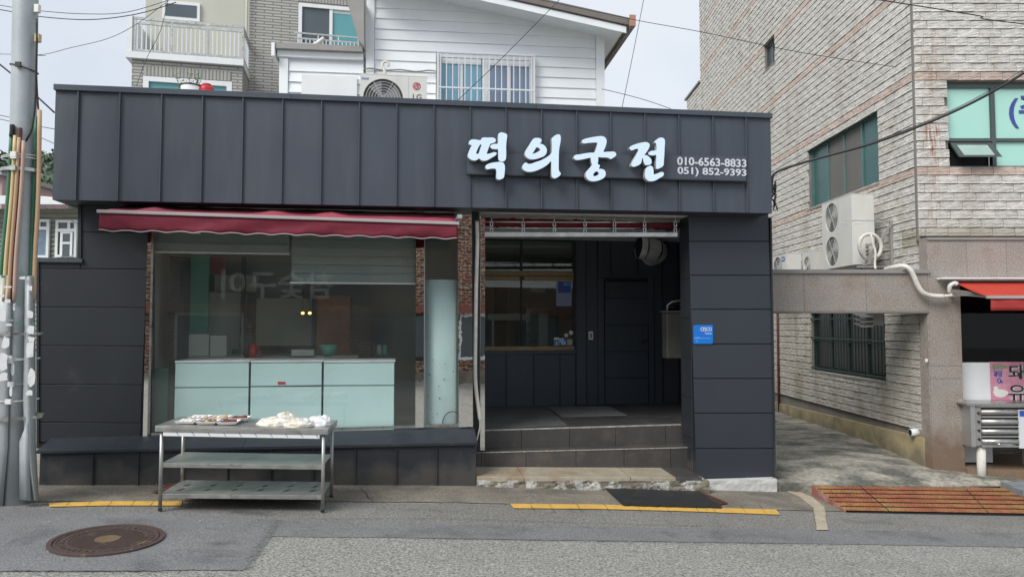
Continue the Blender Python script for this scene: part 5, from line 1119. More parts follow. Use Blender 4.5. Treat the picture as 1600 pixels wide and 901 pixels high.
for k, ((x0, x1), w, dw, h, m, lb) in enumerate(bags):
    w = [.17, .30, .12, .20][k]; p0 = T.hit(x0, 660, w)[0]; p1 = T.hit(x1, 660, w)[0]; cu = (p0+p1)/2; zb_ = tz(cu, H)
    t = thing('plastic_bag', lb, 'bag', T, (cu, w, zb_), 'bags of rice cake on the steel table')
    mb = MB(); hw = (p1-p0)/2; v = []; nu, nv = 48, 16; sd = k*11.3
    for j in range(nv+1):
        th = j/nv*pi/2
        for i in range(nu):
            ph = 2*pi*i/nu; rr = 1+.16*mnoise.noise(Vector((cos(ph)*1.6+sd, sin(ph)*1.6, j*.12)))
            n2 = .10*mnoise.noise(Vector((cos(ph)*5+sd, sin(ph)*5, th*4)))+.05*mnoise.noise(Vector((cos(ph)*13+sd, sin(ph)*13, th*10)))
            q = sin(th)**.75*rr+n2; zz_ = h*(cos(th)**.8)*(1+.35*mnoise.noise(Vector((cos(ph)*1.2*sin(th)+sd, sin(ph)*1.2, 3)))) if th < pi/2-.01 else .001
            v.append((cu+hw*q*cos(ph), w+(.10 if k < 3 else .085)*q*sin(ph), zb_+max(.001, zz_)))
    mb.add(v, [(j*nu+i, (j+1)*nu+i, (j+1)*nu+(i+1) % nu, j*nu+(i+1) % nu) for j in range(nv) for i in range(nu)]); mb.build('bag_skin', m, t, True)
    # gathered neck / loose flap
    fp = MB(); fv = []
    for i in range(9):
        for j in range(4): s = i/8; q = j/3; fv.append((cu+hw*(.25+.55*s), w-.03+.03*q+.01*sin(s*9), zb_+h*(.8-.35*s)+.03*q+.012*mnoise.noise(Vector((s*6, q*3, k)))))
    fp.add(fv, [(i*4+j, (i+1)*4+j, (i+1)*4+j+1, i*4+j+1) for i in range(8) for j in range(3)]); fo = fp.build('loose_flap', m, t, True)
#@@POLE
# ================================================================== POLE
pb = gh(25, 786); pr = .105; cx, cy = pb.x, pb.y
bx, tx_ = W.hit(25, 786, pb.y)[0], W.hit(40, 0, pb.y)[0]
pole = thing('utility_pole', 'galvanised round utility pole at the left road edge', 'pole', W, pb)
PT = 9.0; ztop0 = W.hit(40, 0, cy)[1]; lean = (tx_-bx)/(ztop0-pb.z)
ax = lambda z: bx+lean*(z-pb.z)
MB().tube([(ax(z), cy, z) for z in (pb.z-.1, 2, 4, 6, PT)], [pr, pr*.99, pr*.97, pr*.95, pr*.9], 40).build('pole_shaft', M_galv, pole, True)
def gtube(pts, r, m, dy, name='cable_guard'):
    P = []
    for x, y in pts: X, Z = W.hit(x, y, cy+dy); P.append((X, cy+dy, Z))
    return MB().tube(smooth_path(P, 3), r, 12).build(name, m, pole, True)
dy = -.115
gtube([(18, 209), (13, 300), (4, 400), (-2, 470)], .017, M_grn, dy); gtube([(24, 212), (19, 300), (10, 400), (6, 470)], .017, M_ylw, dy-.012); gtube([(30, 215), (25, 300), (17, 400), (13, 470)], .015, M_tan, dy-.02)
gtube([(33, 218), (31, 300), (21, 400), (18, 470)], .012, M_brn, dy+.0); gtube([(37, 220), (33, 300), (25, 400), (22, 470)], .015, M_pnk, dy-.016)
gtube([(57, 182), (53, 300), (50, 380), (49, 470)], .017, M_grn, .0-.03); gtube([(62, 172), (60, 300), (55, 400), (53, 470)], .018, M_org, -.05); gtube([(60, 240), (55, 330), (50, 400), (48, 470)], .012, M_brn, .0)
for x, y, mm in ((19, 203, M_black), (31, 208, M_brn)): gtube([(x, y-8), (x, y), (x-1, y+10)], .02, mm, dy-.01, 'tube_cap')
gtube([(57, 30), (57.5, 60), (56, 110), (55, 160), (50, 200), (42, 218), (37, 224)], .008, M_wire, -.07, 'riser_cable'); gtube([(58, 60), (57, 120), (60, 172)], .008, M_brn, -.05, 'riser_cable')
for x, y, hh in ((58.5, 14, 12), (59.5, 60, 12)):
    X, Z = W.hit(x, y, cy-.03); MB().box(X-.02, X+.02, cy-.05, cy-.01, Z-hh*.003, Z+hh*.003).build('cable_tag', M_ylw if y > 30 else M_white, pole)
# bands
def band(y, rx, ry, h=.03, m=M_brush, xc=None, tilt=.0):
    Z = W.hit(25, y, cy)[1]; c = ax(Z) if xc is None else xc
    mb = MB(); n = 36; v = []
    for r_ in (0, .006):
        for k in range(n):
            a = 2*pi*k/n
            for z in (-h/2, h/2): v.append((c+(rx+r_)*cos(a), cy+(ry+r_)*sin(a), Z+z+tilt*cos(a)))
    f = []
    for k in range(n):
        a, b = 2*k, 2*((k+1) % n); f += [(a, b, b+1, a+1), (2*n+a, 2*n+a+1, 2*n+b+1, 2*n+b), (a+1, b+1, 2*n+b+1, 2*n+a+1), (a, 2*n+a, 2*n+b, b)]
    mb.add(v, f); bo = mb.build('steel_band', m, pole); MB().box(c+.0, c+.05, cy-ry-.02, cy-ry-.004, Z-.022, Z+.022).build('buckle', m, bo); return bo
band(108, .108, .108, .008, M_black, tilt=-.03)
band(268, .165, .15); band(250, .16, .145, .006, M_white); band(247, .162, .148, .005, M_white, tilt=.01)
# bent guard sheets round the foot
def gsheet(pts_l, pts_r, dyl, dyr, m=M_sheet):
    n = len(pts_l); v = []
    for k in range(n):
        for s in range(7):
            q = s/6; x = pts_l[k][0]*(1-q)+pts_r[k][0]*q; y = pts_l[k][1]*(1-q)+pts_r[k][1]*q; D = dyl*(1-q)+dyr*q-.06*sin(pi*q)
            X, Z = W.hit(x, y, cy+D); v.append((X, cy+D, Z))
    mb = MB(); mb.add(v, [(k*7+s, k*7+s+1, (k+1)*7+s+1, (k+1)*7+s) for k in range(n-1) for s in range(6)])
    o = mb.build('guard_sheet', m, pole, True); o.modifiers.new('s', 'SOLIDIFY').thickness = .003; return o
g1 = gsheet([(-30, 430), (-32, 520), (-34, 620), (-36, 700), (-30, 790)], [(19, 430), (17, 520), (14, 620), (12, 700), (4, 792)], -.02, -.12)
g2 = gsheet([(39, 432), (38, 520), (36, 620), (38, 690), (52, 780)], [(54, 430), (55, 520), (56, 620), (56, 690), (61, 783)], -.11, -.02)
g3 = gsheet([(30, 690), (30, 780)], [(46, 650), (51, 782)], -.09, -.10, M_galv)
band(650, .21, .175, .028); band(521, .2, .17, .02, M_white if False else M_brush); band(562, .16, .15, .006, M_white, tilt=.012); band(558, .162, .152, .005, M_white, tilt=-.01); band(624, .16, .15, .006, M_white, tilt=.004); band(598, .12, .12, .004, M_white)
# torn paper and tape scraps
rs = random.Random(12)
def scrap(x, y, w_, h_, m, D, name='paper_scrap'):
    X, Z = W.hit(x, y, cy+D); k = cy/FPX; mb = MB(); n = 9; pts = []
    for i in range(n):
        a = 2*pi*i/n+rs.uniform(-.2, .2); q = 1/max(abs(cos(a)), abs(sin(a)))*rs.uniform(.75, 1.05); pts.append((X+w_*k*.5*q*cos(a), Z+h_*k*.5*q*sin(a)))
    mb.prism(pts, cy+D-.002, cy+D); return mb.build(name, m, pole)
for x, y, w_, h_ in ((4, 490, 12, 22), (9, 535, 12, 20), (5, 565, 14, 30), (12, 470, 10, 6), (6, 588, 12, 14), (12, 448, 14, 3), (3, 462, 8, 5), (14, 507, 10, 4)): scrap(x, y, w_, h_, M_paper, -.195)
for x, y, w_, h_ in ((47, 491, 10, 12), (48, 515, 12, 14), (47, 545, 13, 26), (49, 590, 12, 30), (46, 613, 11, 9), (47, 450, 7, 8), (49, 530, 10, 9)): scrap(x, y, w_, h_, M_paper, -.15)
for x, y, w_, h_, D in ((34, 428, 9, 3, -.14), (34, 426, 3, 8, -.141), (30, 505, 10, 3, -.14), (31, 507, 3, 8, -.141), (5, 432, 7, 4, -.196), (28, 474, 5, 5, -.14), (52, 505, 5, 3, -.16), (50, 434, 4, 3, -.16)): scrap(x, y, w_, h_, M_grn, D, 'green_tape')
for x, y, w_, h_ in ((35, 434, 10, 5), (20, 575, 6, 22), (17, 610, 5, 18), (12, 500, 16, 3), (22, 480, 4, 12)): scrap(x, y, w_, h_, M_paper, -.155)
#@@RIGHT
# ================================================================== BUILDING ON THE RIGHT
XW = 5.48; YF = 9.8; RH = .1185
rb = thing('tiled_building', 'tall building faced with grey split tiles and pink bands', 'building', W, (XW, YF, 0))
rfw = MB().box(XW+.03, 13, YF+.03, 22.6, -.3, 8.75); rfw.box(XW+.03, 13, YF+.031, 20.96, 8.75, 12.5)
rfw.build('wall', M_mortar, rb)
wallp = [o for o in rb.children][0]
# openings (world): west wall in (Y, Z); front in (X, Z)
w1 = [W.side(1371.6, 168.6, XW), W.side(1260, 225, XW)]; OW = []     # Y0,Y1,Z0,Z1
yA, zA = W.side(1371, 168.6, XW); yB, _ = W.side(1261, 225, XW); z_lo = W.side(1371, 286, XW)[1]
OW.append((yA, yB, z_lo, zA))
yC, zC = W.side(1210, 55, XW); yD, _ = W.side(1193, 70, XW); zC0 = W.side(1210, 97, XW)[1]; OW.append((yC, yD, zC0, zC))
yE, zE = W.side(1382, 480, XW); yG, _ = W.side(1265, 487, XW); zE0 = W.side(1382, 596, XW)[1]; OW.append((yE, yG, zE0, 1.98))
xf0, zf0 = W.hit(1484, 262, YF); zf1 = W.hit(1484, 127, YF)[1]; OF = [(xf0, 12, zf0, zf1)]
# cut the wall where the windows are: build the wall around openings instead of a solid box
bpy.data.objects.remove(wallp)
mb = MB(); D0 = .22
def wall_with_holes(lo, hi, zlo, zhi, holes, place):
    ys_ = sorted(set([lo, hi]+[q for h in holes for q in h[:2]])); zs_ = sorted(set([zlo, zhi]+[q for h in holes for q in h[2:]]))
    for a, b in zip(ys_, ys_[1:]):
        for c, d in zip(zs_, zs_[1:]):
            if b <= lo or a >= hi or d <= zlo or c >= zhi: continue
            m_ = ((a+b)/2, (c+d)/2)
            if any(h[0] < m_[0] < h[1] and h[2] < m_[1] < h[3] for h in holes): continue
            place(a, b, c, d)
wall_with_holes(YF+.03, 20.96, -.3, 12.5, OW, lambda a, b, c, d: mb.box(XW+.03, XW+.03+D0, a, b, c, d))
mb.box(XW+.03, XW+.25, 20.96, 22.6, -.3, 8.75)
wall_with_holes(XW+.25, 12, 2.3, 12.5, OF, lambda a, b, c, d: mb.box(a, b, YF+.03, YF+.03+D0, c, d))
mb.box(XW+.25, 12, 21, 21.2, -.3, 12.5)
wallp = mb.build('wall', M_mortar, rb)
TLn = .30
def brick_mesh(seed, L_, H_):
    r = random.Random(seed); mb = MB(); nx, nz_ = 4, 4; v = []
    rowd = [.012, .004+r.uniform(0, .004), .009+r.uniform(-.003, .002), .002+r.uniform(0, .003), .004]
    for j in range(nz_+1):
        for i in range(nx+1):
            ed = (i in (0, nx)); d = rowd[j]+(0 if ed or j in (0, nz_) else r.uniform(-.004, .004))
            if ed: d *= .6
            v.append((L_*(i/nx-.5), -d, H_*(j/nz_-.5)+(0 if ed or j in (0, nz_) else r.uniform(-.2, .2)*H_/nz_)))
    mb.add(v, [(j*(nx+1)+i, j*(nx+1)+i+1, (j+1)*(nx+1)+i+1, (j+1)*(nx+1)+i) for j in range(nz_) for i in range(nx)])
    c = [0, nx, nz_*(nx+1)+nx, nz_*(nx+1)]
    mb.add([v[k] for k in c]+[(v[k][0], .03, v[k][2]) for k in c], [(0, 4, 5, 1), (1, 5, 6, 2), (2, 6, 7, 3), (3, 7, 4, 0)])
    return mb
LB, HB = TLn-.007, RH-.0105
protos = [brick_mesh(s, LB, HB) for s in range(8)]; half = [brick_mesh(s+20, LB/2-.003, HB) for s in range(4)]
pm = {}
def pmesh(kind, k, m):
    key = (kind, k, m.name)
    if key not in pm:
        src = (protos if kind == 'f' else half)[k]; me = bpy.data.meshes.new('brick'); me.from_pydata(src.v, [], src.f); me.materials.append(m); pm[key] = me
    return pm[key]
rbk = random.Random(21)
ZP = [W.hit(1450, 119, YF)[1], W.hit(1450, 271, YF)[1]]
zref = ZP[0]-RH/2
def rowcol(z):   # which tile for the row centred at z
    k = round((z-ZP[0])/RH)
    if k in (0, -11, 11, 22, 33, 44): return M_tilep
    if -25.5 < k < -24.4: return M_tilep
    return M_tile
rowsz = [ZP[0]+k*RH for k in range(-45, 64)]
cand = []
for r_i, zc in enumerate(rowsz):
    off = (.0, .11, .2, .05, .16)[r_i % 5]
    # west wall
    if -.02+.24 < zc-RH/2 and zc < 12.4:
        yend = 22.55 if zc < 8.7 else 20.93; y = YF+.035-(off if off else 0)
        first = True
        while y < yend-.04:
            a = max(y, YF+.035); b = min(y+TLn, yend); y += TLn
            if b-a < .07: continue
            yc = (a+b)/2
            if zc+RH*.45 < .10+.0*yc: continue
            ok = True; segs_ = [(a, b)]
            for h in OW:
                if h[2] < zc < h[3]:
                    ns_ = []
                    for (p_, q_) in segs_:
                        if q_ <= h[0] or p_ >= h[1]: ns_.append((p_, q_))
                        else:
                            if p_ < h[0]-.05: ns_.append((p_, h[0]))
                            if q_ > h[1]+.05: ns_.append((h[1], q_))
                    segs_ = ns_
            for p_, q_ in segs_: cand.append(('W', (p_+q_)/2, zc, q_-p_, rowcol(zc)))
    if zc-RH/2 > 2.86 and zc < 12.4:
        x = XW+.005-off
        while x < 11.9:
            a = max(x, XW+.005); b = x+TLn; x += TLn
            segs_ = [(a, b)]
            h = OF[0]
            if h[2] < zc < h[3]:
                segs_ = [(a, min(b, h[0]))] if a < h[0]-.05 else []
            for p_, q_ in segs_:
                if q_-p_ > .05: cand.append(('F', (p_+q_)/2, zc, q_-p_, rowcol(zc)))
def vis(c):
    k, s, z, L_, m = c
    if k == 'F': X, Y = s, YF
    else: X, Y = XW, s
    px = 800+FPX*X/Y; py = 505-FPX*(z-CAMZ)/Y
    if px > 1605 or py < -6 or py > 720: return 0
    if k == 'W' and px < 1200 and py > 180: return 0
    if k == 'W' and 425 < py < 487: return 0
    return (L_*FPX/Y if k == 'F' else L_*FPX*X/Y/Y)*RH*FPX/Y
cand = [(vis(c), i, c) for i, c in enumerate(cand)]; cand.sort(key=lambda q: (-q[0], q[1]))
stuff = {}
for n_, (v_, i, (k, s, z, L_, m)) in enumerate(cand):
    full = L_ > TLn*.72; bk = rbk.randrange(8 if full else 4); sx = (L_-.007)/(LB if full else LB/2-.003)
    ox = rbk.uniform(-.003, .004)
    if v_ > 0 and n_ < 300:
        o = bpy.data.objects.new('brick', pmesh('f' if full else 'h', bk, m)); COL.objects.link(o); o.parent = wallp
        o.location = (s-XW, ox, z) if k == 'F' else (ox, s-YF, z)
        if k == 'W': o.rotation_euler = (0, 0, -pi/2)
        o.scale = (sx, 1, 1)
    else:
        src = (protos if full else half)[bk]; mb = stuff.setdefault(m.name, MB())
        if k == 'F': vv = [(s+x*sx, YF+ox+y, z+zz_) for x, y, zz_ in src.v]
        else: vv = [(XW+ox+y, s-x*sx, z+zz_) for x, y, zz_ in src.v]
        if v_ > 0 or True: mb.add(vv, src.f)
for nm, mb in stuff.items():
    o = mb.build('far_bricks', bpy.data.materials[nm], wallp, kind='stuff', recalc=False)
    o['label'] = 'tiles too far off or too many to pick apart'
# coping on the low rear block, corner strip, yellow base
MB().box(XW-.01, XW+.03, YF-.0, YF+.034, 2.86, 12.4).build('corner_strip', M_mortar, rb)
MB().box(XW-.05, 9, 20.9, 22.7, 8.75, 8.80).build('parapet_coping', M_grey, rb)
mb = MB(); mb.prism([(9.75, -.3), (22.6, -.3), (22.6, .10), (15.0, .12), (9.75, .235)], XW-.035, XW+.029, 'x'); mb.build('yellow_base', M_ybase, rb)
# windows in the west wall
def wwin(h, cols, mf, mps, name, rails=()):
    y0, y1, z0_, z1_ = h; f_ = .05; xo = XW+.10
    fr_ = MB(); fr_.box(xo-.03, xo+.05, y0, y1, z0_, z0_+f_); fr_.box(xo-.03, xo+.05, y0, y1, z1_-f_, z1_); fr_.box(xo-.03, xo+.05, y0, y0+f_, z0_+f_, z1_-f_); fr_.box(xo-.03, xo+.05, y1-f_, y1, z0_+f_, z1_-f_)
    fo = fr_.build(name, mf, rb)
    n = len(cols); yy_ = [y0+f_+(y1-y0-2*f_)*k/n for k in range(n+1)]
    for k, pmn in enumerate(cols):
        MB().box(xo+.0, xo+.012, yy_[k]+.02, yy_[k+1]-.02, z0_+f_, z1_-f_).build('pane', pmn, fo)
        if k: MB().box(xo-.02, xo+.03, yy_[k]-.022, yy_[k]+.022, z0_+f_, z1_-f_).build('stile', mf, fo)
    for zr in rails: MB().box(xo-.021, xo+.028, y0+f_, y1-f_, zr-.015, zr+.015).build('rail', mf, fo)
    MB().box(XW-.015, xo-.031, y0-.02, y1+.02, z0_-.03, z0_).build('sill', M_grey, fo)
    return fo
M_scrn = mat('grey_screen_pane', (.14, .135, .125), .5, 0, .08, 2, spec=.3); M_scrt = mat('teal_curtain_pane', (.045, .12, .12), .3, 0, .15, 3, spec=.5)
M_dkg = mat('dark_green_pane', (.012, .024, .02), .15, 0, .1, 2, spec=.4)
wwin(OW[0], [M_scrt, M_scrn, M_scrn, M_scrt], M_gframe2, 0, 'side_window')
wwin(OW[1], [M_scrt, M_wpane2], M_gframe, 0, 'small_window')
M_gfd = mat('dark_green_frame', (.03, .06, .05), .5, .1)
lw = wwin(OW[2], [M_dkg, M_dkg, M_dkg, M_dkg], M_gfd, 0, 'barred_window', rails=[OW[2][2]+.55])
for k in range(1, 26):
    y = OW[2][0]+(OW[2][1]-OW[2][0])*k/26; MB().cyl((XW+.045, y, OW[2][2]+.02), (XW+.045, y, OW[2][3]-.02), .005, n=6).build('window_bar', M_dark, lw)
for zz_ in (OW[2][2]+.06, OW[2][2]+.6, OW[2][3]-.15): MB().box(XW+.012, XW+.022, OW[2][0], OW[2][1], zz_-.012, zz_+.012).build('cross_bar', M_gfd, lw)
# front window with hopper sash and blue lettering
yw = YF+.10
def FX(px, Y=yw): return W.hit(px, 200, Y)[0]
def FZ_(py, Y=yw): return W.hit(1530, py, Y)[1]
fo = MB(); X0, Z0, Z1 = OF[0][0], OF[0][2], OF[0][3]
fo.box(X0, 12, yw-.03, yw+.05, Z1-.07, Z1); fo.box(X0, X0+.03, yw-.03, yw+.05, Z0+.04, Z1-.07); fo.box(X0, 12, yw-.03, yw+.05, Z0, Z0+.04)
fo = fo.build('front_window', M_gframe, rb)
MB().box(FX(1547), FX(1553), yw-.035, yw+.04, Z0+.04, Z1-.07).build('mullion', M_gframe, fo)
MB().box(X0+.03, 12, yw-.032, yw+.04, FZ_(222), FZ_(217)).build('transom', M_gframe, fo)
for a, b in ((X0+.03, FX(1546.5)), (FX(1553.5), 12)): MB().box(a, b, yw, yw+.01, FZ_(216.8), Z1-.07).build('pane', M_gpane, fo)
MB().box(FX(1553.5), 12, yw, yw+.01, Z0+.04, FZ_(222.2)).build('pane', M_gpane, fo)
MB().box(X0+.03, FX(1546.5), yw+.04, yw+.05, Z0+.04, FZ_(222.2)).build('dark_gap', M_dark, fo)
zt_, zb2 = FZ_(224), Z0+.07; xa, xb = X0+.05, FX(1545); sw = .22
def sash_pt(x, t, o=0): return Vector((x, yw-.04-sw*t+o*.0, zt_+(zb2-zt_)*t*.86))
sh = MB()
for (xx0, xx1, t0, t1) in ((xa, xb, 0, .13), (xa, xb, .87, 1), (xa, xa+.07, .13, .87), (xb-.07, xb, .13, .87)):
    sh.hexa([sash_pt(xx0, t1), sash_pt(xx1, t1), sash_pt(xx1, t0), sash_pt(xx0, t0)], [p_+Vector((0, .04, .012)) for p_ in (sash_pt(xx0, t1), sash_pt(xx1, t1), sash_pt(xx1, t0), sash_pt(xx0, t0))])
sh = sh.build('open_sash', M_gframe, fo)
mb = MB(); q = [sash_pt(xa+.07, .87), sash_pt(xb-.07, .87), sash_pt(xb-.07, .13), sash_pt(xa+.07, .13)]; mb.hexa([p_+Vector((0, .012, .004)) for p_ in q], [p_+Vector((0, .02, .008)) for p_ in q]); mb.build('sash_pane', mat('frosted_pale_pane', (.34, .46, .42), .3), sh)
x0_, z0_ = W.hit(1577, 201, yw); x1_, z1_ = W.hit(1650, 150, yw)
text('(주)', 'window_lettering', M_inkn, fo, (x0_, x1_, z0_, z1_), yw-.002, .004, .02)
# granite portal and pier
GY = 9.6
gt = thing('granite_frontage', 'speckled pinkish granite frontage with gateway beam over the alley', 'frontage', W, (XW, GY, 0))
gx = lambda px: W.hit(px, 450, GY)[0]; gz = lambda py: W.hit(1400, py, GY)[1]
cuts = [gx(1150), gx(1256), gx(1353), XW-.0]
for a, b in zip(cuts, cuts[1:]): MB().box(a+.002, b-.002, GY+.0, GY+.03, gz(486), gz(427)).build('granite_panel', M_gran, gt)
MB().box(cuts[0], XW, GY+.031, GY+.35, gz(486)+.002, gz(427)).build('gateway_beam', M_gran, gt)
MB().box(cuts[0], XW+.02, GY-.03, GY+.40, gz(427)+.001, gz(421)).build('beam_coping', M_grey, gt)
MB().box(cuts[0], XW-.001, GY-.008, GY+.34, gz(489), gz(486.2)).build('beam_edge', M_mortar, gt)
cs = [gx(1447)-.0, gx(1512), gx(1574), 7.6, 8.6]
cs[0] = XW+.001
for a, b in zip(cs, cs[1:]): MB().box(a+.002, b-.002, GY, GY+.03, gz(432), gz(375)).build('granite_panel', M_gran, gt)
MB().box(XW-.0, 8.6, GY-.02, YF-.01, gz(375)+.001, gz(371)).build('ledge', M_grey, gt)
MB().box(XW+.001, 8.6, GY+.031, GY+.19, gz(438), gz(375)).build('band_core', M_gran, gt)
PXR = gx(1500)
zsplit = gz(591); zsp2 = gz(571)
for a, b in ((-.35, zsplit-.002), (zsplit+.002, zsp2-.002), (zsp2+.002, gz(432)-.002)): MB().box(XW+.001, PXR, GY, GY+.03, a, b).build('pier_panel', M_gran, gt)
MB().box(XW+.004, PXR-.003, GY+.031, GY+.45, -.35, gz(438)-.001).build('pier_core', M_gran, gt)
MB().box(XW-.012, XW+.0005, GY+.01, GY+.19, -.3, gz(489)).build('reveal_panel', M_gran, gt)
MB().box(gx(1442), gx(1446), GY-.012, GY-.002, W.hit(1440, 565, GY)[1], W.hit(1440, 560, GY)[1]).build('reveal_tag', M_white, gt)
# side of gateway
# small shop behind the granite pier
ms = thing('corner_eatery', 'dark fronted eatery under the red awning at right', 'eatery', W, (PXR, GY+.2, -.1))
MB().box(PXR-.02, 9, GY+.30, GY+.31, W.hit(1550, 566, GY+.3)[1], gz(438)).build('dark_window', M_glassb, ms)
mb = MB(); mb.box(PXR-.02, 9, 11.6, 11.7, -.2, 2.3); mb.box(PXR-.02, 9, GY+.32, 11.6, 2.30, 2.34); mb.box(8.9, 9, GY+.3, 11.6, -.2, 2.3); mb.build('dark_room', M_indark, ms)
MB().box(PXR-.02, 9, GY+.28, GY+.33, W.hit(1550, 571, GY+.3)[1]-.04, W.hit(1550, 566, GY+.3)[1]-.001).build('window_rail', M_indark, ms)
yb = GY+.24
e = ext(W, 1503, 566, 1547.5, 628, yb); MB().box(e[0], e[1], yb, yb+.03, -.1, e[3]).build('white_panel', M_whitep, ms)
e = ext(W, 1548.5, 565, 1700, 628, yb-.01); po = thing('menu_banner', 'pink menu banner with bold black Korean letters', 'banner', W, (e[0], yb, e[2]))
MB().box(e[0], e[1], yb-.012, yb+.02, e[2], e[3]).build('banner_sheet', M_pinkw, po)
def btext(s, x0, y0, x1, y1, m, bold=.01, d=.014, name='banner_lettering'): return text(s, name, m, po, ext(W, x0, y0, x1, y1, yb-d), yb-d, .002, bold)
btext('칼로리', 1550.5, 569, 1567, 577.5, M_inkg); btext('ZERO', 1568, 571, 1573, 575, M_inkg, 0)
btext('과당', 1552.5, 578.5, 1566, 588.5, M_inkb, .03); btext('0', 1558, 590, 1564, 598.5, M_inkb, .01); btext('%', 1563, 594, 1567, 598, M_inkb, .01)
for dd, mm, bo in ((.0135, M_white, .04), (.016, M_ink, .012)): btext('돼지', 1575.5, 569, 1634, 593, mm, bo, dd); btext('유산', 1575.5, 600, 1634, 626, mm, bo, dd)
mb = MB(); u, z = W.hit(1563, 614, yb-.014); 
mb.prism([(u+.11*cos(a_)*(1 if a_ < pi else .8), z+.055*sin(a_)) for a_ in [2*pi*k/16 for k in range(16)]], yb-.016, yb-.0135); mb.prism([(u-.06+.035*cos(2*pi*k/12), z+.06+.035*sin(2*pi*k/12)) for k in range(12)], yb-.0165, yb-.0161); mb.build('white_bird_shape', M_white, po)
MB().prism([(u-.12, z+.055), (u-.088, z+.045), (u-.088, z+.07)], yb-.017, yb-.0162).build('orange_beak', M_cakey, po)
# stainless machine with four rollers
my = GY-.22; e = ext(W, 1526, 633, 1640, 698, my); mk = thing('stainless_display_warmer', 'stainless steel counter machine with four rounded louvres', 'machine', W, (e[0], my, e[2]-.12))
MB().box(e[0], e[1], my+.05, my+.42, e[2], e[3]).build('machine_body', M_brush, mk, bevel=.006)
MB().box(e[0]-.12, e[1], my-.01, my+.44, e[3]+.001, e[3]+.022).build('machine_top', M_brush, mk)
MB().box(e[0]-.06, e[0]+.0, my+.02, my+.4, e[2], e[3]-.001).build('side_plate', M_alu, mk)
MB().box(e[0]+.002, e[0]+.07, my+.02, my+.049, e[2]+.02, e[3]-.02).build('control_strip', M_grey, mk)
MB().box(e[0]+.072, e[1]-.235, my+.047, my+.0495, e[2]+.03, e[3]-.03).build('louvre_recess', M_indark, mk)
for k in range(4):
    z_ = e[3]-.09-k*.125; MB().cyl((e[0]+.08, my+.045, z_), (e[1]-.24, my+.045, z_), .036, n=24).build('louvre', M_steelm, mk, True); MB().box(e[0]+.075, e[1]-.24, my+.02, my+.049, z_-.066, z_-.05).build('louvre_ledge', M_alu, mk)
for k in range(4): u_ = e[0]+.035; z_ = e[2]+.1+k*.11; MB().cyl((u_, my+.0, z_), (u_, my+.02, z_), .014).build('knob', M_black, mk, True)
MB().tube([(e[0]+.25, my, e[2]+.055), (e[0]+.27, my-.03, e[2]+.035), (e[0]+.42, my-.03, e[2]+.035), (e[0]+.44, my, e[2]+.055)], .007).build('pull_handle', M_steel, mk, True)
MB().cyl((e[0]+.11, my+.1, -.33), (e[0]+.11, my+.1, e[2]), .05, .055).build('machine_foot', M_hose, mk, True); MB().box(e[1]-.25, e[1]-.19, my+.1, my+.16, -.3, e[2]).build('machine_foot', M_brush, mk)
MB().box(W.hit(1592, 640, my)[0], e[1], my+.0, my+.02, W.hit(1592, 700, my)[1], W.hit(1592, 640, my)[1]).build('pale_side_panel', M_lbar, mk)
MB().box(W.hit(1593, 645, my)[0], e[1], my-.004, my-.001, W.hit(1593, 650, my)[1], W.hit(1593, 641, my)[1]).build('blue_label', M_inkb, mk)
# threshold slab of brown granite and pavers
q = [W.level(px, py, -.12) for px, py in ((1466, 717), (1512, 732), (1700, 735), (1700, 708), (1470, 709))]
mb = MB(); mb.prism([(a_, b_) for a_, b_ in q], -.5, -.12, 'z'); mb.build('threshold_slab', M_granb, ms)
pv = [gh(1505, 742, .13), gh(1560, 757, .13)]
for i in range(6):
    for j in range(2):
        a0 = 6.05+i*.32; b0 = 8.75-.0+j*.2
        mb = MB(); mb.box(a0+.002, a0+.316, b0+.002, b0+.196, -.3, g(a0)+.175-(j*-.02)); mb.build('paver', mat('blue_grey_paver', (.20, .22, .23), .8, 0, .15, 5, speck=.2) if i+j == 0 else bpy.data.materials['blue_grey_paver'], None, kind='structure')
# red awning of the corner eatery
ra = thing('red_awning', 'bright red awning with folding arm over the corner eatery', 'awning', W, (W.hit(1490, 440, GY)[0], GY, 2.0))
yf_ = 8.75; rx0, rz0 = W.hit(1491, 440, GY-.03); fx0, fz0 = W.hit(1543, 463, yf_); fx1 = 8.4; rzr = rz0
n = 12; mb = MB(); v = []
for i in range(n+1):
    s = i/n
    for j in range(5):
        q_ = j/4; v.append(((rx0*(1-q_)+fx0*q_)*(1-s)+8.4*s, (GY-.03)*(1-q_)+yf_*q_, rz0*(1-q_)+fz0*q_-.015*sin(pi*q_)))
mb.add(v, [(i*5+j, (i+1)*5+j, (i+1)*5+j+1, i*5+j+1) for i in range(n) for j in range(4)]); o = mb.build('awning_cloth', M_redaw, ra, True); o.modifiers.new('s', 'SOLIDIFY').thickness = .004
MB().box(fx0-.02, 8.4, yf_-.03, yf_+.0, fz0-.025, fz0+.01).build('front_bar', M_awnw, ra)
mb = MB(); v = []; zv = W.hit(1547, 485, yf_)[1]
for i in range(31):
    for j in range(4): v.append((fx0+.03+(8.35-fx0)*i/30, yf_-.012+.012*mnoise.noise(Vector((i*.5, j*.6, 0))), fz0-.026+(zv-fz0+.026)*j/3))
mb.add(v, [(i*4+j, (i+1)*4+j, (i+1)*4+j+1, i*4+j+1) for i in range(30) for j in range(3)]); o = mb.build('valance', mat('darker_red_cloth', (.36, .03, .03), .7, 0, .1, 3), ra, True); o.modifiers.new('s', 'SOLIDIFY').thickness = .003
MB().box(W.hit(1472, 434, GY-.14)[0], 8.4, GY-.14, GY-.02, rz0+.03, rz0+.055).build('hood', M_whitep, ra)
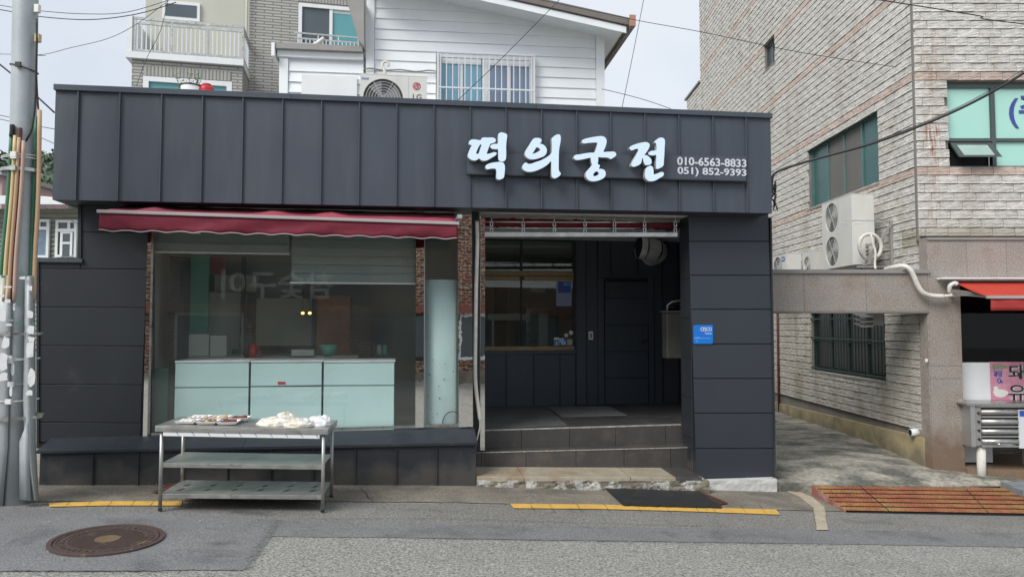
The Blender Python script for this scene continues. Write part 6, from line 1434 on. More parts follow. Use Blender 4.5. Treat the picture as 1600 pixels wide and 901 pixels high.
x_, z_ = W.hit(1485, 447, GY-.06); MB().tube(smooth_path([(x_, GY-.05, z_-.08), (x_-.02, GY-.08, z_), (x_+.03, GY-.1, z_+.04), (x_+.06, GY-.1, z_+.02)]), .03, 10).build('arm_joint', M_white, ra, True)
a_ = W.hit(1485, 458, GY-.06); b_ = W.hit(1541, 461, 9.0); MB().bar((a_[0], GY-.1, a_[1]+.03), (b_[0], 8.95, b_[1]), .05, .04).build('folding_arm', M_roof, ra); MB().bar((a_[0], GY-.06, a_[1]), (b_[0]+.3, 9.15, b_[1]-.03), .03, .03).build('folding_arm', M_alu, ra)
# air conditioners over the alley.  they face west (-X): a frame turned so that its -w side is west
V = Frame((0, 0, 0), -90)   # u = -Y, n(w) = +X
def vb(X, Y, Z): return (-Y, X, Z)
XA = 4.93
yn, zt_ = W.side(1330, 302, XA)[0], W.side(1330, 302, XA)[1]; yfar = W.side(1284, 320, XA)[0]; zb_ = W.side(1330, 414, XA)[1]
big, inf = aircon(V, (-yfar, XA, zb_), yfar-yn, .33, zt_-zb_, 'big two fan air conditioner bracketed to the tiled wall', 'outdoor air conditioners', 2, fan_c=.33, ribs=False)
ul_ = -yn-.26; text('LG', 'brand_lettering', M_acg, big, (ul_, ul_+.12, zt_-.42, zt_-.36), XA-.001, .003, .02)
# end panel seams
MB().box(-yn+.0, -yn+.003, XA+.0, XA+.33, zt_-.40, zt_-.395).build('end_joint', M_grey, big)
MB().box(-yn+.0, -yn+.004, XA+.03, XA+.14, zt_-.44, zt_-.425).build('end_label', M_white, big)
MB().box(-yn, -yn+.012, XA+.18, XA+.31, zb_+.30, zb_+.42).build('valve_cover', M_acw, big)
for dz_ in (.26, .20, .15): MB().cyl((-yn, XA+.20, zb_+dz_), (-yn+.06, XA+.20, zb_+dz_), .012).build('valve', M_brass, big)
# bracket
bk = thing('wall_bracket', 'triangular galvanised bracket carrying the big air conditioner', 'bracket', W, (XW, yn, zb_))
for Y_ in (yn-.10, yfar-.15):
    bz = zb_-.02; mb = MB(); mb.box(XA+.02, XW-.008, Y_, Y_+.035, bz-.03, bz-.0); mb.box(XW-.045, XW-.009, Y_, Y_+.035, bz+.001, bz+.66); mb.bar((XA+.12, Y_+.01, bz+.0), (XW-.03, Y_+.01, bz+.6), .035); mb.box(XA+.3, XW-.046, Y_, Y_+.03, bz+.62, bz+.655); mb.build('bracket_frame', M_brush if False else M_roofg, bk)
# hoses of the big unit
def world_hose(pts, r, m, label, name='pipe_hose'):
    P = [Vector((W.hit(x, y, Y)[0], Y, W.hit(x, y, Y)[1])) for x, y, Y in pts]; o = MB().tube(smooth_path(P, 5), r, 10).build(name, m, None, True, base=P[0]); tag(o, label, 'hose'); return o
world_hose([(1352, 404, 10.40), (1344, 392, 10.36), (1343, 378, 10.34), (1350, 368, 10.34), (1362, 366, 10.34), (1372, 372, 10.34), (1377, 384, 10.35), (1374, 397, 10.36), (1366, 403, 10.37)], .026, M_hose, 'looped white insulated hose at end of big air conditioner')
world_hose([(1361, 367, 10.32), (1364, 380, 10.30), (1368, 395, 10.28), (1367, 412, 10.26), (1368, 420, 10.2)], .016, M_hose, 'thin white hose dropping from the looped hose to the beam')
world_hose([(1384, 421, 9.9), (1395, 418, 9.7), (1412, 416, 9.55), (1421, 420, 9.5), (1428, 432, 9.5), (1434, 446, 9.5), (1442, 457, 9.5), (1455, 462, 9.5), (1474, 463, 9.5)], .032, M_hose, 'taped white pipe winding down the granite beam')
world_hose([(1474, 463, 9.5), (1500, 460, 9.5), (1535, 459, 9.45)], .022, M_hose, 'straight white pipe running behind the red awning arm')
# two small units further back
for (xn, xf_, yt, ybm, X_, lab, logo) in ((1228.5, 1205, 395, 440, 5.06, 'small air conditioner with blue oval logo beyond the alley beam', True), (1271, 1253.5, 390, 440, 4.98, 'small air conditioner with curled fan grille in the middle', False)):
    yn2, zt2 = W.side(xn, yt, X_); yf2 = W.side(xf_, yt, X_)[0]; zb2 = 2.50; ln = min(.85, yf2-yn2)
    a2, inf = aircon(V, (-(yn2+ln), X_, zb2), ln, .28, zt2-zb2, lab, 'outdoor air conditioners', 1, fan_c=.42)
    MB().box(-(yn2+.01)-.2, -(yn2)-.0, X_+.27, XW-.006, zb2-.04, zb2-.001).build('wall_shelf', M_roofg, a2); MB().box(-(yn2+ln), -(yn2+ln)+.04, X_+.02, XW-.006, zb2-.04, zb2-.001).build('wall_shelf', M_roofg, a2)
    if logo:
        c0 = -(yn2+.16); mb = MB(); mb.prism([(c0+.11*cos(2*pi*k/20), zt2-.10+.045*sin(2*pi*k/20)) for k in range(20)], X_-.004, X_-.0012); mb.build('blue_oval', M_inkb, a2); text('SAMSUNG', 'brand_lettering', M_white, a2, (c0-.085, c0+.085, zt2-.118, zt2-.085), X_-.005, .002, .01)
# louvred vent hanging under the beam
x_, z_ = W.hit(1345, 488, 9.95); t = thing('vent_hood', 'small white louvred vent hood hanging under the alley beam', 'vent', W, (x_, 9.95, z_-.2))
e = ext(W, 1345, 488, 1377, 508, 9.95)
MB().box(e[0]+.17, e[1]+.03, 9.95, 10.25, e[2]-.0, e[3]+.02).build('vent_box', M_grey, t)
for k in range(3):
    zz_ = e[3]-.02-k*.065; MB().add([(e[0], 9.93, zz_-.05), (e[0]+.165, 9.93, zz_-.04), (e[0]+.165, 10.2, zz_-.0), (e[0]+.02, 10.2, zz_-.0), (e[0], 9.93, zz_-.042), (e[0]+.165, 9.93, zz_-.032), (e[0]+.165, 10.2, zz_+.008), (e[0]+.02, 10.2, zz_+.008)], [(0,3,2,1),(4,5,6,7),(0,1,5,4),(1,2,6,5),(2,3,7,6),(3,0,4,7)]).build('vent_louvre', M_white, t)
# drain stub and rusty pipe on the alley wall
x_ = XW-.06; Y_, z_ = W.side(1428, 675, XW-.05)
t = thing('drain_stub', 'short grey plastic drain pipe end low on the alley wall', 'pipe', W, (x_, Y_, z_)); MB().cyl((XW+.02, Y_, z_), (XW-.10, Y_, z_), .05, n=20).build('pipe_end', M_whitep, t, True); MB().cyl((XW-.101, Y_, z_), (XW-.103, Y_, z_), .042, n=20).build('pipe_mouth', M_dark, t)
Y_, z_ = W.side(1215, 500, XW-.03); o = MB().cyl((XW-.03, Y_, -.05), (XW-.03, Y_, 3.0), .025, n=8).build('down_pipe', M_rustd, None, True, base=(XW-.03, Y_, 0)); tag(o, 'thin rusty down pipe on the alley wall near the shop', 'pipe')
#@@BACK
# ================================================================== WHITE HOUSE BEHIND
Hf = Frame((-2.4, 11.6, 0), 6.5)
wh = thing('white_house', 'white clapboard house with sloping brown roof behind the shop', 'house', Hf, (0, 0, 3))
hp = lambda px, py, w=0: Hf.hit(px, py, w)
u0, u1 = hp(572, 100)[0], hp(943, 100)[0]
def topz(u):   # slope of the roof underside on the wall line
    a = hp(720, 3); b = hp(930, 50); return a[1]+(b[1]-a[1])*(u-a[0])/(b[0]-a[0])
a, b = hp(686, 84), hp(832, 161); WX0, WX1, WZ1 = a[0], hp(831, 100)[0], a[1]-.02; WZ0 = 4.4
mb = MB(); mb.prism([(u0, 3.0), (u1, 3.0), (u1, topz(u1)), (u0, topz(u0))], .03, .2); mb.build('wall_core', M_sidw, wh)
mb = MB(); mb.prism([(.2, 3.0), (7, 3.0), (7, topz(u1)), (.2, topz(u1))], u1-.1, u1-.002, 'x'); mb.build('side_wall', M_sidw, wh)
zr = 3.6; prow = .172
while zr < topz(u0):
    z0_, z1_ = zr, zr+prow
    def seg(a, b):
        if b-a < .05: return
        # clip the right end under the sloping roof
        zt1 = topz(b)-.01; mb = MB()
        pts = [(a, z0_), (b, z0_), (b, z1_), (a, z1_)]
        if topz(b)-.01 < z1_:
            # the slope cuts this board
            k = hp(720, 3); s_ = (topz(1)-topz(0)); uz1 = (z1_-topz(0)+.01)/s_; uz0 = (z0_-topz(0)+.01)/s_
            if uz0 <= a+.02: return
            if topz(a)-.01 > z1_: pts = [(a, z0_), (min(b, uz0), z0_)]+([(b, topz(b)-.01)] if b < uz0 else [])+[(uz1, z1_), (a, z1_)]
            else: pts = [(a, z0_), (min(b, uz0), z0_)]+([(b, topz(b)-.01)] if b < uz0 else [])+[(a, topz(a)-.01)]
        n = len(pts); f_ = lambda z: .012-.020*(z1_-z)/prow
        mb.add([(p_[0], f_(p_[1]), p_[1]) for p_ in pts]+[(p_[0], .029, p_[1]) for p_ in pts], [tuple(range(n)), tuple(range(2*n-1, n-1, -1))]+[(i, (i+1) % n, n+(i+1) % n, n+i) for i in range(n)])
        mb.build('siding_board', M_sidw, wh)
    ua, ub_ = u0+.135, u1-.135
    if z1_ > WZ0 and z0_ < WZ1+.04: seg(ua, WX0-.05); seg(WX1+.05, ub_)
    else: seg(ua, ub_)
    zr += prow
mb = MB(); mb.prism([(u0, 3), (u0+.13, 3), (u0+.13, topz(u0+.13)), (u0, topz(u0))], -.03, .028); mb.build('corner_board', M_sidw, wh); mb = MB(); mb.prism([(u1-.13, 3), (u1+.01, 3), (u1+.01, topz(u1)), (u1-.13, topz(u1-.13))], -.03, .028); mb.build('corner_board', M_sidw, wh)
# roof slab with overhang
sl_ = topz(1)-topz(0); c0 = topz(0)
uL, uR = u0-.12, hp(978, 40, -.55)[0]
fz = lambda u: hp(977, 43, -.55)[1]+sl_*(u-uR)
mb = MB()
for w0_, w1_ in ((-.55, 6),):
    mb.hexa([(uL, -.55, fz(uL)), (uR, -.55, fz(uR)), (uR, 6, fz(uR)+.0), (uL, 6, fz(uL)+.0)], [(uL, -.55, fz(uL)+.02), (uR, -.55, fz(uR)+.02), (uR, 6, fz(uR)+.02), (uL, 6, fz(uL)+.02)])
mb.build('roof_soffit', M_sidw, wh)
mb = MB(); mb.hexa([(uL, -.60, fz(uL)+.022), (uR+.05, -.60, fz(uR)+.022), (uR+.05, 6, fz(uR)+.022), (uL, 6, fz(uL)+.022)], [(uL, -.62, fz(uL)+.12), (uR+.09, -.62, fz(uR)+.12), (uR+.09, 6, fz(uR)+.12), (uL, 6, fz(uL)+.12)]); mb.build('roof_slab', M_roof, wh)
mb = MB(); mb.prism([(uL, fz(uL)-.10), (uR, fz(uR)-.10), (uR, fz(uR)-.002), (uL, fz(uL)-.002)], -.57, -.551); 
mb.build('rake_board', M_sidw, wh)
mb = MB(); mb.box(uR+.052, uR+.12, -.64, 6, fz(uR)-.03, fz(uR)+.14); mb.build('gutter', M_roof, wh); MB().box(uR+.03, uR+.13, -.67, -.641, fz(uR)-.02, fz(uR)+.16).build('gutter_end', mat('copper_cap', (.42, .22, .15), .5), wh)
# grey sloping eave piece on the left, and flat roofed annex
mb = MB(); mb.prism([hp(541, -4, -.3), hp(568.5, -4, -.3), hp(568.5, 72, -.3), hp(560, 62, -.3)], -.3, -.0); mb.build('left_eave', M_roofg, wh)
ax0, ax1 = hp(437, 100)[0], hp(568, 100)[0]
an = thing('annex', 'low white boarded annex with flat grey roof edge', 'annex', Hf, (ax0, 0, 3))
zc_ = hp(500, 84)[1]; zl = lambda u: hp(437, 84)[1]+(hp(568, 84)[1]-hp(437, 84)[1])*(u-ax0)/(ax1-ax0)
MB().box(ax0, ax1, .03, 3, 3, zc_).build('annex_core', M_sidw, an)
zr = zc_-.13
while zr > 3.7:
    mb = MB(); mb.add([(ax0+.14, -.012, zr-.17), (ax1-.002, -.012, zr-.17), (ax1-.002, .012, zr), (ax0+.14, .012, zr), (ax0+.14, .029, zr-.17), (ax1-.002, .029, zr-.17), (ax1-.002, .029, zr), (ax0+.14, .029, zr)], [(0,1,2,3),(4,7,6,5),(0,4,5,1),(1,5,6,2),(2,6,7,3),(3,7,4,0)]); mb.build('siding_board', M_sidw, an); zr -= .172
MB().box(ax0, ax0+.135, -.03, .028, 3, zc_-.1).build('corner_board', M_sidw, an); MB().box(ax0-.03, ax1-.002, -.06, .03, zc_-.09, zc_+.01).build('eave_board', M_sidw, an); MB().box(ax0-.08, ax1-.004, -.14, 3, zc_+.012, zc_+.10).build('flat_roof', M_roofg, an)
MB().box(ax0-.1, ax0-.05, -.16, .3, zc_-.12, zc_+.09).build('gutter_end', M_sidw, an)
e = ext(Hf, 471, 118, 558, 160, -.04); MB().box(e[0], e[1], -.05, -.02, 4.3, e[3]).build('white_hatch', M_whitep, an, bevel=.004)
# camera on annex roof
u, z = hp(504, 66, .1); t = thing('security_camera', 'small white security camera on the annex roof', 'camera', Hf, (u, .1, zc_+.1))
MB().cyl((u, .1, zc_+.10), (u, .1, z+.04), .018).build('camera_post', M_white, t, True); MB().cyl((u-.13, .06, z-.07), (u+.02, .1, z+.06), .03, .035).build('camera_body', M_white, t, True)
# barred window
wt = MB(); f_ = .045
wt.box(WX0, WX1, -.03, .04, WZ0, WZ0+f_); wt.box(WX0, WX1, -.03, .04, WZ1-f_, WZ1); wt.box(WX0, WX0+f_, -.03, .04, WZ0+f_, WZ1-f_); wt.box(WX1-f_, WX1, -.03, .04, WZ0+f_, WZ1-f_); wt = wt.build('barred_window', M_whitep, wh)
xm = hp(759, 120)[0]
MB().box(xm-.06, xm+.06, -.02, .03, WZ0+f_, WZ1-f_).build('stile', M_whitep, wt)
for a, b, m in ((WX0+f_, hp(752, 120)[0], M_wpane), (xm+.06, WX1-f_, mat('grey_blue_curtain_pane', (.20, .26, .36), .15, 0, .12, 2, spec=.6))):
    MB().box(a, b, .0, .01, WZ0+f_, WZ1-f_).build('pane', m, wt); MB().box(a, b, -.018, -.001, WZ1-f_-.10, WZ1-f_-.001).build('sash_rail', M_whitep, wt)
    MB().box((a+b)/2-.02, (a+b)/2+.02, -.012, -.001, WZ0+f_, WZ1-f_-.10).build('sash_stile', M_whitep, wt)
nb = 16
for k in range(nb): u = WX0+.02+(WX1-WX0-.04)*k/(nb-1); MB().bar((u, -.13, WZ0), (u, -.13, WZ1+.01), .016).build('window_bar', M_lbar, wt)
for z_ in (WZ1-.0, hp(760, 143)[1]): MB().box(WX0-.03, WX1+.03, -.145, -.139, z_-.012, z_+.012).build('cross_bar', M_lbar, wt)
for u in (WX0-.02, WX1+.02): MB().box(u-.015, u+.015, -.14, -.0, WZ0, WZ1+.02).build('side_bar', M_lbar, wt)
# cable running along the house wall
P = [hp(x, y, -.06) for x, y in ((568, 108), (580, 107), (600, 110), (625, 109), (650, 112), (670, 110), (684, 112))]
o = MB().tube(smooth_path([(a, -.06, b) for a, b in P]), .011, 6).build('wall_cable', M_grey, None, True, fr=Hf, base=(P[0][0], -.06, P[0][1])); tag(o, 'grey cable clipped along the white boards above the air conditioner', 'cable')
# ================================================================== APARTMENT BUILDING
Af = Frame((-7.6, 17.0, 0), 12.5)
ap = thing('apartment_building', 'grey brick apartment block with cream balcony at upper left', 'apartment building', Af, (0, 0, 0))
A = lambda px, py, w=0: Af.hit(px, py, w)
bl, br_ = A(206, 110)[0], A(379, 110)[0]; zl1, zl0 = A(300, 89)[1], A(300, 99)[1]
e = ext(Af, 232, 131, 354, 150, 0)
MB().box(bl, e[0]-.12, 0, 3, 0, zl0-.001).build('wall', M_apt, ap); MB().box(e[1]+.12, br_, 0, 3, 0, zl0-.001).build('wall', M_apt, ap); MB().box(e[0]-.12, e[1]+.12, 0, 3, e[3]+.12, zl0-.001).build('wall', M_apt, ap); MB().box(e[0]-.12, e[1]+.12, 0, 3, 0, e[3]-1.3).build('wall', M_apt, ap)
MB().box(e[0]-.1, e[1]+.1, -.012, -.001, e[3]+.13, e[3]+.36).build('soldier_course', M_aptd, ap)
wn = MB().box(e[0]-.12, e[1]+.12, -.01, .1, e[3], e[3]+.115).box(e[0]-.12, e[0], -.01, .1, e[3]-1.3, e[3]-.001).box(e[1], e[1]+.12, -.01, .1, e[3]-1.3, e[3]-.001).build('lower_window', M_whitep, ap)
MB().box(e[0]+.001, e[1]-.001, .05, .06, e[3]-1.3, e[3]-.001).build('pane', M_wpane3, wn); MB().box(A(325, 140)[0], A(329, 140)[0], .0, .049, e[3]-1.3, e[3]-.002).build('stile', M_whitep, wn); 
MB().box(bl-.12, br_+.03, -.1, 1.2, zl0, zl1).build('balcony_slab', M_whitep, ap)
MB().box(bl, br_-.0, 1.0, 3, zl1+.001, 14).build('balcony_wall', M_cream, ap); MB().box(bl-.1, bl, -.06, 1.0, zl1+.001, A(210, 24)[1]).build('end_post', M_whitep, ap)
e = ext(Af, 259, 9, 308, 28, .98); wn = MB().box(e[0]-.07, e[1]+.07, .93, .999, e[2]-.08, e[3]+.08).build('upper_window', M_whitep, ap); MB().box(e[0], e[1], .92, .929, e[2], e[3]).build('pane', M_wpane2, wn)
ry = [A(300, y)[1] for y in (36, 43, 85)]
bal = MB()
for z_, r_ in ((ry[0], .03), (ry[1], .025), (ry[2], .025)): MB().box(bl, br_, -.02, .02, z_-r_, z_+r_).build('balcony_rail', M_brush, ap)
for z_ in (ry[0], ry[1], ry[2]): MB().box(br_-.02, br_+.02, .021, 1.0, z_-.02, z_+.02).build('balcony_rail', M_brush, ap)
nbal = 24
for k in range(nbal+1): u = bl+.1+(br_-bl-.1)*k/nbal; MB().box(u-.014, u+.014, -.012, .012, ry[2]+.026, ry[1]-.026).build('baluster', M_lbar, ap)
for k in range(4): u = bl+.05+(br_-bl-.05)*k/3; MB().box(u-.022, u+.022, -.022, .0, zl1+.001, ry[0]-.031).build('balcony_post', M_brush, ap)
for k in range(5): w_ = .15+k*.18; MB().box(br_-.012, br_+.012, w_-.012, w_+.012, ry[2]+.026, ry[1]-.026).build('baluster', M_lbar, ap)
# recessed right part with window
wl = 1.0; cl, cr_ = br_-.05, A(600, 50, wl)[0]; e = ext(Af, 466, 9, 566, 73, wl)
MB().box(cl+.051, e[0], wl+.001, 3, 0, 14).build('wall', M_apt, ap); MB().box(e[1], cr_+1.5, wl+.001, 3, 0, 14).build('wall', M_apt, ap); MB().box(e[0], e[1], wl+.001, 3, e[3]+.0, 14).build('wall', M_apt, ap); MB().box(e[0], e[1], wl+.001, 3, 0, e[2]).build('wall', M_apt, ap)
MB().box(e[0], e[1], wl-.01, wl+.0, e[3]+.04, e[3]+.36).build('soldier_course', M_aptd, ap); MB().box(A(434, 70, wl)[0]-.0, A(446, 70, wl)[0], wl-.012, wl, A(430, 144, wl)[1], A(430, 134, wl)[1]).build('soldier_course', M_aptd, ap)
wn = MB(); f_ = .09; wn.box(e[0], e[1], wl+.0, wl+.1, e[3]-f_, e[3]).box(e[0], e[0]+f_, wl+.0, wl+.1, e[2], e[3]-f_).box(e[0]+f_, e[1], wl, wl+.1, e[2], e[2]+.05); wn = wn.build('tall_window', M_whitep, ap)
xm = A(517, 40, wl)[0]; MB().box(e[0]+f_, xm-.04, wl+.05, wl+.06, e[2]+.05, e[3]-f_).build('pane', M_wpane2, wn); MB().box(xm+.04, e[1], wl+.06, wl+.07, e[2]+.05, e[3]-f_-.08).build('pane', M_wpane3, wn); MB().box(xm-.04, xm+.04, wl+.02, wl+.08, e[2]+.05, e[3]-f_).build('stile', M_whitep, wn)
MB().box(xm+.04, e[1], wl+.055, wl+.075, e[3]-f_-.08, e[3]-f_-.001).build('sash_rail', M_whitep, wn)
for y_ in (55.5, 63.5): z_ = A(510, y_, wl-.1)[1]; MB().box(e[0]-.1, e[1], wl-.12, wl-.09, z_-.02, z_+.02).build('guard_rail', M_brush, wn)
z_ = A(510, 63.5, wl-.1)[1]
for k in range(17): u = e[0]+(e[1]-e[0])*k/16; MB().box(u-.012, u+.012, wl-.118, wl-.095, z_-.35, z_-.021 if k % 5 else A(510, 55.5, wl-.1)[1]-.021).build('guard_bar', M_lbar, wn)
MB().cyl((A(385, 50, .9)[0], .9, 3), (A(385, 50, .9)[0], .9, 14), .03, n=8).build('drain_pipe', M_cream, ap, True)
# dark stub of a farther roof above the white house
x_, z_ = W.hit(776, -5, 19); x2, z2 = W.hit(820, 12, 19); t = thing('distant_rooftop', 'grey stepped roof corner showing above the white house', 'rooftop', W, (x_, 19, 0)); MB().box(x_-1.2, x2, 19, 21, 0, z2+.1).build('roof_body', M_roofg, t); MB().box(x_-1.2, x2-.12, 18.95, 21, z2+.101, z2+.6).build('roof_upper', M_brick, t); MB().box(x_-1.3, x2+.06, 18.9, 21.1, z2+.02, z2+.12).build('roof_ledge', M_grey, t)
# ================================================================== OLD HOUSE BEYOND THE NOTCH
gy = 14.0; oh = thing('old_grey_house', 'old grey boarded house with white windows seen past the pole', 'house', W, (-9.5, gy, 0))
e = ext(W, -60, 326, 140, 470, gy); 
MB().box(e[0], e[1], gy+.03, gy+3, .0, e[3]).build('wall_core', M_gsid, oh)
z_ = e[3]
mb = MB()
while z_ > 1.3: mb.add([(e[0], gy-.01, z_-.085), (e[1], gy-.01, z_-.085), (e[1], gy+.015, z_), (e[0], gy+.015, z_), (e[0], gy+.029, z_-.085), (e[1], gy+.029, z_-.085), (e[1], gy+.029, z_), (e[0], gy+.029, z_)], [(0,1,2,3),(4,7,6,5),(0,4,5,1),(1,5,6,2),(2,6,7,3),(3,7,4,0)]); z_ -= .09
mb.build('siding_boards', M_gsid, oh, kind='stuff')
mb = MB(); zr0 = W.hit(60, 326, gy)[1]; a = W.hit(-80, 310, gy-.5); b = W.hit(110, 322, gy-.5)
mb.hexa([(e[0], gy-.5, zr0+.02), (W.hit(120, 322, gy-.5)[0], gy-.5, zr0-.0), (e[1], gy+1.4, zr0+.30), (e[0], gy+1.4, zr0+.38)], [(e[0], gy-.5, zr0+.18), (W.hit(62, 312, gy-.5)[0], gy-.5, zr0+.16), (W.hit(120, 320, gy)[0], gy+1.4, zr0+.34), (e[0], gy+1.4, zr0+.42)]); mb.build('pale_roof_edge', M_whitep, oh)
mb = MB(); mb.box(e[0], W.hit(82, 310, gy+.3)[0], gy+.3, gy+.5, W.hit(70, 316, gy+.3)[1], W.hit(70, 306, gy+.3)[1]); mb.build('red_roof_edge', mat('dark_red_paint', (.26, .035, .04), .6), oh)
def ohwin(x0, y0, x1, y1, split, label, pm1, pm2):
    e = ext(W, x0, y0, x1, y1, gy-.02); f = .05; m_ = MB(); m_.box(e[0], e[1], gy-.06, gy-.012, e[3]-f, e[3]); m_.box(e[0], e[1], gy-.06, gy-.012, e[2], e[2]+f); m_.box(e[0], e[0]+f, gy-.06, gy-.012, e[2]+f, e[3]-f); m_.box(e[1]-f, e[1], gy-.06, gy-.012, e[2]+f, e[3]-f)
    zs_ = W.hit(x0, split, gy)[1]; m_.box(e[0]+f, e[1]-f, gy-.06, gy-.012, zs_-.03, zs_+.03); xm_ = (e[0]+e[1])/2+.05; m_.box(xm_-.025, xm_+.025, gy-.06, gy-.012, zs_+.03, e[3]-f); o = m_.build('window', M_whitep, oh)
    MB().box(e[0]+f, e[1]-f, gy-.03, gy-.02, e[2]+f, zs_-.03).build('pane', pm1, o); MB().box(e[0]+f, e[1]-f, gy-.03, gy-.02, zs_+.03, e[3]-f).build('pane', pm2, o); return o, e, zs_
ohwin(38, 343, 78, 403, 357, '', mat('blue_curtain', (.16, .24, .32), .5, 0, .2, 8), M_wpane2)
o, e, zs_ = ohwin(88, 344, 121, 402, 360, '', M_dark, M_wpane2); xq = W.hit(98, 380, gy)[0]
m_ = MB(); y_ = gy-.09; m_.box(xq, xq+.05, y_, y_+.025, e[2]+.02, zs_-.04); m_.box(e[1]-.10, e[1]-.06, y_, y_+.025, e[2]+.02, zs_-.04); m_.box(xq+.05, e[1]-.10, y_, y_+.025, e[2]+.25, e[2]+.29); m_.box(xq+.05, e[1]-.1, y_, y_+.025, zs_-.07, zs_-.04); m_.build('inner_door', M_whitep, o)
MB().box(xq+.05, e[1]-.1, y_+.008, y_+.015, e[2]+.02, zs_-.07).build('pane', M_wpane2, o)
# pink wall further left
x0_, z0_ = W.hit(-40, 350, 20); x1_, z1_ = W.hit(4, 275, 20); t = thing('pink_house', 'small pink walled house at the far left edge', 'house', W, (x0_, 20, 0)); MB().box(x0_-2, x1_, 20, 23, 0, z1_).build('pink_wall', mat('pink_render', (.42, .30, .30), .8), t); MB().box(x0_-2.1, x1_+.12, 19.8, 23, z1_+.001, z1_+.12).build('roof_edge', M_roofg, t)
MB().box(x0_-2, x1_-.0, 19.9, 19.99, z1_-1.6, z1_-1.5).build('wall_band', M_white, t)
# ================================================================== HILL
mb = MB(); hy = 170; v = []; nx, ny = 60, 14
def hz(x, y):
    return 6+36*math.exp(-((x+118)/75)**2)*min(1, max(0, (y-120)/55))+3*mnoise.noise(Vector((x*.03, y*.03, 0)))
for j in range(ny+1):
    for i in range(nx+1): x = -330+330*i/nx; y = 110+170*j/ny; v.append((x, y, hz(x, y)))
mb.add(v, [(j*(nx+1)+i, j*(nx+1)+i+1, (j+1)*(nx+1)+i+1, (j+1)*(nx+1)+i) for j in range(ny) for i in range(nx)]); mb.build('hill', M_leaf, None, True, kind='structure')
mb = MB(); rh = random.Random(2)
for k in range(900):
    x = rh.uniform(-200, -70); y = rh.uniform(135, 200); r = rh.uniform(1.5, 3.2); z = hz(x, y)
    c = Vector((x, y, z+r*.5))
    for q in range(26):
        d = Vector((rh.gauss(0, 1), rh.gauss(0, 1), abs(rh.gauss(0, .8)))).normalized()*r*rh.uniform(.7, 1.05); p = c+d; t1 = Vector((rh.uniform(-1, 1), rh.uniform(-1, 1), rh.uniform(-1, 1))).normalized()*rh.uniform(.35, .7); t2 = t1.cross(d).normalized()*rh.uniform(.3, .6)
        mb.add([p-t1, p-t2, p+t1, p+t2], [(0, 1, 2, 3)])
tag(mb.build('wooded_hillside', M_leaf, None, recalc=False), 'green wooded hillside far behind the pole', 'woodland', kind='stuff')
# ================================================================== CABLES
def wire(pts, Y, r, label, group='thin overhead wires', cat='cable', sag=True, name='overhead_wire', m=M_wire):
    YY = Y if isinstance(Y, (list, tuple)) else [Y]*len(pts)
    P = [Vector((W.hit(x, y, d)[0], d, W.hit(x, y, d)[1])) for (x, y), d in zip(pts, YY)]
    o = MB().tube(smooth_path(P, 6), r, 6).build(name, m, None, True, base=P[0]); tag(o, label, cat, group); return o
wire([(3300, -900), (2300, -330), (1760, 10), (1600, 114), (1520, 160), (1440, 196), (1360, 225), (1280, 247), (1230, 262), (1212, 270), (1207, 278), (1206, 300)], [5, 6, 7, 7.4, 7.7, 7.9, 8.1, 8.3, 8.4, 8.45, 8.47, 8.47], .016, 'thick black cable from the sign band corner up across the tiled building', 'thick cable', name='service_cable')
wire([(3300, -910), (2300, -338), (1760, 4), (1600, 108), (1520, 156), (1440, 193), (1360, 223), (1290, 245)], [5, 6, 7, 7.4, 7.7, 7.9, 8.1, 8.3], .004, 'fine wire strung just above the thick black cable')
wire([(1360, -2), (1450, 12), (1530, 25), (1620, 40), (2400, 120)], 8, .006, 'thin wire crossing the top of the tiled building')
wire([(-900, -150), (-20, 5), (25, 12), (60, 17), (130, 22), (200, 19), (280, -5)], 9, .004, 'upper sagging wire from the pole towards the apartment balcony')
wire([(-900, -140), (-20, 12), (25, 19), (60, 26), (140, 31), (215, 22), (275, 4)], 9, .0055, 'lower sagging wire from the pole towards the apartment balcony')
wire([(-900, 60), (-20, 84), (60, 86), (110, 75), (170, 60), (215, 37), (262, 2)], 9.5, .0035, 'wire rising from behind the pole to the balcony post')
wire([(263, 0), (250, 50), (230, 90), (213, 135)], 10, .0035, 'steep wire dropping past the cream balcony')
wire([(-500, -300), (-10, 93), (40, 135), (85, 176)], 9, .011, 'thick dark cable running down from the pole to the roof edge')
wire([(-700, 40), (-10, 178), (40, 193), (86, 202)], 10, .005, 'thin wire behind the pole, upper of the lower pair')
wire([(-700, 50), (-10, 184), (40, 205), (84, 224)], 10, .005, 'thin wire behind the pole, lower of the lower pair')
wire([(830, -3), (900, 12), (1000, 33), (1100, 51), (1250, 82), (1400, 105)], 9.6, .004, 'long fine wire sloping down from the house roof to the tiled building')
wire([(1006, -2), (990, 80), (972, 168)], 8.6, .004, 'steep fine wire in the sky right of the white house')
wire([(940, 139), (1000, 154), (1048, 170)], 9.5, .004, 'short fine wire between white house and sign band')
wire([(876, -2), (830, 45), (770, 105), (715, 157)], 8.6, .004, 'fine wire crossing in front of the white boards and barred window')
wire([(60, 320), (95, 335), (122, 350)], 12, .004, 'fine wire in front of the old grey house')
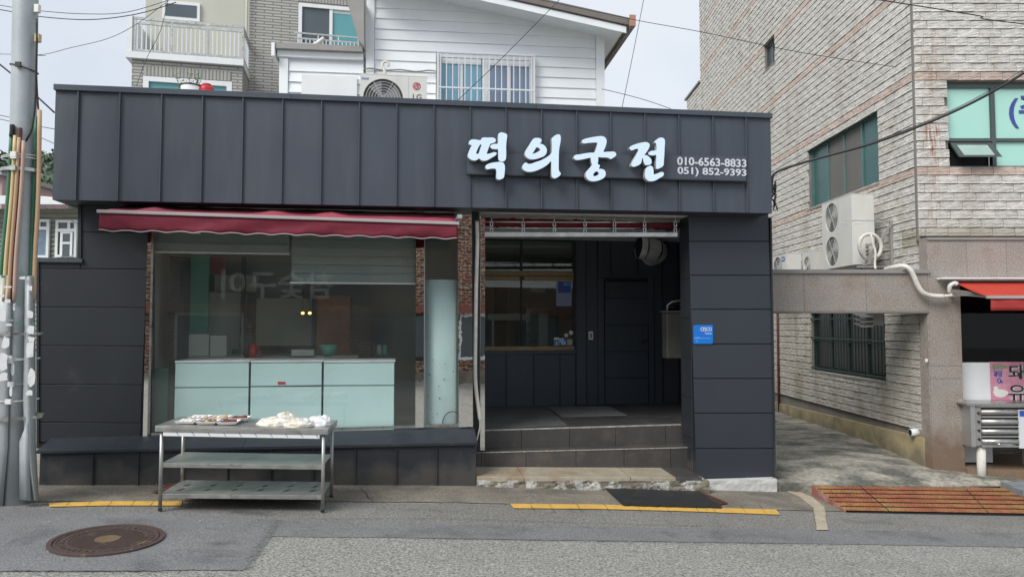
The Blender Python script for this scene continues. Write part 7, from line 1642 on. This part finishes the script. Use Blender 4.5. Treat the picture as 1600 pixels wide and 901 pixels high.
#@@OPPOSITE
# ================================================================== ACROSS THE STREET (seen in the glass and the polished steel)
OY = -8.5
def refl(px, py):      # where a sight line mirrored by the shop window meets the front across the street
    r = ray(px, py); c = Vector((0, 0, CAMZ)); p0 = F.O+F.n*B; k = (p0-c).dot(F.n)/r.dot(F.n); p = c+r*k; r2 = r-2*r.dot(F.n)*F.n; q = (OY-p.y)/r2.y; e = p+r2*q; return e.x, e.z
ob = thing('brick_restaurant', 'brick restaurant across the street seen only in reflections', 'building', W, (0, OY, 0))
xr0 = min(refl(215, 338)[0], refl(765, 338)[0])-.4; xr1 = max(refl(215, 338)[0], refl(765, 338)[0])+.4
MB().box(-16, xr0, OY-1, OY, -.8, 3.7).build('wall', M_brick, ob); MB().box(xr1, 14, OY-1, OY, -.8, 3.3).build('wall', M_brick, ob)
MB().box(xr0, xr1, OY-1, OY, -.8, refl(726, 338)[1]+.5).build('wall', M_brick, ob)
xa_, za_ = refl(345, 470); xb_, zb_ = refl(520, 425)
MB().box(-14, 10, OY+.001, OY+.25, za_-.35, za_-.10).build('canopy', mat('dull_terracotta', (.22, .085, .06), .7), ob)
MB().box(min(xa_, xb_)-1.2, max(xa_, xb_)+1.2, OY-.1, OY+.15, za_-.05, zb_+.25).build('sign_board', M_indark, ob)
OF2 = Frame((0, OY+.16, 0), 180); ls = thing('restaurant_sign', 'white block lettering on the sign board across the street', 'sign', OF2, (0, 0, 3)); BASE[ls.name] = (OF2, Vector((0, 0, 3)))
text('참숯구이', 'sign_lettering', M_acw, ls, (-max(xa_, xb_), -min(xa_, xb_), za_+.08, zb_), 0, .03, .02)
for k, x in enumerate((-14.5, -11.5, -8.5, -5.5, -2.5, .5, 3.5, 6.5)):
    f = MB().box(x, x+2.0, OY+.002, OY+.05, .5, 2.1).build('window', M_whitep if k % 3 == 0 else M_indark, ob); MB().box(x+.08, x+1.92, OY+.051, OY+.06, .6, 2.0).build('pane', M_wpane2, f)
MB().box(-16, 14, OY+.002, OY+.6, -1.2, .12).build('kerb', M_conc, ob)
